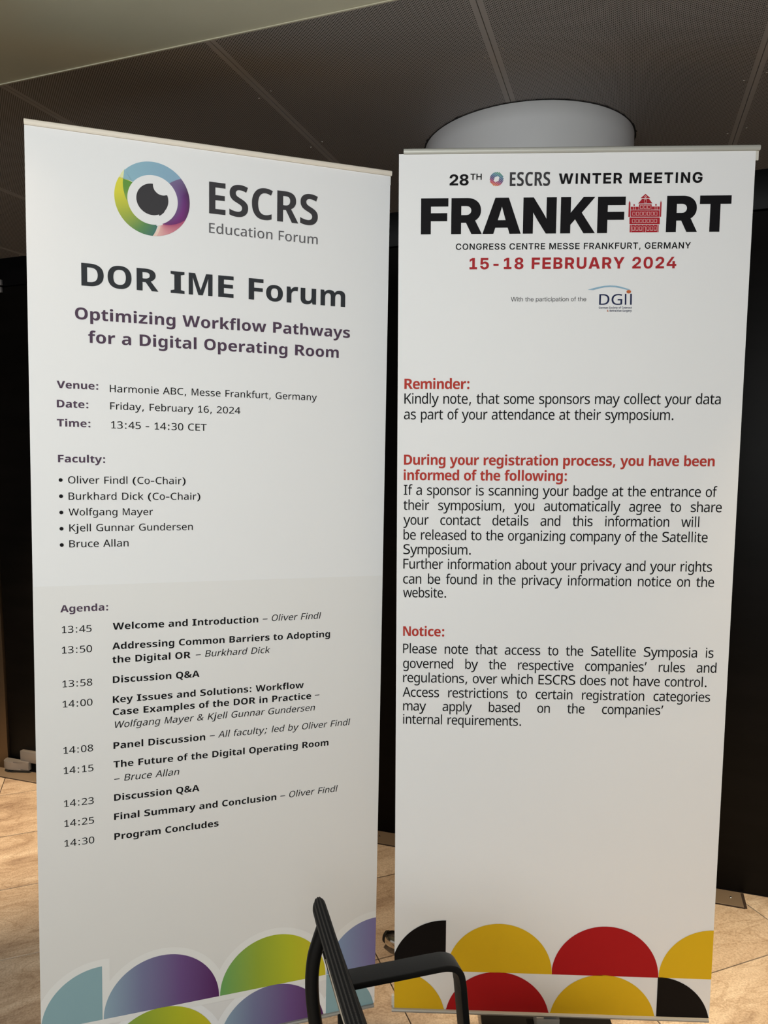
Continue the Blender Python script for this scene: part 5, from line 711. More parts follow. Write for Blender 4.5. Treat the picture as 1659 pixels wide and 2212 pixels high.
n	506	286,548 ~369,548 413,501 ~456,454 456,350 456,0 372,0 372,339 ~372,403 347,435 ~323,467 271,467 ~196,467 167,417 ~139,368 139,275 139,0 54,0 54,538 122,538 134,465 139,465 ~154,492 177,511 ~200,529 228,538 ~256,548
o	486	458,270 ~458,203 443,151 ~428,99 400,63 ~372,27 331,9 ~291,-10 241,-10 ~195,-10 156,9 ~117,27 89,63 ~60,99 44,151 ~28,203 28,270 ~28,359 54,421 ~80,482 129,515 ~177,548 244,548 ~307,548 355,515 ~404,482 431,421 ~458,359|114,270 ~114,208 128,163 ~141,118 170,93 ~199,69 243,69 ~288,69 316,93 ~345,118 359,163 ~372,208 372,270 ~372,332 358,376 ~344,420 316,444 ~288,467 242,467 ~175,467 145,415 ~114,363
p	498	281,548 ~367,548 419,478 ~470,409 470,270 ~470,179 447,116 ~423,53 380,22 ~337,-10 280,-10 ~245,-10 217,1 ~190,12 171,29 ~152,46 138,67 133,67 ~135,50 136,24 ~138,-2 138,-22 138,-240 54,-240 54,538 123,538 134,465 138,465 ~152,488 171,507 ~190,526 217,537 ~244,548|263,467 ~218,467 191,447 ~164,427 151,387 ~139,348 138,287 138,270 ~138,206 150,161 ~161,117 189,94 ~217,70 265,70 ~305,70 331,96 ~358,122 370,167 ~383,212 383,271 ~383,361 354,414 ~324,467
q	498	360,-11 ~360,7 361,31 ~362,55 365,72 360,72 ~340,38 305,14 ~271,-10 216,-10 ~132,-10 80,60 ~28,130 28,268 ~28,360 52,422 ~76,484 119,516 ~162,548 218,548 ~272,548 307,524 ~341,500 362,465 365,465 377,538 445,538 445,-240 360,-240|235,70 ~281,70 309,89 ~337,108 349,149 ~362,189 362,249 362,267 ~362,366 334,417 ~306,468 233,468 ~173,468 144,413 ~115,358 115,266 ~115,173 145,121 ~174,70
r	341	286,548 ~300,548 315,546 ~330,544 341,542 331,452 ~320,455 307,457 ~293,459 280,459 ~254,459 230,446 ~206,434 187,412 ~168,389 157,357 ~146,325 146,285 146,0 60,0 60,538 129,538 139,440 143,440 ~158,470 179,494 ~200,519 227,533 ~254,548
s	417	391,150 ~391,98 367,62 ~343,27 298,8 ~253,-10 191,-10 ~138,-10 100,-1 ~62,8 32,24 32,110 ~63,94 106,80 ~149,67 192,67 ~251,67 278,87 ~304,108 304,142 ~304,161 294,176 ~284,192 258,207 ~231,223 183,243 ~135,262 101,283 ~67,303 49,331 ~31,360 31,404 ~31,473 83,510 ~135,548 220,548 ~266,548 306,538 ~346,528 381,511 352,436 ~320,450 285,460 ~250,470 215,470 ~167,470 142,454 ~117,437 117,409 ~117,388 129,373 ~141,359 168,345 ~196,330 243,311 ~290,292 323,271 ~356,251 374,222 ~391,194
t	315	236,69 ~255,69 274,73 ~293,76 306,81 306,7 ~292,0 267,-5 ~243,-10 218,-10 ~179,-10 146,5 ~113,19 93,56 ~73,92 73,158 73,463 4,463 4,508 75,545 108,659 162,659 162,538 302,538 302,463 162,463 162,161 ~162,114 182,92 ~203,69
u	506	452,538 452,0 384,0 372,71 368,71 ~353,43 329,25 ~306,7 278,-2 ~250,-10 219,-10 ~164,-10 126,11 ~88,31 68,74 ~49,117 49,186 49,538 135,538 135,196 ~135,133 159,102 ~183,70 235,70 ~285,70 314,92 ~343,114 355,157 ~367,200 367,262 367,538
v	473	183,0 -18,538 84,538 194,221 ~202,200 210,175 ~218,149 225,126 ~231,103 234,86 238,86 ~241,103 248,126 ~255,150 264,176 ~272,201 279,220 389,538 491,538 290,0
w	655	360,298 ~353,325 347,352 ~340,379 335,403 ~331,427 328,442 325,442 ~323,427 318,403 ~313,379 307,352 ~301,324 293,296 212,1 115,1 -15,538 73,538 136,259 ~143,231 149,201 ~155,171 160,144 ~165,117 166,97 170,97 ~172,110 176,129 ~179,147 183,168 ~187,188 192,208 ~197,228 201,244 281,538 375,538 453,243 ~459,221 465,194 ~472,168 477,143 ~482,118 484,98 487,98 ~489,116 494,142 ~499,169 505,199 ~512,230 518,259 583,538 669,538 538,1 439,1
y	473	-17,538 85,538 196,231 ~206,206 213,183 ~221,159 227,137 ~234,114 237,93 241,93 ~247,118 259,156 ~271,194 283,232 389,538 491,538 266,-70 ~247,-122 221,-160 ~195,-199 158,-219 ~121,-240 69,-240 ~45,-240 27,-238 ~9,-235 -4,-232 -4,-155 ~7,-157 22,-159 ~38,-161 54,-161 ~85,-161 107,-149 ~128,-138 144,-116 ~159,-95 170,-66 195,-1
z	420	400,0 20,0 20,63 290,463 36,463 36,538 393,538 393,467 128,75 400,75
’	215	172,714 179,703 ~170,668 158,626 ~145,584 130,543 ~116,501 101,465 37,465 ~43,494 50,526 ~57,559 62,592 ~68,625 73,656 ~78,688 82,714
''',}
FONT = {}
def glyph_mesh(contours):
    loops = []
    for c in contours:
        pts = []; n = len(c); i = 0
        while i < n:
            x, y, on = c[i]
            if on: pts.append((x, y)); i += 1
            else:
                p0 = pts[-1]; p2 = c[(i + 1) % n]
                for k in range(1, 5 if (i + 1) < n else 5):
                    t = k / 5
                    pts.append(((1 - t) ** 2 * p0[0] + 2 * t * (1 - t) * x + t * t * p2[0], (1 - t) ** 2 * p0[1] + 2 * t * (1 - t) * y + t * t * p2[1]))
                i += 1
        q = [pts[0]]
        for p in pts[1:]:
            if abs(p[0] - q[-1][0]) + abs(p[1] - q[-1][1]) > 0.5: q.append(p)
        if abs(q[0][0] - q[-1][0]) + abs(q[0][1] - q[-1][1]) < 0.5: q.pop()
        loops.append(q)
    V = []; E = []
    for q in loops:
        b = len(V); V += [Vector(p) for p in q]; E += [(b + i, b + (i + 1) % len(q)) for i in range(len(q))]
    vo, eo, fo, *_ = delaunay_2d_cdt(V, E, [], 0, 1e-4)
    F = []
    for f in fo:
        cx = sum(vo[i][0] for i in f) / len(f); cy = sum(vo[i][1] for i in f) / len(f); w = 0
        for q in loops:
            for i in range(len(q)):
                x0, y0 = q[i]; x1, y1 = q[(i + 1) % len(q)]
                if (y0 <= cy) != (y1 <= cy):
                    t = (cy - y0) / (y1 - y0)
                    if x0 + t * (x1 - x0) > cx: w += 1 if y1 > y0 else -1
        if w: F.append(tuple(f))
    return [(v[0], v[1]) for v in vo], F
for fk, txt in GLYPHS.items():
    tab = {}
    for ln in txt.strip('\n').split('\n'):
        ch, adv, body = ln.split('\t')
        cs = []
        for ct_ in body.split('|'):
            if ct_.strip():
                cs.append([(float(p.lstrip('~').split(',')[0]), float(p.split(',')[1]), not p.startswith('~')) for p in ct_.split()])
        tab[ch] = [int(adv), cs, None]
    FONT[fk] = tab

class Print:
    """collects flat print in banner coordinates (u across, v up), at a small height above the vinyl"""
    def __init__(s, lift): s.v = []; s.f = []; s.lift = lift; s.c = []
    def poly(s, pts, col=None):
        b = len(s.v); s.v += [(p[0], p[1]) for p in pts]; s.f.append(tuple(range(b, b + len(pts)))); s.c += [col] * len(pts)
    def text(s, fk, body, u, v, em, sx=1, shear=0, track=0, space=0):
        x = 0
        for ch in body:
            g = FONT[fk][ch]
            if g[1]:
                if g[2] is None: g[2] = glyph_mesh(g[1])
                b = len(s.v)
                for gx, gy in g[2][0]: s.v.append((u + em * ((gx / 1000 + shear * gy / 1000) * sx + x), v + em * gy / 1000))
                s.f += [tuple(b + i for i in f) for f in g[2][1]]
            x += g[0] / 1000 * sx + track + (space if ch == ' ' else 0)
    def build(s, name, m, parent, colours=False):
        o = make_obj(name, [(u - 0.425, -s.lift, v) for u, v in s.v], s.f, m, parent)
        me = o.data
        bm = bmesh.new(); bm.from_mesh(me); bm.normal_update()
        bad = [f for f in bm.faces if f.normal.y > 0]
        if bad: bmesh.ops.reverse_faces(bm, faces=bad)
        bm.to_mesh(me); bm.free()
        if colours:
            ca = me.color_attributes.new('print', 'FLOAT_COLOR', 'POINT')
            for i, c in enumerate(s.c): ca.data[i].color = c
        return o

def mixc(stops, t):
    t = max(0, min(1, t))
    for (t0, c0), (t1, c1) in zip(stops, stops[1:]):
        if t <= t1:
            k = (t - t0) / (t1 - t0) if t1 > t0 else 0
            return tuple(c0[i] + (c1[i] - c0[i]) * k for i in range(3)) + (1,)
    return stops[-1][1]

def cap_shape(pr, cu, cv, r, u0, u1, vbase, colour=None, n=44):
    """part of a disc above vbase between u0 and u1, as vertical strips; colour: fn(u, v) or None"""
    us = []
    for i in range(n + 1):
        u = cu - r * math.cos(PI * i / n)
        if u0 <= u <= u1: us.append(u)
    for e in (u0, u1):
        if cu - r <= e <= cu + r and all(abs(e - q) > 1e-6 for q in us): us.append(e)
    us.sort()
    top = lambda u: cv + math.sqrt(max(r * r - (u - cu) ** 2, 0))
    for a, b in zip(us, us[1:]):
        ta, tb = max(top(a), vbase), max(top(b), vbase)
        if ta <= vbase and tb <= vbase: continue
        K = 1 if colour is None else 5
        for k in range(K):
            f0, f1 = k / K, (k + 1) / K
            p = [(a, vbase + (ta - vbase) * f0), (b, vbase + (tb - vbase) * f0), (b, vbase + (tb - vbase) * f1), (a, vbase + (ta - vbase) * f1)]
            q = []
            for w in p:
                if not q or abs(w[0] - q[-1][0]) + abs(w[1] - q[-1][1]) > 1e-7: q.append(w)
            if len(q) > 2 and abs(q[0][0] - q[-1][0]) + abs(q[0][1] - q[-1][1]) < 1e-7: q.pop()
            if len(q) < 3: continue
            base = len(pr.v); pr.v += q; pr.f.append(tuple(range(base, base + len(q)))); pr.c += [colour(*w) if colour else None for w in q]

# ------------------------------------------------------------------ banners
def banner(origin, ex, ez, L, rail_u, rail_m, bot_m, vinyl_m):
    ex, ez, origin = Vector(ex), Vector(ez), Vector(origin)
    ey = ez.cross(ex)
    root = empty('banner_stand')
    root.matrix_world = Matrix(((ex.x, ey.x, ez.x, origin.x), (ex.y, ey.y, ez.y, origin.y), (ex.z, ey.z, ez.z, origin.z), (0, 0, 0, 1)))
    inv = root.matrix_world.inverted()
    g = box('graphic_panel', -0.425, 0.425, 0, 0.0006, 0.0, L, vinyl_m, root)
    # top rail: half-round clamp profile, split lower jaw with a hook showing at the end
    u0, u1 = rail_u[0] - 0.425, rail_u[1] - 0.425
    prof = [(-0.0035, L - 0.001), (-0.0055, L + 0.002), (-0.0062, L + 0.006), (-0.005, L + 0.010), (-0.001, L + 0.0125), (0.006, L + 0.013), (0.012, L + 0.010), (0.0135, L + 0.004), (0.0125, L - 0.001)]
    bm = bmesh.new(); add_prism(bm, prof, 0, u0, u1); rail = bm_obj('top_rail', bm, rail_m, root, True)
    hook = [(0.0012, L - 0.001), (0.0012, L - 0.022), (0.004, L - 0.022), (0.008, L - 0.010), (0.010, L - 0.001)]
    bm = bmesh.new(); add_prism(bm, hook, 0, u1 - 0.03, u1 - 0.001); bm_obj('rail_jaw', bm, M['clip'], rail)
    # bottom rail, end clip, pole behind
    pb = [(-0.006, 0.0), (-0.0085, -0.003), (-0.0085, -0.0065), (-0.004, -0.0095), (0.006, -0.0095), (0.009, -0.006), (0.009, 0.004), (0.0008, 0.004), (0.0008, 0.0)]
    bm = bmesh.new(); add_prism(bm, pb, 0, -0.432, 0.422); br = bm_obj('bottom_rail', bm, bot_m, root, True)
    bm = bmesh.new(); add_box(bm, -0.4325, -0.422, 0.001, 0.010, 0.004, 0.034, 0.0015); add_box(bm, -0.430, -0.424, 0.0, 0.008, -0.002, 0.005)
    bm_obj('end_clip', bm, M['clip'], br, True)
    bm = bmesh.new(); add_cyl(bm, (0, 0.022, -0.065), (0, 0.022, L - 0.02), 0.0085, n=16); add_box(bm, -0.02, 0.02, 0.006, 0.032, L - 0.03, L + 0.006, 0.002)
    add_box(bm, -0.02, 0.02, 0.008, 0.032, -0.012, 0.004, 0.002)
    pole = bm_obj('pole', bm, M['foot'], root, True)
    # flat black foot lying level on the floor
    yaw = math.atan2(ex.y, ex.x)
    bm = bmesh.new(); pts = []
    for cx, cy, a0 in ((0.125, 0.085, 0), (-0.125, 0.085, 90), (-0.125, -0.085, 180), (0.125, -0.085, 270)):
        for k in range(7):
            a = math.radians(a0 + 15 * k); pts.append((cx + 0.055 * math.cos(a), cy + 0.055 * math.sin(a)))
    add_prism(bm, pts, 2, 0.0, 0.018); bmesh.ops.bevel(bm, geom=[e for e in bm.edges if e.calc_length() < 0.3 and abs(e.verts[0].co.z - e.verts[1].co.z) < 1e-5], offset=0.003, segments=2, affect='EDGES')
    add_cyl(bm, (0.0, 0.0, 0.016), (0.0, 0.0, 0.045), 0.016, 0.013, 20)
    foot = bm_obj('foot', bm, M['foot'], root, True)
    foot.matrix_parent_inverse = inv
    foot.matrix_basis = Matrix.Translation((origin.x + ey.x * 0.022, origin.y + ey.y * 0.022, 0)) @ Matrix.Rotation(yaw, 4, 'Z')
    return root, g, foot

def lettering(g, key):
    blocks = {}
    for k, blk, fk, col, body, u, v, em, sx, sh, tr, sp in TEXT:
        if k != key: continue
        blocks.setdefault((blk, col), []).append((fk, body, u, v, em, sx, sh, tr, sp))
    for (blk, col), rows in blocks.items():
        p = Print(0.0009)
        for fk, body, u, v, em, sx, sh, tr, sp in rows: p.text(fk, body, u, v, em, sx, sh, tr, sp)
        yield blk, col, p

TEXT = [
    ('L', 'logo_lettering', 'c', 'charcoal', 'ESCRS', 0.3898, 2.0975, 0.1027, 1.044, 0, 0, 0),
    ('L', 'logo_lettering', 'cr', 'grey', 'Education Forum', 0.3946, 2.0523, 0.0321, 1.143, 0, 0, 0),
    ('L', 'title_lettering', 'b', 'charcoal', 'DOR IME Forum', 0.1063, 1.9039, 0.0711, 1, 0, 0, 0),
    ('L', 'subtitle_lettering', 'b', 'plum', 'Optimizing Workflow Pathways', 0.0964, 1.8274, 0.0371, 1, 0, 0, 0),
    ('L', 'subtitle_lettering', 'b', 'plum', 'for a Digital Operating Room', 0.1254, 1.7755, 0.0371, 1, 0, 0, 0),
    ('L', 'details_lettering', 'b', 'plum', 'Venue:', 0.0577, 1.6689, 0.0233, 1, 0, 0, 0),
    ('L', 'details_lettering', 'b', 'plum', 'Date:', 0.0552, 1.6251, 0.0238, 1, 0, 0, 0),
    ('L', 'details_lettering', 'b', 'plum', 'Time:', 0.0564, 1.5813, 0.0237, 1, 0, 0, 0),
    ('L', 'details_lettering', 'b', 'plum', 'Faculty:', 0.0556, 1.499, 0.0239, 1, 0, 0, 0),
    ('L', 'details_lettering', 'v', 'black', 'Harmonie ABC, Messe Frankfurt, Germany', 0.1695, 1.6649, 0.0232, 1, 0, 0, 0),
    ('L', 'details_lettering', 'v', 'black', 'Friday, February 16, 2024', 0.1698, 1.6245, 0.0231, 1, 0, 0, 0),
    ('L', 'details_lettering', 'v', 'black', '13:45 - 14:30 CET', 0.1712, 1.5804, 0.0234, 1, 0, 0, 0),
    ('L', 'faculty_lettering', 'v', 'black', 'Oliver Findl (Co-Chair)', 0.0775, 1.45, 0.0235, 1, 0, 0, 0),
    ('L', 'faculty_lettering', 'v', 'black', 'Burkhard Dick (Co-Chair)', 0.077, 1.4121, 0.0236, 1, 0, 0, 0),
    ('L', 'faculty_lettering', 'v', 'black', 'Wolfgang Mayer', 0.0786, 1.3751, 0.0232, 1, 0, 0, 0),
    ('L', 'faculty_lettering', 'v', 'black', 'Kjell Gunnar Gundersen', 0.0774, 1.3377, 0.0236, 1, 0, 0, 0),
    ('L', 'faculty_lettering', 'v', 'black', 'Bruce Allan', 0.077, 1.3002, 0.0238, 1, 0, 0, 0),
    ('L', 'agenda_lettering', 'b', 'plum', 'Agenda:', 0.0579, 1.147, 0.0233, 1, 0, 0, 0),
    ('L', 'agenda_lettering', 'v', 'black', '13:45', 0.0579, 1.0971, 0.0231, 1, 0, 0, 0),
    ('L', 'agenda_lettering', 'v', 'black', '13:50', 0.0572, 1.048, 0.0234, 1, 0, 0, 0),
    ('L', 'agenda_lettering', 'v', 'black', '13:58', 0.0575, 0.9664, 0.0232, 1, 0, 0, 0),
    ('L', 'agenda_lettering', 'v', 'black', '14:00', 0.0573, 0.9174, 0.0232, 1, 0, 0, 0),
    ('L', 'agenda_lettering', 'v', 'black', '14:08', 0.0572, 0.8042, 0.0233, 1, 0, 0, 0),
    ('L', 'agenda_lettering', 'v', 'black', '14:15', 0.057, 0.7544, 0.0235, 1, 0, 0, 0),
    ('L', 'agenda_lettering', 'v', 'black', '14:23', 0.0568, 0.6726, 0.0235, 1, 0, 0, 0),
    ('L', 'agenda_lettering', 'v', 'black', '14:25', 0.0566, 0.623, 0.0236, 1, 0, 0, 0),
    ('L', 'agenda_lettering', 'v', 'black', '14:30', 0.0564, 0.5733, 0.0236, 1, 0, 0, 0),
    ('L', 'agenda_lettering', 'b', 'black', 'Welcome and Introduction', 0.1727, 1.0992, 0.0233, 1, 0, 0, 0),
    ('L', 'agenda_lettering', 'b', 'black', 'Addressing Common Barriers to Adopting', 0.1716, 1.051, 0.0231, 1, 0, 0, 0),
    ('L', 'agenda_lettering', 'b', 'black', 'the Digital OR', 0.1707, 1.0177, 0.0234, 1, 0, 0, 0),
    ('L', 'agenda_lettering', 'b', 'black', 'Discussion Q&A', 0.1697, 0.9683, 0.0233, 1, 0, 0, 0),
    ('L', 'agenda_lettering', 'b', 'black', 'Key Issues and Solutions: Workflow', 0.1691, 0.9193, 0.0232, 1, 0, 0, 0),
    ('L', 'agenda_lettering', 'b', 'black', 'Case Examples of the DOR in Practice', 0.1697, 0.8883, 0.0233, 1, 0, 0, 0),
    ('L', 'agenda_lettering', 'b', 'black', 'Panel Discussion', 0.1696, 0.8044, 0.0234, 1, 0, 0, 0),
    ('L', 'agenda_lettering', 'b', 'black', 'The Future of the Digital Operating Room', 0.1709, 0.7573, 0.0232, 1, 0, 0, 0),
    ('L', 'agenda_lettering', 'b', 'black', 'Discussion Q&A', 0.17, 0.6735, 0.0232, 1, 0, 0, 0),
    ('L', 'agenda_lettering', 'b', 'black', 'Final Summary and Conclusion', 0.1693, 0.6249, 0.0233, 1, 0, 0, 0),
    ('L', 'agenda_lettering', 'b', 'black', 'Program Concludes', 0.1695, 0.5743, 0.0233, 1, 0, 0, 0),
    ('L', 'agenda_lettering', 'v', 'black', '– Oliver Findl', 0.5292, 1.101, 0.0229, 1, 0.2, 0, 0),
    ('L', 'agenda_lettering', 'v', 'black', '– Burkhard Dick', 0.3637, 1.0186, 0.0229, 1, 0.2, 0, 0),
    ('L', 'agenda_lettering', 'v', 'black', '–', 0.6667, 0.891, 0.0235, 1, 0.2, 0, 0),
    ('L', 'agenda_lettering', 'v', 'black', 'Wolfgang Mayer & Kjell Gunnar Gundersen', 0.172, 0.8564, 0.0231, 1, 0.2, 0, 0),
    ('L', 'agenda_lettering', 'v', 'black', '– All faculty; led by Oliver Findl', 0.3978, 0.8078, 0.0232, 1, 0.2, 0, 0),
    ('L', 'agenda_lettering', 'v', 'black', '– Bruce Allan', 0.1704, 0.7218, 0.0233, 1, 0.2, 0, 0),
    ('L', 'agenda_lettering', 'v', 'black', '– Oliver Findl', 0.5781, 0.6274, 0.0233, 1, 0.2, 0, 0),
    ('R', 'event_lettering', 'g', 'black', '28', 0.1209, 2.1651, 0.0349, 1.103, 0, 0, 0),
    ('R', 'event_lettering', 'g6', 'black', 'TH', 0.1727, 2.1775, 0.0197, 1.106, 0, 0, 0),
    ('R', 'event_lettering', 'c', 'charcoal', 'ESCRS', 0.2654, 2.1623, 0.0449, 0.875, 0, 0, 0),
    ('R', 'event_lettering', 'g', 'black', 'WINTER MEETING', 0.3856, 2.166, 0.0336, 1.03, 0, 0.09, 0),
    ('R', 'city_lettering', 'gx', 'black', 'FRANKF', 0.0495, 2.0507, 0.1163, 1.052, 0, 0, 0),
    ('R', 'city_lettering', 'gx', 'black', 'RT', 0.6407, 2.0522, 0.1156, 1.05, 0, 0, 0),
    ('R', 'venue_lettering', 'g6', 'black', 'CONGRESS CENTRE MESSE FRANKFURT, GERMANY', 0.1395, 2.0134, 0.0202, 1.03, 0, 0.064, 0),
    ('R', 'date_lettering', 'g', 'red', '15-18 FEBRUARY 2024', 0.1709, 1.9669, 0.0372, 1.03, 0, 0.086, 0),
    ('R', 'partner_lettering', 'g4', 'charcoal', 'With the participation of the', 0.277, 1.8898, 0.0142, 1.073, 0, 0, 0),
    ('R', 'partner_lettering', 'v', 'navy', 'DG', 0.4878, 1.8809, 0.0356, 1.146, 0, 0, 0),
    ('R', 'partner_lettering', 'c', 'navy', 'German Society of Cataract', 0.4913, 1.8718, 0.0065, 1.047, 0, 0, 0),
    ('R', 'partner_lettering', 'c', 'orange', '&', 0.5116, 1.8643, 0.0065, 0.962, 0, 0, 0),
    ('R', 'partner_lettering', 'c', 'navy', 'Refractive Surgery', 0.5178, 1.8642, 0.0065, 1.033, 0, 0, 0),
    ('R', 'reminder_lettering', 'tb', 'rust', 'Reminder:', 0.0144, 1.6766, 0.0357, 1.007, 0, 0, 0),
    ('R', 'reminder_lettering', 't', 'black', 'Kindly note, that some sponsors may collect your data', 0.0143, 1.6402, 0.0357, 0.999, 0, 0, 0),
    ('R', 'reminder_lettering', 't', 'black', 'as part of your attendance at their symposium.', 0.0153, 1.6013, 0.0357, 0.987, 0, 0, 0),
    ('R', 'reminder_lettering', 'tb', 'rust', 'During your registration process, you have been', 0.0148, 1.4872, 0.0357, 1.001, 0, 0, 0),
    ('R', 'reminder_lettering', 'tb', 'rust', 'informed of the following:', 0.0143, 1.4485, 0.0357, 0.991, 0, 0, 0),
    ('R', 'reminder_lettering', 't', 'black', 'If a sponsor is scanning your badge at the entrance of', 0.0154, 1.4108, 0.0357, 1.002, 0, 0, 0),
    ('R', 'reminder_lettering', 't', 'black', 'their symposium, you automatically agree to share', 0.0159, 1.3724, 0.0357, 0.99, 0, 0, 0.334),
    ('R', 'reminder_lettering', 't', 'black', 'your contact details and this information will', 0.0168, 1.3346, 0.0357, 0.99, 0, 0, 0.519),
    ('R', 'reminder_lettering', 't', 'black', 'be released to the organizing company of the Satellite', 0.0151, 1.2961, 0.0357, 0.984, 0, 0, 0),
    ('R', 'reminder_lettering', 't', 'black', 'Symposium.', 0.0155, 1.2587, 0.0357, 0.99, 0, 0, 0),
    ('R', 'reminder_lettering', 't', 'black', 'Further information about your privacy and your rights', 0.0144, 1.221, 0.0357, 0.992, 0, 0, 0),
    ('R', 'reminder_lettering', 't', 'black', 'can be found in the privacy information notice on the', 0.0155, 1.1818, 0.0357, 0.99, 0, 0, 0.098),
    ('R', 'reminder_lettering', 't', 'black', 'website.', 0.0174, 1.1461, 0.0357, 0.944, 0, 0, 0),
    ('R', 'notice_lettering', 'tb', 'rust', 'Notice:', 0.0159, 1.044, 0.0357, 0.974, 0, 0, 0),
    ('R', 'notice_lettering', 't', 'black', 'Please note that access to the Satellite Symposia is', 0.0156, 0.9981, 0.0357, 0.99, 0, 0, 0.224),
    ('R', 'notice_lettering', 't', 'black', 'governed by the respective companies’ rules and', 0.0171, 0.9587, 0.0357, 0.99, 0, 0, 0.499),
    ('R', 'notice_lettering', 't', 'black', 'regulations, over which ESCRS does not have control.', 0.0162, 0.9206, 0.0357, 1.013, 0, 0, 0),
    ('R', 'notice_lettering', 't', 'black', 'Access restrictions to certain registration categories', 0.0182, 0.8814, 0.0357, 0.99, 0, 0, 0.301),
    ('R', 'notice_lettering', 't', 'black', 'may apply based on the companies’', 0.0173, 0.8442, 0.0357, 0.99, 0, 0, 0.918),
    ('R', 'notice_lettering', 't', 'black', 'internal requirements.', 0.0169, 0.808, 0.0357, 0.975, 0, 0, 0),
]

# ---- left banner
Lroot, Lg, Lfoot = banner((-0.44300, 1.77396, 0.08559), (0.95393, 0.29868, -0.02830), (0.02692, 0.00872, 0.99960), 2.2428, (0.0, 0.8528), M['alu'], M['alu_dark'], M['vinyl'])
tag(Lroot, 'left roll-up banner, white, with eye logo, agenda text and purple-green arcs', 'banner')
for blk, col, p in lettering(Lg, 'L'):
    m = M['ink_title'] if blk == 'title_lettering' else M['ink_' + col]
    if blk == 'faculty_lettering':
        for u, v in [[0.0629, 1.458], [0.0633, 1.4203], [0.0633, 1.3825], [0.0632, 1.3445], [0.0632, 1.3063]]:
            p.poly([(u + 0.0043 * math.cos(2 * PI * i / 20), v + 0.0043 * math.sin(2 * PI * i / 20)) for i in range(20)])
    p.build(blk, m, Lg)
# agenda field, a shade darker than the vinyl; pale borders round the arcs stay vinyl white
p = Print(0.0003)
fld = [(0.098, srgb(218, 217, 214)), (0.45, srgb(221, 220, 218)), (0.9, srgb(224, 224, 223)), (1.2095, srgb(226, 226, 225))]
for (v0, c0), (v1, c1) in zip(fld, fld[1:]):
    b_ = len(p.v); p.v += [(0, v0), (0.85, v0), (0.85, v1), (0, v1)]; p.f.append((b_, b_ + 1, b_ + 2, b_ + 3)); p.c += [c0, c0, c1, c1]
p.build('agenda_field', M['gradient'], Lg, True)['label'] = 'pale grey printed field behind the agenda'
p = Print(0.0005)
for cu, r, a, b in ((0.14, 0.158, 0.0, 0.1575), (0.2835, 0.159, 0.1575, 0.4256), (0.5676, 0.159, 0.4256, 0.7088), (0.85, 0.158, 0.7088, 0.85)):
    cap_shape(p, cu, 0.1128, r, a, b, 0.097)
p.build('arc_border', M['ink_halo'], Lg)
def triangle(p, cu):
    r, h = 0.1585, 0.1418; top = 0.0975; up_, lo_ = [], []
    for i in range(13):
        x = -0.043 + 0.086 * i / 12
        dx = h - abs(x); v = -0.027 + math.sqrt(max(r * r - dx * dx, 0))
        lo_.append((cu + x, min(v, top))); up_.append((cu + x, top))
    for i in range(12):
        q = [lo_[i], lo_[i + 1], up_[i + 1], up_[i]]
        q = [w for k, w in enumerate(q) if all(abs(w[0] - z[0]) + abs(w[1] - z[1]) > 1e-6 for z in q[:k])]
        if len(q) > 2: p.poly(q)
p = Print(0.0005); triangle(p, 0.1405); triangle(p, 0.4222); triangle(p, 0.7065)
p.build('border_wedge', M['ink_shade'], Lg)
S = lambda r, g, b: srgb(r, g, b)
def lin(u0, u1, stops): return lambda u, v: mixc(stops, (u - u0) / (u1 - u0))
purple = [(0, S(140, 166, 182)), (0.33, S(116, 118, 152)), (0.66, S(104, 76, 128)), (1, S(82, 34, 90))]
green = [(0, S(104, 160, 92)), (0.35, S(146, 166, 52)), (0.65, S(176, 182, 40)), (1, S(202, 188, 40))]
def arc(parent, name, *a):
    p = Print(0.0008); cap_shape(p, *a); p.build(name, M['gradient'], parent, True)
aqua = lambda u, v: S(136, 168, 176)
arc(Lg, 'printed_arc', 0.14, 0.1128, 0.1402, 0.0, 0.14, 0.1128, aqua)
arc(Lg, 'printed_arc', 0.2835, 0.1128, 0.1408, 0.1427, 0.4243, 0.1128, lin(0.1427, 0.4243, purple))
arc(Lg, 'printed_arc', 0.5676, 0.1128, 0.1408, 0.4268, 0.7084, 0.1128, lin(0.4268, 0.7084, green))
arc(Lg, 'printed_arc', 0.85, 0.1128, 0.1390, 0.711, 0.85, 0.1128, lin(0.70, 1.0, [(0, S(132, 160, 186)), (0.5, S(122, 112, 160)), (1, S(100, 70, 130))]))
arc(Lg, 'printed_arc', 0.0, -0.027, 0.1385, 0.0, 0.1385, 0.0, lin(0, 0.14, green))
arc(Lg, 'printed_arc', 0.2805, -0.027, 0.1408, 0.1397, 0.4213, 0.0, lin(0.1397, 0.4213, green))
arc(Lg, 'printed_arc', 0.5655, -0.027, 0.1408, 0.4247, 0.7063, 0.0, lin(0.4247, 0.7063, purple))
arc(Lg, 'printed_arc', 0.7108, -0.027, 0.1385, 0.7108, 0.8493, 0.0, aqua)
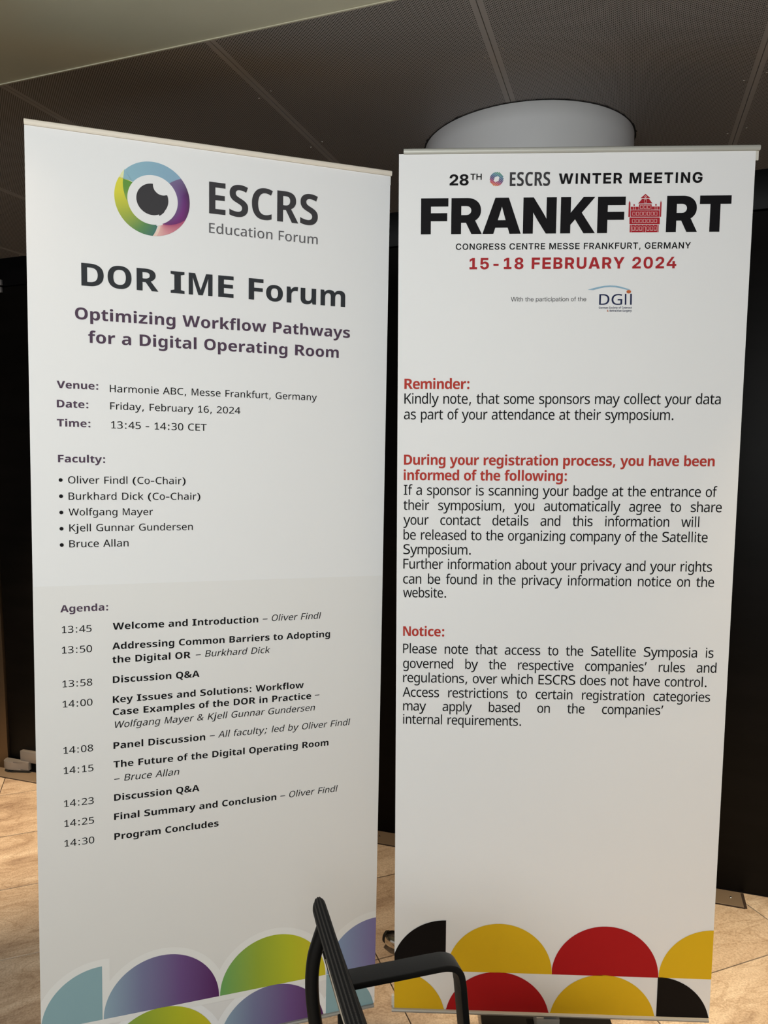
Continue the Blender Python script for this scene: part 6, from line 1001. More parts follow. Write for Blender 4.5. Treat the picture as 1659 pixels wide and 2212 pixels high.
# eye logo: ring of coloured sectors round a white disc, dark pupil with a bite
CU, CV, CR = 0.2694, 2.1150, 0.0838
IC, IR = (0.2700, 2.1127), 0.0560
def ring_pt(ang, t):
    a = math.radians(ang); o = (CU + CR * math.cos(a), CV + CR * math.sin(a)); i = (IC[0] + IR * math.cos(a), IC[1] + IR * math.sin(a))
    return (i[0] + (o[0] - i[0]) * t, i[1] + (o[1] - i[1]) * t)
def sector(p, in0, out0, in1, out1, fn, n=26, K=5, t0=lambda s: 0.0, t1=lambda s: 1.0):
    for k in range(n):
        for j in range(K):
            q = []
            for (s, f) in ((k / n, j / K), ((k + 1) / n, j / K), ((k + 1) / n, (j + 1) / K), (k / n, (j + 1) / K)):
                t = t0(s) + (t1(s) - t0(s)) * f
                ang = (in0 + (in1 - in0) * s) * (1 - t) + (out0 + (out1 - out0) * s) * t
                q.append((*ring_pt(ang, t), s, t))
            if abs(t1(k / n) - t0(k / n)) < 1e-6 and abs(t1((k + 1) / n) - t0((k + 1) / n)) < 1e-6: continue
            base = len(p.v); p.v += [(w[0], w[1]) for w in q]; p.f.append(tuple(range(base, base + 4))); p.c += [fn(w[2], w[3]) for w in q]
p = Print(0.0006)
sector(p, 142, 136, 49, 40, lambda s, t: mixc([(0, S(140, 180, 196)), (1, S(134, 168, 192))], s))
sector(p, 49, 40, -68, -28, lambda s, t: mixc([(0, S(118, 104, 142)), (0.35, mixc([(0, S(112, 92, 140)), (0.5, S(98, 48, 116)), (1, S(70, 42, 76))], t)), (0.8, mixc([(0, S(104, 74, 120)), (0.5, S(122, 48, 126)), (1, S(80, 44, 84))], t)), (1, S(110, 50, 110))], s))
sector(p, -68, -28, -72, -84, lambda s, t: mixc([(0, S(168, 74, 112)), (0.6, S(206, 136, 146)), (1, S(224, 178, 172))], s))
sector(p, -72, -84, -76, -90, lambda s, t: S(232, 204, 190), n=4)
sector(p, -79, -90, -218, -209, lambda s, t: mixc([(0, S(70, 116, 108)), (0.2, S(92, 138, 84)), (0.5, S(164, 176, 70)), (0.8, S(212, 206, 66)), (1, S(218, 212, 70))], s), n=36)
A_, B_, C_, D_ = (0.2077, 2.1743), (0.1963, 2.1551), (0.2051, 2.1526), (0.2248, 2.1496)
p.poly([A_, (0.2010, 2.1650), B_, C_], S(226, 228, 176)); p.poly([A_, C_, D_], S(140, 180, 196))
p.build('logo_ring', M['gradient'], Lg, True)
p = Print(0.0008)
left = [(0.2051, 2.1526), (0.2044, 2.1440), (0.2047, 2.1350), (0.2060, 2.1260), (0.2082, 2.1170), (0.2112, 2.1085), (0.2150, 2.1010), (0.2172, 2.0975)]
for k in range(7):
    a0, a1 = 142 + 54 * k / 7, 142 + 54 * (k + 1) / 7
    f_ = lambda a: (IC[0] + (IR + 0.0003) * math.cos(math.radians(a)), IC[1] + (IR + 0.0003) * math.sin(math.radians(a)))
    g0, g1 = mixc([(0, S(96, 148, 62)), (0.35, S(98, 148, 64)), (1, S(150, 172, 92))], k / 7), mixc([(0, S(96, 148, 62)), (0.35, S(98, 148, 64)), (1, S(150, 172, 92))], (k + 1) / 7)
    b_ = len(p.v); p.v += [left[k], left[k + 1], f_(a1), f_(a0)]; p.f.append((b_, b_ + 1, b_ + 2, b_ + 3)); p.c += [g0, g1, g1, g0]
p.build('logo_overlap', M['gradient'], Lg, True)
# white disc and pupil
p = Print(0.0009)
p.poly([(IC[0] + IR * math.cos(2 * PI * i / 72), IC[1] + IR * math.sin(2 * PI * i / 72)) for i in range(72)])
p.build('logo_disc', M['ink_paper'], Lg)
p = Print(0.0011); PCu, PCv, PR = 0.2692, 2.1138, 0.0356; BC, BR = (0.2920, 2.1470), 0.0215
out = []
for i in range(180):
    a = 2 * PI * i / 180; x, y = PCu + PR * math.cos(a), PCv + PR * math.sin(a)
    if math.hypot(x - BC[0], y - BC[1]) < BR: continue
    out.append((a, x, y))
a_gap = [k for k in range(len(out)) if out[(k + 1) % len(out)][0] - out[k][0] > 0.1 or (k == len(out) - 1 and out[0][0] + 2 * PI - out[k][0] > 0.1)]
s0 = (a_gap[0] + 1) % len(out) if a_gap else 0
ordered = out[s0:] + out[:s0]
pl = [(x, y) for _, x, y in ordered]
pA, pB = pl[-1], pl[0]
aA = math.atan2(pA[1] - BC[1], pA[0] - BC[0]); aB = math.atan2(pB[1] - BC[1], pB[0] - BC[0])
while aB < aA: aB += 2 * PI
if aB - aA > 2 * PI: aB -= 2 * PI
if True:
    span = aB - aA
    mid = aA + span / 2
    if math.hypot(BC[0] + BR * math.cos(mid) - PCu, BC[1] + BR * math.sin(mid) - PCv) > PR: span -= 2 * PI
    bite = [(BC[0] + BR * math.cos(aA + span * k / 16), BC[1] + BR * math.sin(aA + span * k / 16)) for k in range(1, 16)]
pl += bite
vo, eo, fo, *_ = delaunay_2d_cdt([Vector(q) for q in pl], [(i, (i + 1) % len(pl)) for i in range(len(pl))], [], 1, 1e-7)
base = len(p.v); p.v += [(q[0], q[1]) for q in vo]; p.f += [tuple(base + i for i in f) for f in fo]
p.build('logo_pupil', M['ink_charcoal'], Lg); p = Print(0.0013)
p.poly([(0.2832, 2.0860), (0.2839, 2.0781), (0.2885, 2.0808), (0.2945, 2.0865), (0.2990, 2.0950), (0.290, 2.0950)])
p.build('logo_pupil_tail', M['ink_charcoal'], Lg)
p = Print(0.0010); p.poly([(0.2786, 2.0645), (0.2775, 2.0549), (0.2850, 2.0560), (0.2925, 2.0583), (0.2900, 2.0640)]); p.build('logo_notch', M['ink_paper'], Lg)

# ---- right banner
Rroot, Rg, Rfoot = banner((0.44236, 1.84383, 0.08724), (0.99917, -0.03908, -0.01193), (0.01130, -0.01636, 0.99980), 2.2390, (0.0112, 0.8583), M['alu_grey'], M['alu_dark'], M['vinyl'])
tag(Rroot, 'right roll-up banner, white, with red city hall and black, red and yellow arcs', 'banner')
for blk, col, p in lettering(Rg, 'R'): p.build(blk, M['ink_' + col], Rg)
for cu, cv, r, a, b, base, ink in ((0.1395, 0.1128, 0.147, 0.0, 0.1388, 0.1128, 'flag_black'), (0.2842, 0.1128, 0.1415, 0.1435, 0.4257, 0.1128, 'yellow'), (0.5672, 0.1128, 0.1425, 0.4257, 0.7097, 0.1128, 'flag_red'),
                                   (0.8500, 0.1128, 0.1400, 0.7105, 0.85, 0.1128, 'yellow'), (0.0, 0.0 - 0.027, 0.1385, 0.0, 0.1385, 0.0, 'yellow'), (0.2807, -0.027, 0.1415, 0.139, 0.4222, 0.0, 'flag_red'),
                                   (0.5640, -0.027, 0.1425, 0.4222, 0.7058, 0.0, 'yellow'), (0.7088, -0.027, 0.1420, 0.7088, 0.85, 0.0, 'flag_black')):
    p = Print(0.0008); cap_shape(p, cu, cv, r, a, b, base); p.build('printed_arc', M['ink_' + ink], Rg)
p = Print(0.0008)
for q in [[[0.5939, 2.1414], [0.5825, 2.1315], [0.6056, 2.1317]], [[0.5859, 2.1296], [0.6029, 2.1296], [0.6112, 2.1192], [0.5773, 2.119]], [[0.5796, 2.1046], [0.6099, 2.1044], [0.6094, 2.1171], [0.5791, 2.1173]], [[0.5601, 2.1048], [0.579, 2.1046], [0.5788, 2.1117], [0.5599, 2.1119]], [[0.6102, 2.1046], [0.629, 2.1045], [0.6287, 2.1117], [0.6099, 2.1119]], [[0.5567, 2.1258], [0.5549, 2.1208], [0.555, 2.088], [0.5593, 2.088], [0.5588, 2.1208]], [[0.6312, 2.1257], [0.6297, 2.1202], [0.6301, 2.0879], [0.6331, 2.0879], [0.6331, 2.1205]], [[0.5665, 2.1136], [0.5694, 2.1135], [0.5692, 2.1177], [0.5663, 2.1178]], [[0.6182, 2.1136], [0.6214, 2.1136], [0.6212, 2.1179], [0.618, 2.1179]], [[0.5604, 2.0884], [0.6294, 2.0879], [0.6288, 2.1031], [0.5598, 2.1037]], [[0.5583, 2.0711], [0.6306, 2.0705], [0.63, 2.0863], [0.5577, 2.0868]], [[0.5593, 2.0696], [0.6282, 2.0693], [0.6285, 2.0521], [0.5595, 2.0522]]]: p.poly(q)
p.build('city_hall_emblem', M['ink_brick'], Rg)
p = Print(0.0011)
for q in [[[0.5911, 2.1278], [0.5973, 2.1277], [0.5973, 2.1285], [0.5911, 2.1286]], [[0.5914, 2.1206], [0.5976, 2.1206], [0.5976, 2.1214], [0.5914, 2.1214]], [[0.5914, 2.1214], [0.5921, 2.1214], [0.5919, 2.1278], [0.5911, 2.1278]], [[0.5968, 2.1214], [0.5976, 2.1214], [0.5973, 2.1277], [0.5965, 2.1277]], [[0.582, 2.1143], [0.589, 2.1143], [0.589, 2.115], [0.582, 2.1151]], [[0.5823, 2.1068], [0.5893, 2.1068], [0.5893, 2.1075], [0.5823, 2.1076]], [[0.5823, 2.1076], [0.5831, 2.1076], [0.5828, 2.1143], [0.582, 2.1143]], [[0.5885, 2.1075], [0.5893, 2.1075], [0.589, 2.1143], [0.5883, 2.1143]], [[0.5907, 2.1143], [0.5977, 2.1142], [0.5977, 2.115], [0.5907, 2.115]], [[0.591, 2.1068], [0.5981, 2.1067], [0.598, 2.1075], [0.591, 2.1075]], [[0.591, 2.1075], [0.5918, 2.1075], [0.5915, 2.1142], [0.5907, 2.1143]], [[0.5972, 2.1075], [0.598, 2.1075], [0.5977, 2.1142], [0.597, 2.1142]], [[0.5994, 2.1142], [0.6064, 2.1141], [0.6064, 2.1149], [0.5994, 2.115]], [[0.5997, 2.1067], [0.6068, 2.1066], [0.6067, 2.1074], [0.5997, 2.1075]], [[0.5997, 2.1075], [0.6005, 2.1074], [0.6002, 2.1142], [0.5994, 2.1142]], [[0.6059, 2.1074], [0.6067, 2.1074], [0.6064, 2.1141], [0.6057, 2.1141]], [[0.5646, 2.0987], [0.5711, 2.0986], [0.5711, 2.0994], [0.5645, 2.0995]], [[0.5648, 2.0913], [0.5714, 2.0912], [0.5714, 2.092], [0.5648, 2.092]], [[0.5648, 2.092], [0.5656, 2.092], [0.5653, 2.0987], [0.5646, 2.0987]], [[0.5706, 2.092], [0.5714, 2.092], [0.5711, 2.0986], [0.5703, 2.0986]], [[0.5733, 2.0987], [0.5798, 2.0986], [0.5798, 2.0994], [0.5732, 2.0995]], [[0.5736, 2.0913], [0.5801, 2.0912], [0.5801, 2.092], [0.5735, 2.092]], [[0.5735, 2.092], [0.5743, 2.092], [0.5741, 2.0987], [0.5733, 2.0987]], [[0.5793, 2.092], [0.5801, 2.092], [0.5798, 2.0986], [0.579, 2.0986]], [[0.582, 2.0987], [0.5885, 2.0986], [0.5885, 2.0994], [0.582, 2.0995]], [[0.5823, 2.0913], [0.5888, 2.0912], [0.5888, 2.092], [0.5822, 2.092]], [[0.5822, 2.092], [0.583, 2.092], [0.5828, 2.0987], [0.582, 2.0987]], [[0.588, 2.092], [0.5888, 2.092], [0.5885, 2.0986], [0.5878, 2.0986]], [[0.5907, 2.0987], [0.5972, 2.0986], [0.5972, 2.0994], [0.5907, 2.0995]], [[0.591, 2.0913], [0.5976, 2.0912], [0.5975, 2.092], [0.591, 2.092]], [[0.591, 2.092], [0.5917, 2.092], [0.5915, 2.0987], [0.5907, 2.0987]], [[0.5967, 2.092], [0.5975, 2.092], [0.5972, 2.0986], [0.5965, 2.0986]], [[0.5994, 2.0987], [0.606, 2.0986], [0.6059, 2.0994], [0.5994, 2.0994]], [[0.5997, 2.0913], [0.6063, 2.0912], [0.6062, 2.092], [0.5997, 2.092]], [[0.5997, 2.092], [0.6005, 2.092], [0.6002, 2.0987], [0.5994, 2.0987]], [[0.6054, 2.092], [0.6062, 2.092], [0.606, 2.0986], [0.6052, 2.0986]], [[0.6081, 2.0987], [0.6147, 2.0986], [0.6146, 2.0994], [0.6081, 2.0994]], [[0.6084, 2.0913], [0.615, 2.0912], [0.6149, 2.092], [0.6084, 2.092]], [[0.6084, 2.092], [0.6092, 2.092], [0.6089, 2.0987], [0.6081, 2.0987]], [[0.6141, 2.092], [0.6149, 2.092], [0.6147, 2.0986], [0.6139, 2.0986]], [[0.6168, 2.0987], [0.6233, 2.0986], [0.6233, 2.0994], [0.6168, 2.0994]], [[0.6171, 2.0913], [0.6237, 2.0912], [0.6236, 2.092], [0.6171, 2.0921]], [[0.6171, 2.0921], [0.6179, 2.092], [0.6176, 2.0987], [0.6168, 2.0987]], [[0.6228, 2.092], [0.6236, 2.092], [0.6233, 2.0986], [0.6226, 2.0986]], [[0.5643, 2.0817], [0.5709, 2.0816], [0.5709, 2.0824], [0.5643, 2.0824]], [[0.5646, 2.0741], [0.5712, 2.0741], [0.5711, 2.0748], [0.5646, 2.0749]], [[0.5646, 2.0749], [0.5654, 2.0749], [0.5651, 2.0816], [0.5643, 2.0817]], [[0.5704, 2.0749], [0.5711, 2.0748], [0.5709, 2.0816], [0.5701, 2.0816]], [[0.5731, 2.0817], [0.5797, 2.0816], [0.5796, 2.0824], [0.5731, 2.0825]], [[0.5734, 2.0741], [0.58, 2.0741], [0.5799, 2.0749], [0.5734, 2.0749]], [[0.5734, 2.0749], [0.5741, 2.0749], [0.5739, 2.0817], [0.5731, 2.0817]], [[0.5791, 2.0749], [0.5799, 2.0749], [0.5797, 2.0816], [0.5789, 2.0816]], [[0.5819, 2.0817], [0.5884, 2.0817], [0.5884, 2.0824], [0.5818, 2.0825]], [[0.5822, 2.0742], [0.5887, 2.0741], [0.5887, 2.0749], [0.5821, 2.0749]], [[0.5821, 2.0749], [0.5829, 2.0749], [0.5827, 2.0817], [0.5819, 2.0817]], [[0.5879, 2.0749], [0.5887, 2.0749], [0.5884, 2.0817], [0.5876, 2.0817]], [[0.5906, 2.0817], [0.5972, 2.0817], [0.5972, 2.0825], [0.5906, 2.0825]], [[0.5909, 2.0742], [0.5975, 2.0742], [0.5975, 2.0749], [0.5909, 2.075]], [[0.5909, 2.075], [0.5917, 2.075], [0.5914, 2.0817], [0.5906, 2.0817]], [[0.5967, 2.0749], [0.5975, 2.0749], [0.5972, 2.0817], [0.5964, 2.0817]], [[0.5994, 2.0817], [0.606, 2.0817], [0.6059, 2.0825], [0.5994, 2.0825]], [[0.5997, 2.0742], [0.6063, 2.0742], [0.6062, 2.075], [0.5997, 2.075]], [[0.5997, 2.075], [0.6005, 2.075], [0.6002, 2.0817], [0.5994, 2.0817]], [[0.6055, 2.075], [0.6062, 2.075], [0.606, 2.0817], [0.6052, 2.0817]], [[0.6082, 2.0818], [0.6147, 2.0817], [0.6147, 2.0825], [0.6081, 2.0825]], [[0.6085, 2.0742], [0.615, 2.0742], [0.615, 2.075], [0.6084, 2.075]], [[0.6084, 2.075], [0.6092, 2.075], [0.609, 2.0818], [0.6082, 2.0818]], [[0.6142, 2.075], [0.615, 2.075], [0.6147, 2.0817], [0.6139, 2.0817]], [[0.6169, 2.0818], [0.6235, 2.0817], [0.6235, 2.0825], [0.6169, 2.0826]], [[0.6172, 2.0743], [0.6238, 2.0742], [0.6238, 2.075], [0.6172, 2.075]], [[0.6172, 2.075], [0.618, 2.075], [0.6177, 2.0818], [0.6169, 2.0818]], [[0.623, 2.075], [0.6238, 2.075], [0.6235, 2.0817], [0.6227, 2.0818]], [[0.5645, 2.0644], [0.5709, 2.0643], [0.5708, 2.0651], [0.5645, 2.0651]], [[0.5649, 2.0558], [0.5712, 2.0558], [0.5712, 2.0566], [0.5648, 2.0566]], [[0.5648, 2.0566], [0.5656, 2.0566], [0.5653, 2.0644], [0.5645, 2.0644]], [[0.5704, 2.0566], [0.5712, 2.0566], [0.5709, 2.0643], [0.5701, 2.0643]], [[0.5654, 2.0558], [0.5706, 2.0558], [0.5706, 2.0577], [0.5653, 2.0577]], [[0.5733, 2.0643], [0.5796, 2.0643], [0.5796, 2.065], [0.5732, 2.0651]], [[0.5736, 2.0558], [0.5799, 2.0557], [0.5799, 2.0565], [0.5736, 2.0565]], [[0.5736, 2.0565], [0.5744, 2.0565], [0.5741, 2.0643], [0.5733, 2.0643]], [[0.5791, 2.0565], [0.5799, 2.0565], [0.5796, 2.0643], [0.5788, 2.0643]], [[0.5742, 2.0558], [0.5794, 2.0557], [0.5793, 2.0576], [0.5741, 2.0576]], [[0.582, 2.0642], [0.5883, 2.0642], [0.5883, 2.065], [0.582, 2.065]], [[0.5823, 2.0557], [0.5887, 2.0557], [0.5886, 2.0564], [0.5823, 2.0565]], [[0.5823, 2.0565], [0.5831, 2.0565], [0.5828, 2.0642], [0.582, 2.0642]], [[0.5879, 2.0564], [0.5886, 2.0564], [0.5883, 2.0642], [0.5875, 2.0642]], [[0.5829, 2.0557], [0.5881, 2.0557], [0.588, 2.0575], [0.5828, 2.0576]], [[0.5994, 2.0641], [0.6058, 2.0641], [0.6058, 2.0649], [0.5994, 2.0649]], [[0.5998, 2.0556], [0.6061, 2.0555], [0.6061, 2.0563], [0.5998, 2.0564]], [[0.5998, 2.0564], [0.6006, 2.0564], [0.6002, 2.0641], [0.5994, 2.0641]], [[0.6053, 2.0563], [0.6061, 2.0563], [0.6058, 2.0641], [0.605, 2.0641]], [[0.6004, 2.0556], [0.6056, 2.0555], [0.6055, 2.0574], [0.6003, 2.0575]], [[0.6082, 2.0641], [0.6145, 2.064], [0.6145, 2.0648], [0.6081, 2.0648]], [[0.6085, 2.0555], [0.6149, 2.0555], [0.6148, 2.0563], [0.6085, 2.0563]], [[0.6085, 2.0563], [0.6093, 2.0563], [0.609, 2.0641], [0.6082, 2.0641]], [[0.614, 2.0563], [0.6148, 2.0563], [0.6145, 2.064], [0.6137, 2.064]], [[0.6091, 2.0555], [0.6143, 2.0555], [0.6142, 2.0574], [0.609, 2.0574]], [[0.6169, 2.064], [0.6232, 2.064], [0.6232, 2.0647], [0.6169, 2.0648]], [[0.6172, 2.0555], [0.6236, 2.0554], [0.6235, 2.0562], [0.6172, 2.0562]], [[0.6172, 2.0562], [0.618, 2.0562], [0.6177, 2.064], [0.6169, 2.064]], [[0.6228, 2.0562], [0.6235, 2.0562], [0.6232, 2.064], [0.6224, 2.064]], [[0.6178, 2.0555], [0.623, 2.0554], [0.6229, 2.0573], [0.6177, 2.0573]], [[0.5906, 2.0641], [0.5974, 2.064], [0.5974, 2.0651], [0.5906, 2.0652]], [[0.5911, 2.0523], [0.592, 2.0523], [0.5915, 2.0652], [0.5906, 2.0652]], [[0.597, 2.0523], [0.5979, 2.0523], [0.5974, 2.0651], [0.5965, 2.0651]], [[0.5652, 2.1047], [0.5664, 2.1047], [0.5661, 2.1118], [0.565, 2.1118]], [[0.5703, 2.1047], [0.5715, 2.1047], [0.5711, 2.1135], [0.57, 2.1135]], [[0.6175, 2.1043], [0.6184, 2.1043], [0.618, 2.1132], [0.6171, 2.1132]], [[0.6222, 2.1043], [0.6233, 2.1043], [0.623, 2.1131], [0.6218, 2.1131]], [[0.5625, 2.0525], [0.5634, 2.0525], [0.5627, 2.0696], [0.5618, 2.0696]], [[0.6255, 2.0521], [0.6264, 2.0521], [0.6257, 2.0691], [0.6248, 2.0692]], [[0.5711, 2.0698], [0.5734, 2.0697], [0.5724, 2.0669]], [[0.5798, 2.0697], [0.5821, 2.0697], [0.5811, 2.0668]], [[0.5886, 2.0696], [0.5908, 2.0696], [0.5898, 2.0667]], [[0.5973, 2.0696], [0.5996, 2.0696], [0.5985, 2.0667]], [[0.606, 2.0695], [0.6083, 2.0695], [0.6073, 2.0666]], [[0.6147, 2.0694], [0.617, 2.0694], [0.616, 2.0666]]]: p.poly(q)
eu, ev = [0.5941, 2.1348]
for i in range(16):
    a0, a1 = 2 * PI * i / 16, 2 * PI * (i + 1) / 16
    p.poly([(eu + 0.0012 * math.cos(a0), ev + 0.0012 * math.sin(a0)), (eu + 0.0026 * math.cos(a0), ev + 0.0026 * math.sin(a0)), (eu + 0.0026 * math.cos(a1), ev + 0.0026 * math.sin(a1)), (eu + 0.0012 * math.cos(a1), ev + 0.0012 * math.sin(a1))])
p.build('emblem_windows', M['ink_rose'], Rg)
p = Print(0.0009)
for q in [[[0.5542, 1.8808], [0.5579, 1.8808], [0.5573, 1.907], [0.5536, 1.907]], [[0.5669, 1.8808], [0.571, 1.8808], [0.5705, 1.907], [0.5664, 1.907]]]: p.poly(q)
p.build('partner_bars', M['ink_navy'], Rg)
# striped ring logo
p = Print(0.0009); LC = [0.2365, 2.1788]; LR = 0.0163; lw = 0.00115; sp_ = 0.0029
cols = [(0, S(70, 150, 110)), (0.25, S(50, 120, 150)), (0.45, S(60, 70, 120)), (0.6, S(110, 60, 120)), (0.78, S(190, 60, 90)), (1, S(225, 130, 60))]
for k in range(-5, 6):
    o_ = k * sp_
    if abs(o_) >= LR: continue
    half = math.sqrt(LR * LR - o_ * o_); hin = 0.0062 - abs(o_) * 0.5 if abs(o_) < 0.0068 else 0
    segs = [(-half, -hin), (hin, half)] if hin > 0.001 else [(-half, half)]
    for a, b in segs:
        K = 6
        for j in range(K):
            s0_, s1_ = a + (b - a) * j / K, a + (b - a) * (j + 1) / K
            q = []
            for s_, w in ((s0_, -lw), (s1_, -lw), (s1_, lw), (s0_, lw)):
                x = (s_ + o_ + w) * 0.70711; y = (-s_ + o_ + w) * 0.70711
                q.append((LC[0] + x, LC[1] + y))
            base = len(p.v); p.v += q; p.f.append(tuple(range(base, base + 4)))
            p.c += [mixc(cols, 0.5 - 0.5 * ((w_[0] - LC[0]) * 0.35 + (w_[1] - LC[1]) * 0.94) / LR) if k >= 0 or True else None for w_ in q]
p.build('ring_emblem', M['gradient'], Rg, True)
p = Print(0.0009); sw = [[0.463, 1.9169], [0.4759, 1.9205], [0.4887, 1.9236], [0.5027, 1.9261], [0.5167, 1.9271], [0.5318, 1.9262], [0.5427, 1.9241], [0.5546, 1.9206], [0.5671, 1.917], [0.558, 1.9162], [0.5493, 1.9187], [0.5406, 1.9207], [0.5287, 1.9229], [0.5168, 1.9235], [0.505, 1.9227], [0.4932, 1.9204], [0.4846, 1.9181], [0.4771, 1.9162]]; n = len(sw); h = n // 2
for i in range(h - 1): p.poly([sw[i], sw[i + 1], sw[n - 2 - i], sw[n - 1 - i]])
p.build('swoosh_emblem', M['ink_sky'], Rg)
p = Print(0.0010); du, dv = [[0.5627, 1.9119], [0.5681, 1.9119], [0.5626, 1.9157]][0]; p.poly([(du + 0.0056 * math.cos(2 * PI * i / 24), dv + 0.0041 * math.sin(2 * PI * i / 24)) for i in range(24)])
p.build('dot_emblem', M['ink_orange'], Rg)
# silver sleeve that holds the pole on the black foot
bm = bmesh.new(); add_box(bm, -0.036, 0.026, -0.020, 0.036, 0.0178, 0.066, 0.0015)
t_ = bm_obj('pole_sleeve', bm, M['tag'], Rfoot, True); t_['label'] = 'silver sleeve on the black foot'

# chrome tube foot lying behind the right banner
r = empty('chrome_foot', W(-0.7195, 2.122, 0), WYAW - 0.25)
bm = bmesh.new(); prof = [(0.0, 0.018), (0.004, 0.0205), (0.010, 0.0235), (0.018, 0.026), (0.030, 0.027), (0.300, 0.027)]; rings = []
for x, rr in prof: rings.append([bm.verts.new((x, rr * math.cos(2 * PI * i / 40), 0.0272 + rr * math.sin(2 * PI * i / 40))) for i in range(40)])
for A, B in zip(rings, rings[1:]):
    for i in range(40): bm.faces.new((A[i], A[(i + 1) % 40], B[(i + 1) % 40], B[i]))
bm.faces.new(rings[0][::-1]); bm.faces.new(rings[-1])
bm_obj('tube', bm, M['chrome'], r, True)
bm = bmesh.new(); add_cyl(bm, (-0.007, 0, 0.0272), (0.002, 0, 0.0272), 0.0175, 0.0205, 32); bm_obj('end_cap', bm, M['rubber'], r, True)
bm = bmesh.new(); add_box(bm, 0.10, 0.22, -0.02, 0.02, 0.0, 0.012, 0.003); bm_obj('pad', bm, M['rubber'], r, True)
tag(r, 'chrome tube foot with a black end on the floor, peeking out between the banners', 'furniture foot')

# ------------------------------------------------------------------ black conference chair in the foreground
CA = 0.30974
chair = empty('conference_chair', (0, 0, 0), CA)
tag(chair, 'black armchair with ribbed mesh back in the foreground, seen from behind and above', 'chair')
Y1, Y0 = 1.196, 0.706          # far and near edge of the back
LEAN = math.radians(17)
top = Vector((0.2415, 0, 0.852)); down = Vector((math.sin(LEAN), 0, -math.cos(LEAN))); nrm = Vector((math.cos(LEAN), 0, math.sin(LEAN)))
def back_pt(y, s, w, o=0):
    t = max(0.0, min(1.0, (y - 1.135) / 0.065)); t = t * t * (3 - 2 * t)      # the padding thins towards the far edge
    t2 = max(0.0, min(1.0, (0.767 - y) / 0.065)); t2 = t2 * t2 * (3 - 2 * t2); t = max(t, t2)
    return top + down * s + nrm * (w * (1 - 0.5 * t) + 0.004 * t) + Vector((0.035 * (y - 1.1), y, 0))
# outline of the back in (y, s), rounded corners
HB, RC = 0.42, 0.05
outl = []
for cy, cs_, a0 in ((Y1 - RC, RC, 0), (Y1 - 0.04, HB - 0.04, -90), (Y0 + 0.04, HB - 0.04, -180), (Y0 + RC, RC, -270)):
    rr = RC if abs(cs_ - RC) < 1e-9 else 0.04
    rng = range(9)
    for k in rng:
        a = math.radians(90 + a0 - 90 * k / 8)
        # a runs from pointing up (towards s=0) round to the side
        ca, sa = math.cos(a), math.sin(a)
        outl.append((cy + rr * ca, cs_ - rr * sa))
# insert points along the long sides
def densify(P, step=0.03):
    out = []
    for i in range(len(P)):
        a, b = P[i], P[(i + 1) % len(P)]; L_ = math.hypot(b[0] - a[0], b[1] - a[1]); k = max(1, int(L_ / step))
        for j in range(k): out.append((a[0] + (b[0] - a[0]) * j / k, a[1] + (b[1] - a[1]) * j / k))
    return out
outl = densify(outl)
NP = len(outl); T2 = 0.0125; NW = 29
bm = bmesh.new(); uvl = bm.loops.layers.uv.new('uv'); rings = []; arc_len = [0]
for i in range(NP): a, b = outl[i], outl[(i + 1) % NP]; arc_len.append(arc_len[-1] + math.hypot(b[0] - a[0], b[1] - a[1]))
for i in range(NP):
    a, b = outl[i - 1], outl[(i + 1) % NP]; t = Vector((b[0] - a[0], b[1] - a[1])).normalized(); nn = Vector((-t.y, t.x))
    c_ = Vector((outl[i][0] - (Y0 + Y1) / 2, outl[i][1] - HB / 2))
    if nn.dot(c_) < 0: nn = -nn
    ring = []
    for j in range(NW):
        w = -1 + 2 * j / (NW - 1)
        off = -0.009 * abs(w) ** 2.6 + 0.0006 * math.sin(2 * PI * 4.5 * (w + 1) / 2)
        ring.append(bm.verts.new(back_pt(outl[i][0] + nn.x * off, outl[i][1] + nn.y * off, w * T2)))
    rings.append(ring)
for i in range(NP):
    A, B = rings[i], rings[(i + 1) % NP]
    for j in range(NW - 1):
        f = bm.faces.new((A[j], A[j + 1], B[j + 1], B[j]))
        for lp, (ii, jj) in zip(f.loops, ((i, j), (i, j + 1), (i + 1, j + 1), (i + 1, j))): lp[uvl].uv = (arc_len[ii], jj / (NW - 1))
back = bm_obj('backrest', bm, M['knit'], chair, True)
for side, w in (('back_mesh', T2 - 0.001), ('back_mesh', -T2 + 0.001)):
    bm = bmesh.new(); cen = ((Y0 + Y1) / 2, HB / 2); vs = []
    for y, s in outl:
        dy, ds = y - cen[0], s - cen[1]; L_ = math.hypot(dy, ds)
        vs.append(bm.verts.new(back_pt(cen[0] + dy * (1 - 0.009 / L_), cen[1] + ds * (1 - 0.009 / L_), w)))
    bm.faces.new(vs); bm_obj(side, bm, M['mesh'], back)
# grey edge strip and thin rod on the rear of the back, held by a bracket low down
pA_, pB_ = back_pt(1.125, 0.085, -T2 - 0.0030), back_pt(1.125, 0.225, -T2 - 0.0075)
bm = bmesh.new(); add_strip(bm, [pA_.lerp(pB_, k / 10) + nrm * (-0.0035 * math.sin(PI * k / 20)) for k in range(11)], (0, 1, 0), 0.02, 0.0026)
bm_obj('edge_strip', bm, M['strip'], back, True)
bm = bmesh.new(); q0, q1 = back_pt(1.125, 0.070, -T2 - 0.0045), back_pt(1.125, 0.235, -T2 - 0.0130); add_cyl(bm, q0, q1, 0.0018, n=10); bm_obj('back_rod', bm, M['frame'], back, True)
bm = bmesh.new(); pth = smooth_path([back_pt(1.12, 0.205, -T2 - 0.010), back_pt(1.12, 0.235, -T2 - 0.016), back_pt(1.12, 0.28, -T2 - 0.008), back_pt(1.12, 0.34, -T2 + 0.002)], 6)
add_strip(bm, pth, (0, 1, 0), 0.018, 0.008); bm_obj('back_bracket', bm, M['frame'], back, True)
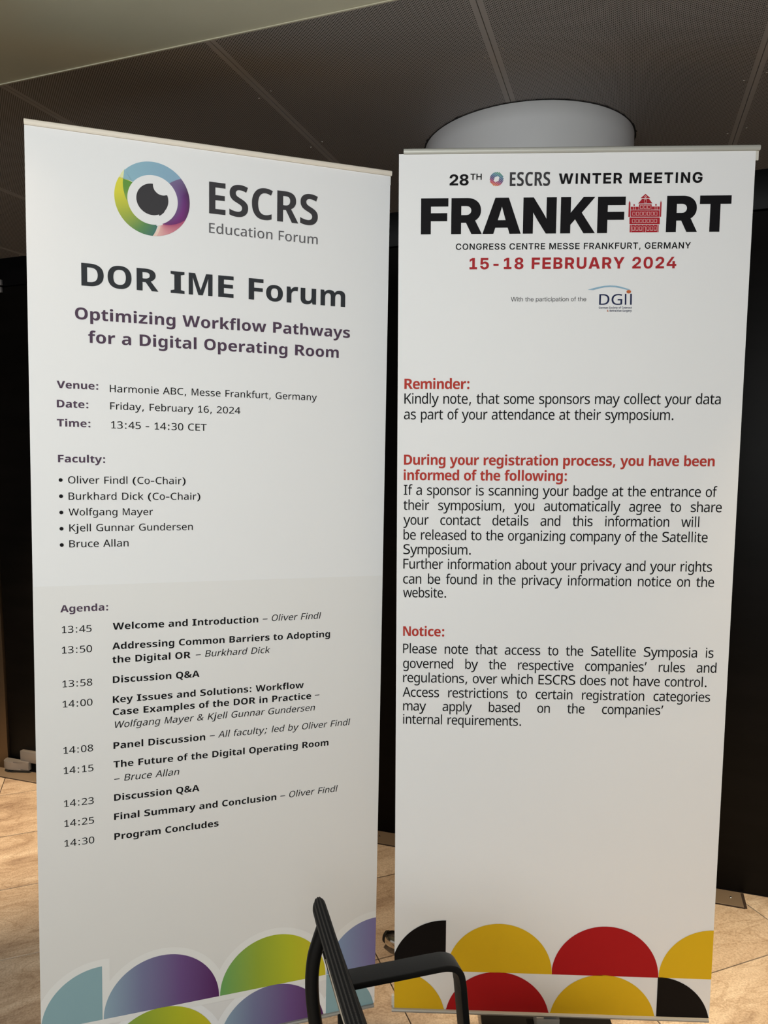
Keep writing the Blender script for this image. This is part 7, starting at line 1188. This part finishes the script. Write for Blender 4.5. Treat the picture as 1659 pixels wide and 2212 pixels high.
# seat
bm = bmesh.new(); add_box(bm, 0.325, 0.76, Y0 + 0.01, Y1 - 0.01, 0.425, 0.475, 0.02, 4); bm_obj('seat', bm, M['mesh'], chair, True)
bm = bmesh.new()
for y in (Y0 - 0.004, Y1 + 0.004): add_box(bm, 0.24, 0.74, y - 0.012, y + 0.012, 0.40, 0.425, 0.003)
for x in (0.36, 0.70): add_box(bm, x - 0.012, x + 0.012, Y0, Y1, 0.40, 0.424, 0.003)
bm_obj('seat_frame', bm, M['frame'], chair, True)
# armrests and legs, far side as seen, near side mirrored
ymid = (Y0 + Y1) / 2
for sgn in (1, -1):
    fy = lambda y: y if sgn > 0 else 2 * ymid - y
    # curved rear upright
    pth = smooth_path([(0.2655, fy(1.203), 0.768), (0.2560, fy(1.203), 0.742), (0.2475, fy(1.203), 0.715), (0.2430, fy(1.203), 0.680), (0.2430, fy(1.203), 0.640), (0.2475, fy(1.203), 0.590), (0.256, fy(1.203), 0.52), (0.262, fy(1.203), 0.44), (0.255, fy(1.203), 0.30), (0.235, fy(1.203), 0.02)], 8)
    bm = bmesh.new(); add_strip(bm, pth, (0, 1, 0), 0.012, 0.0120, 0.8); bm_obj('rear_leg', bm, M['frame'], chair, True)
    # armrest: flat bar, bent down at the front
    arm = [(0.303, fy(1.208), 0.651), (0.34, fy(1.208), 0.650), (0.42, fy(1.208), 0.6465), (0.485, fy(1.208), 0.644), (0.505, fy(1.208), 0.641), (0.519, fy(1.208), 0.634), (0.5275, fy(1.208), 0.622), (0.531, fy(1.208), 0.608), (0.5335, fy(1.208), 0.590)]
    bm = bmesh.new(); add_strip(bm, smooth_path(arm, 6), (0, 1, 0), 0.0205, 0.0062, 0.2); bm_obj('armrest', bm, M['nylon'], chair, True)
    leg = [(0.5335, fy(1.208), 0.592), (0.538, fy(1.208), 0.54), (0.545, fy(1.208), 0.46), (0.562, fy(1.208), 0.25), (0.582, fy(1.208), 0.02)]
    bm = bmesh.new(); add_strip(bm, smooth_path(leg, 6), (0, 1, 0), 0.0195, 0.0066, 0.35); bm_obj('front_leg', bm, M['nylon'], chair, True)
    for x in (0.235, 0.582):
        bm = bmesh.new(); add_cyl(bm, (x, fy(1.205), 0), (x, fy(1.205), 0.025), 0.018, 0.015, 20); bm_obj('glide', bm, M['rubber'], chair, True)
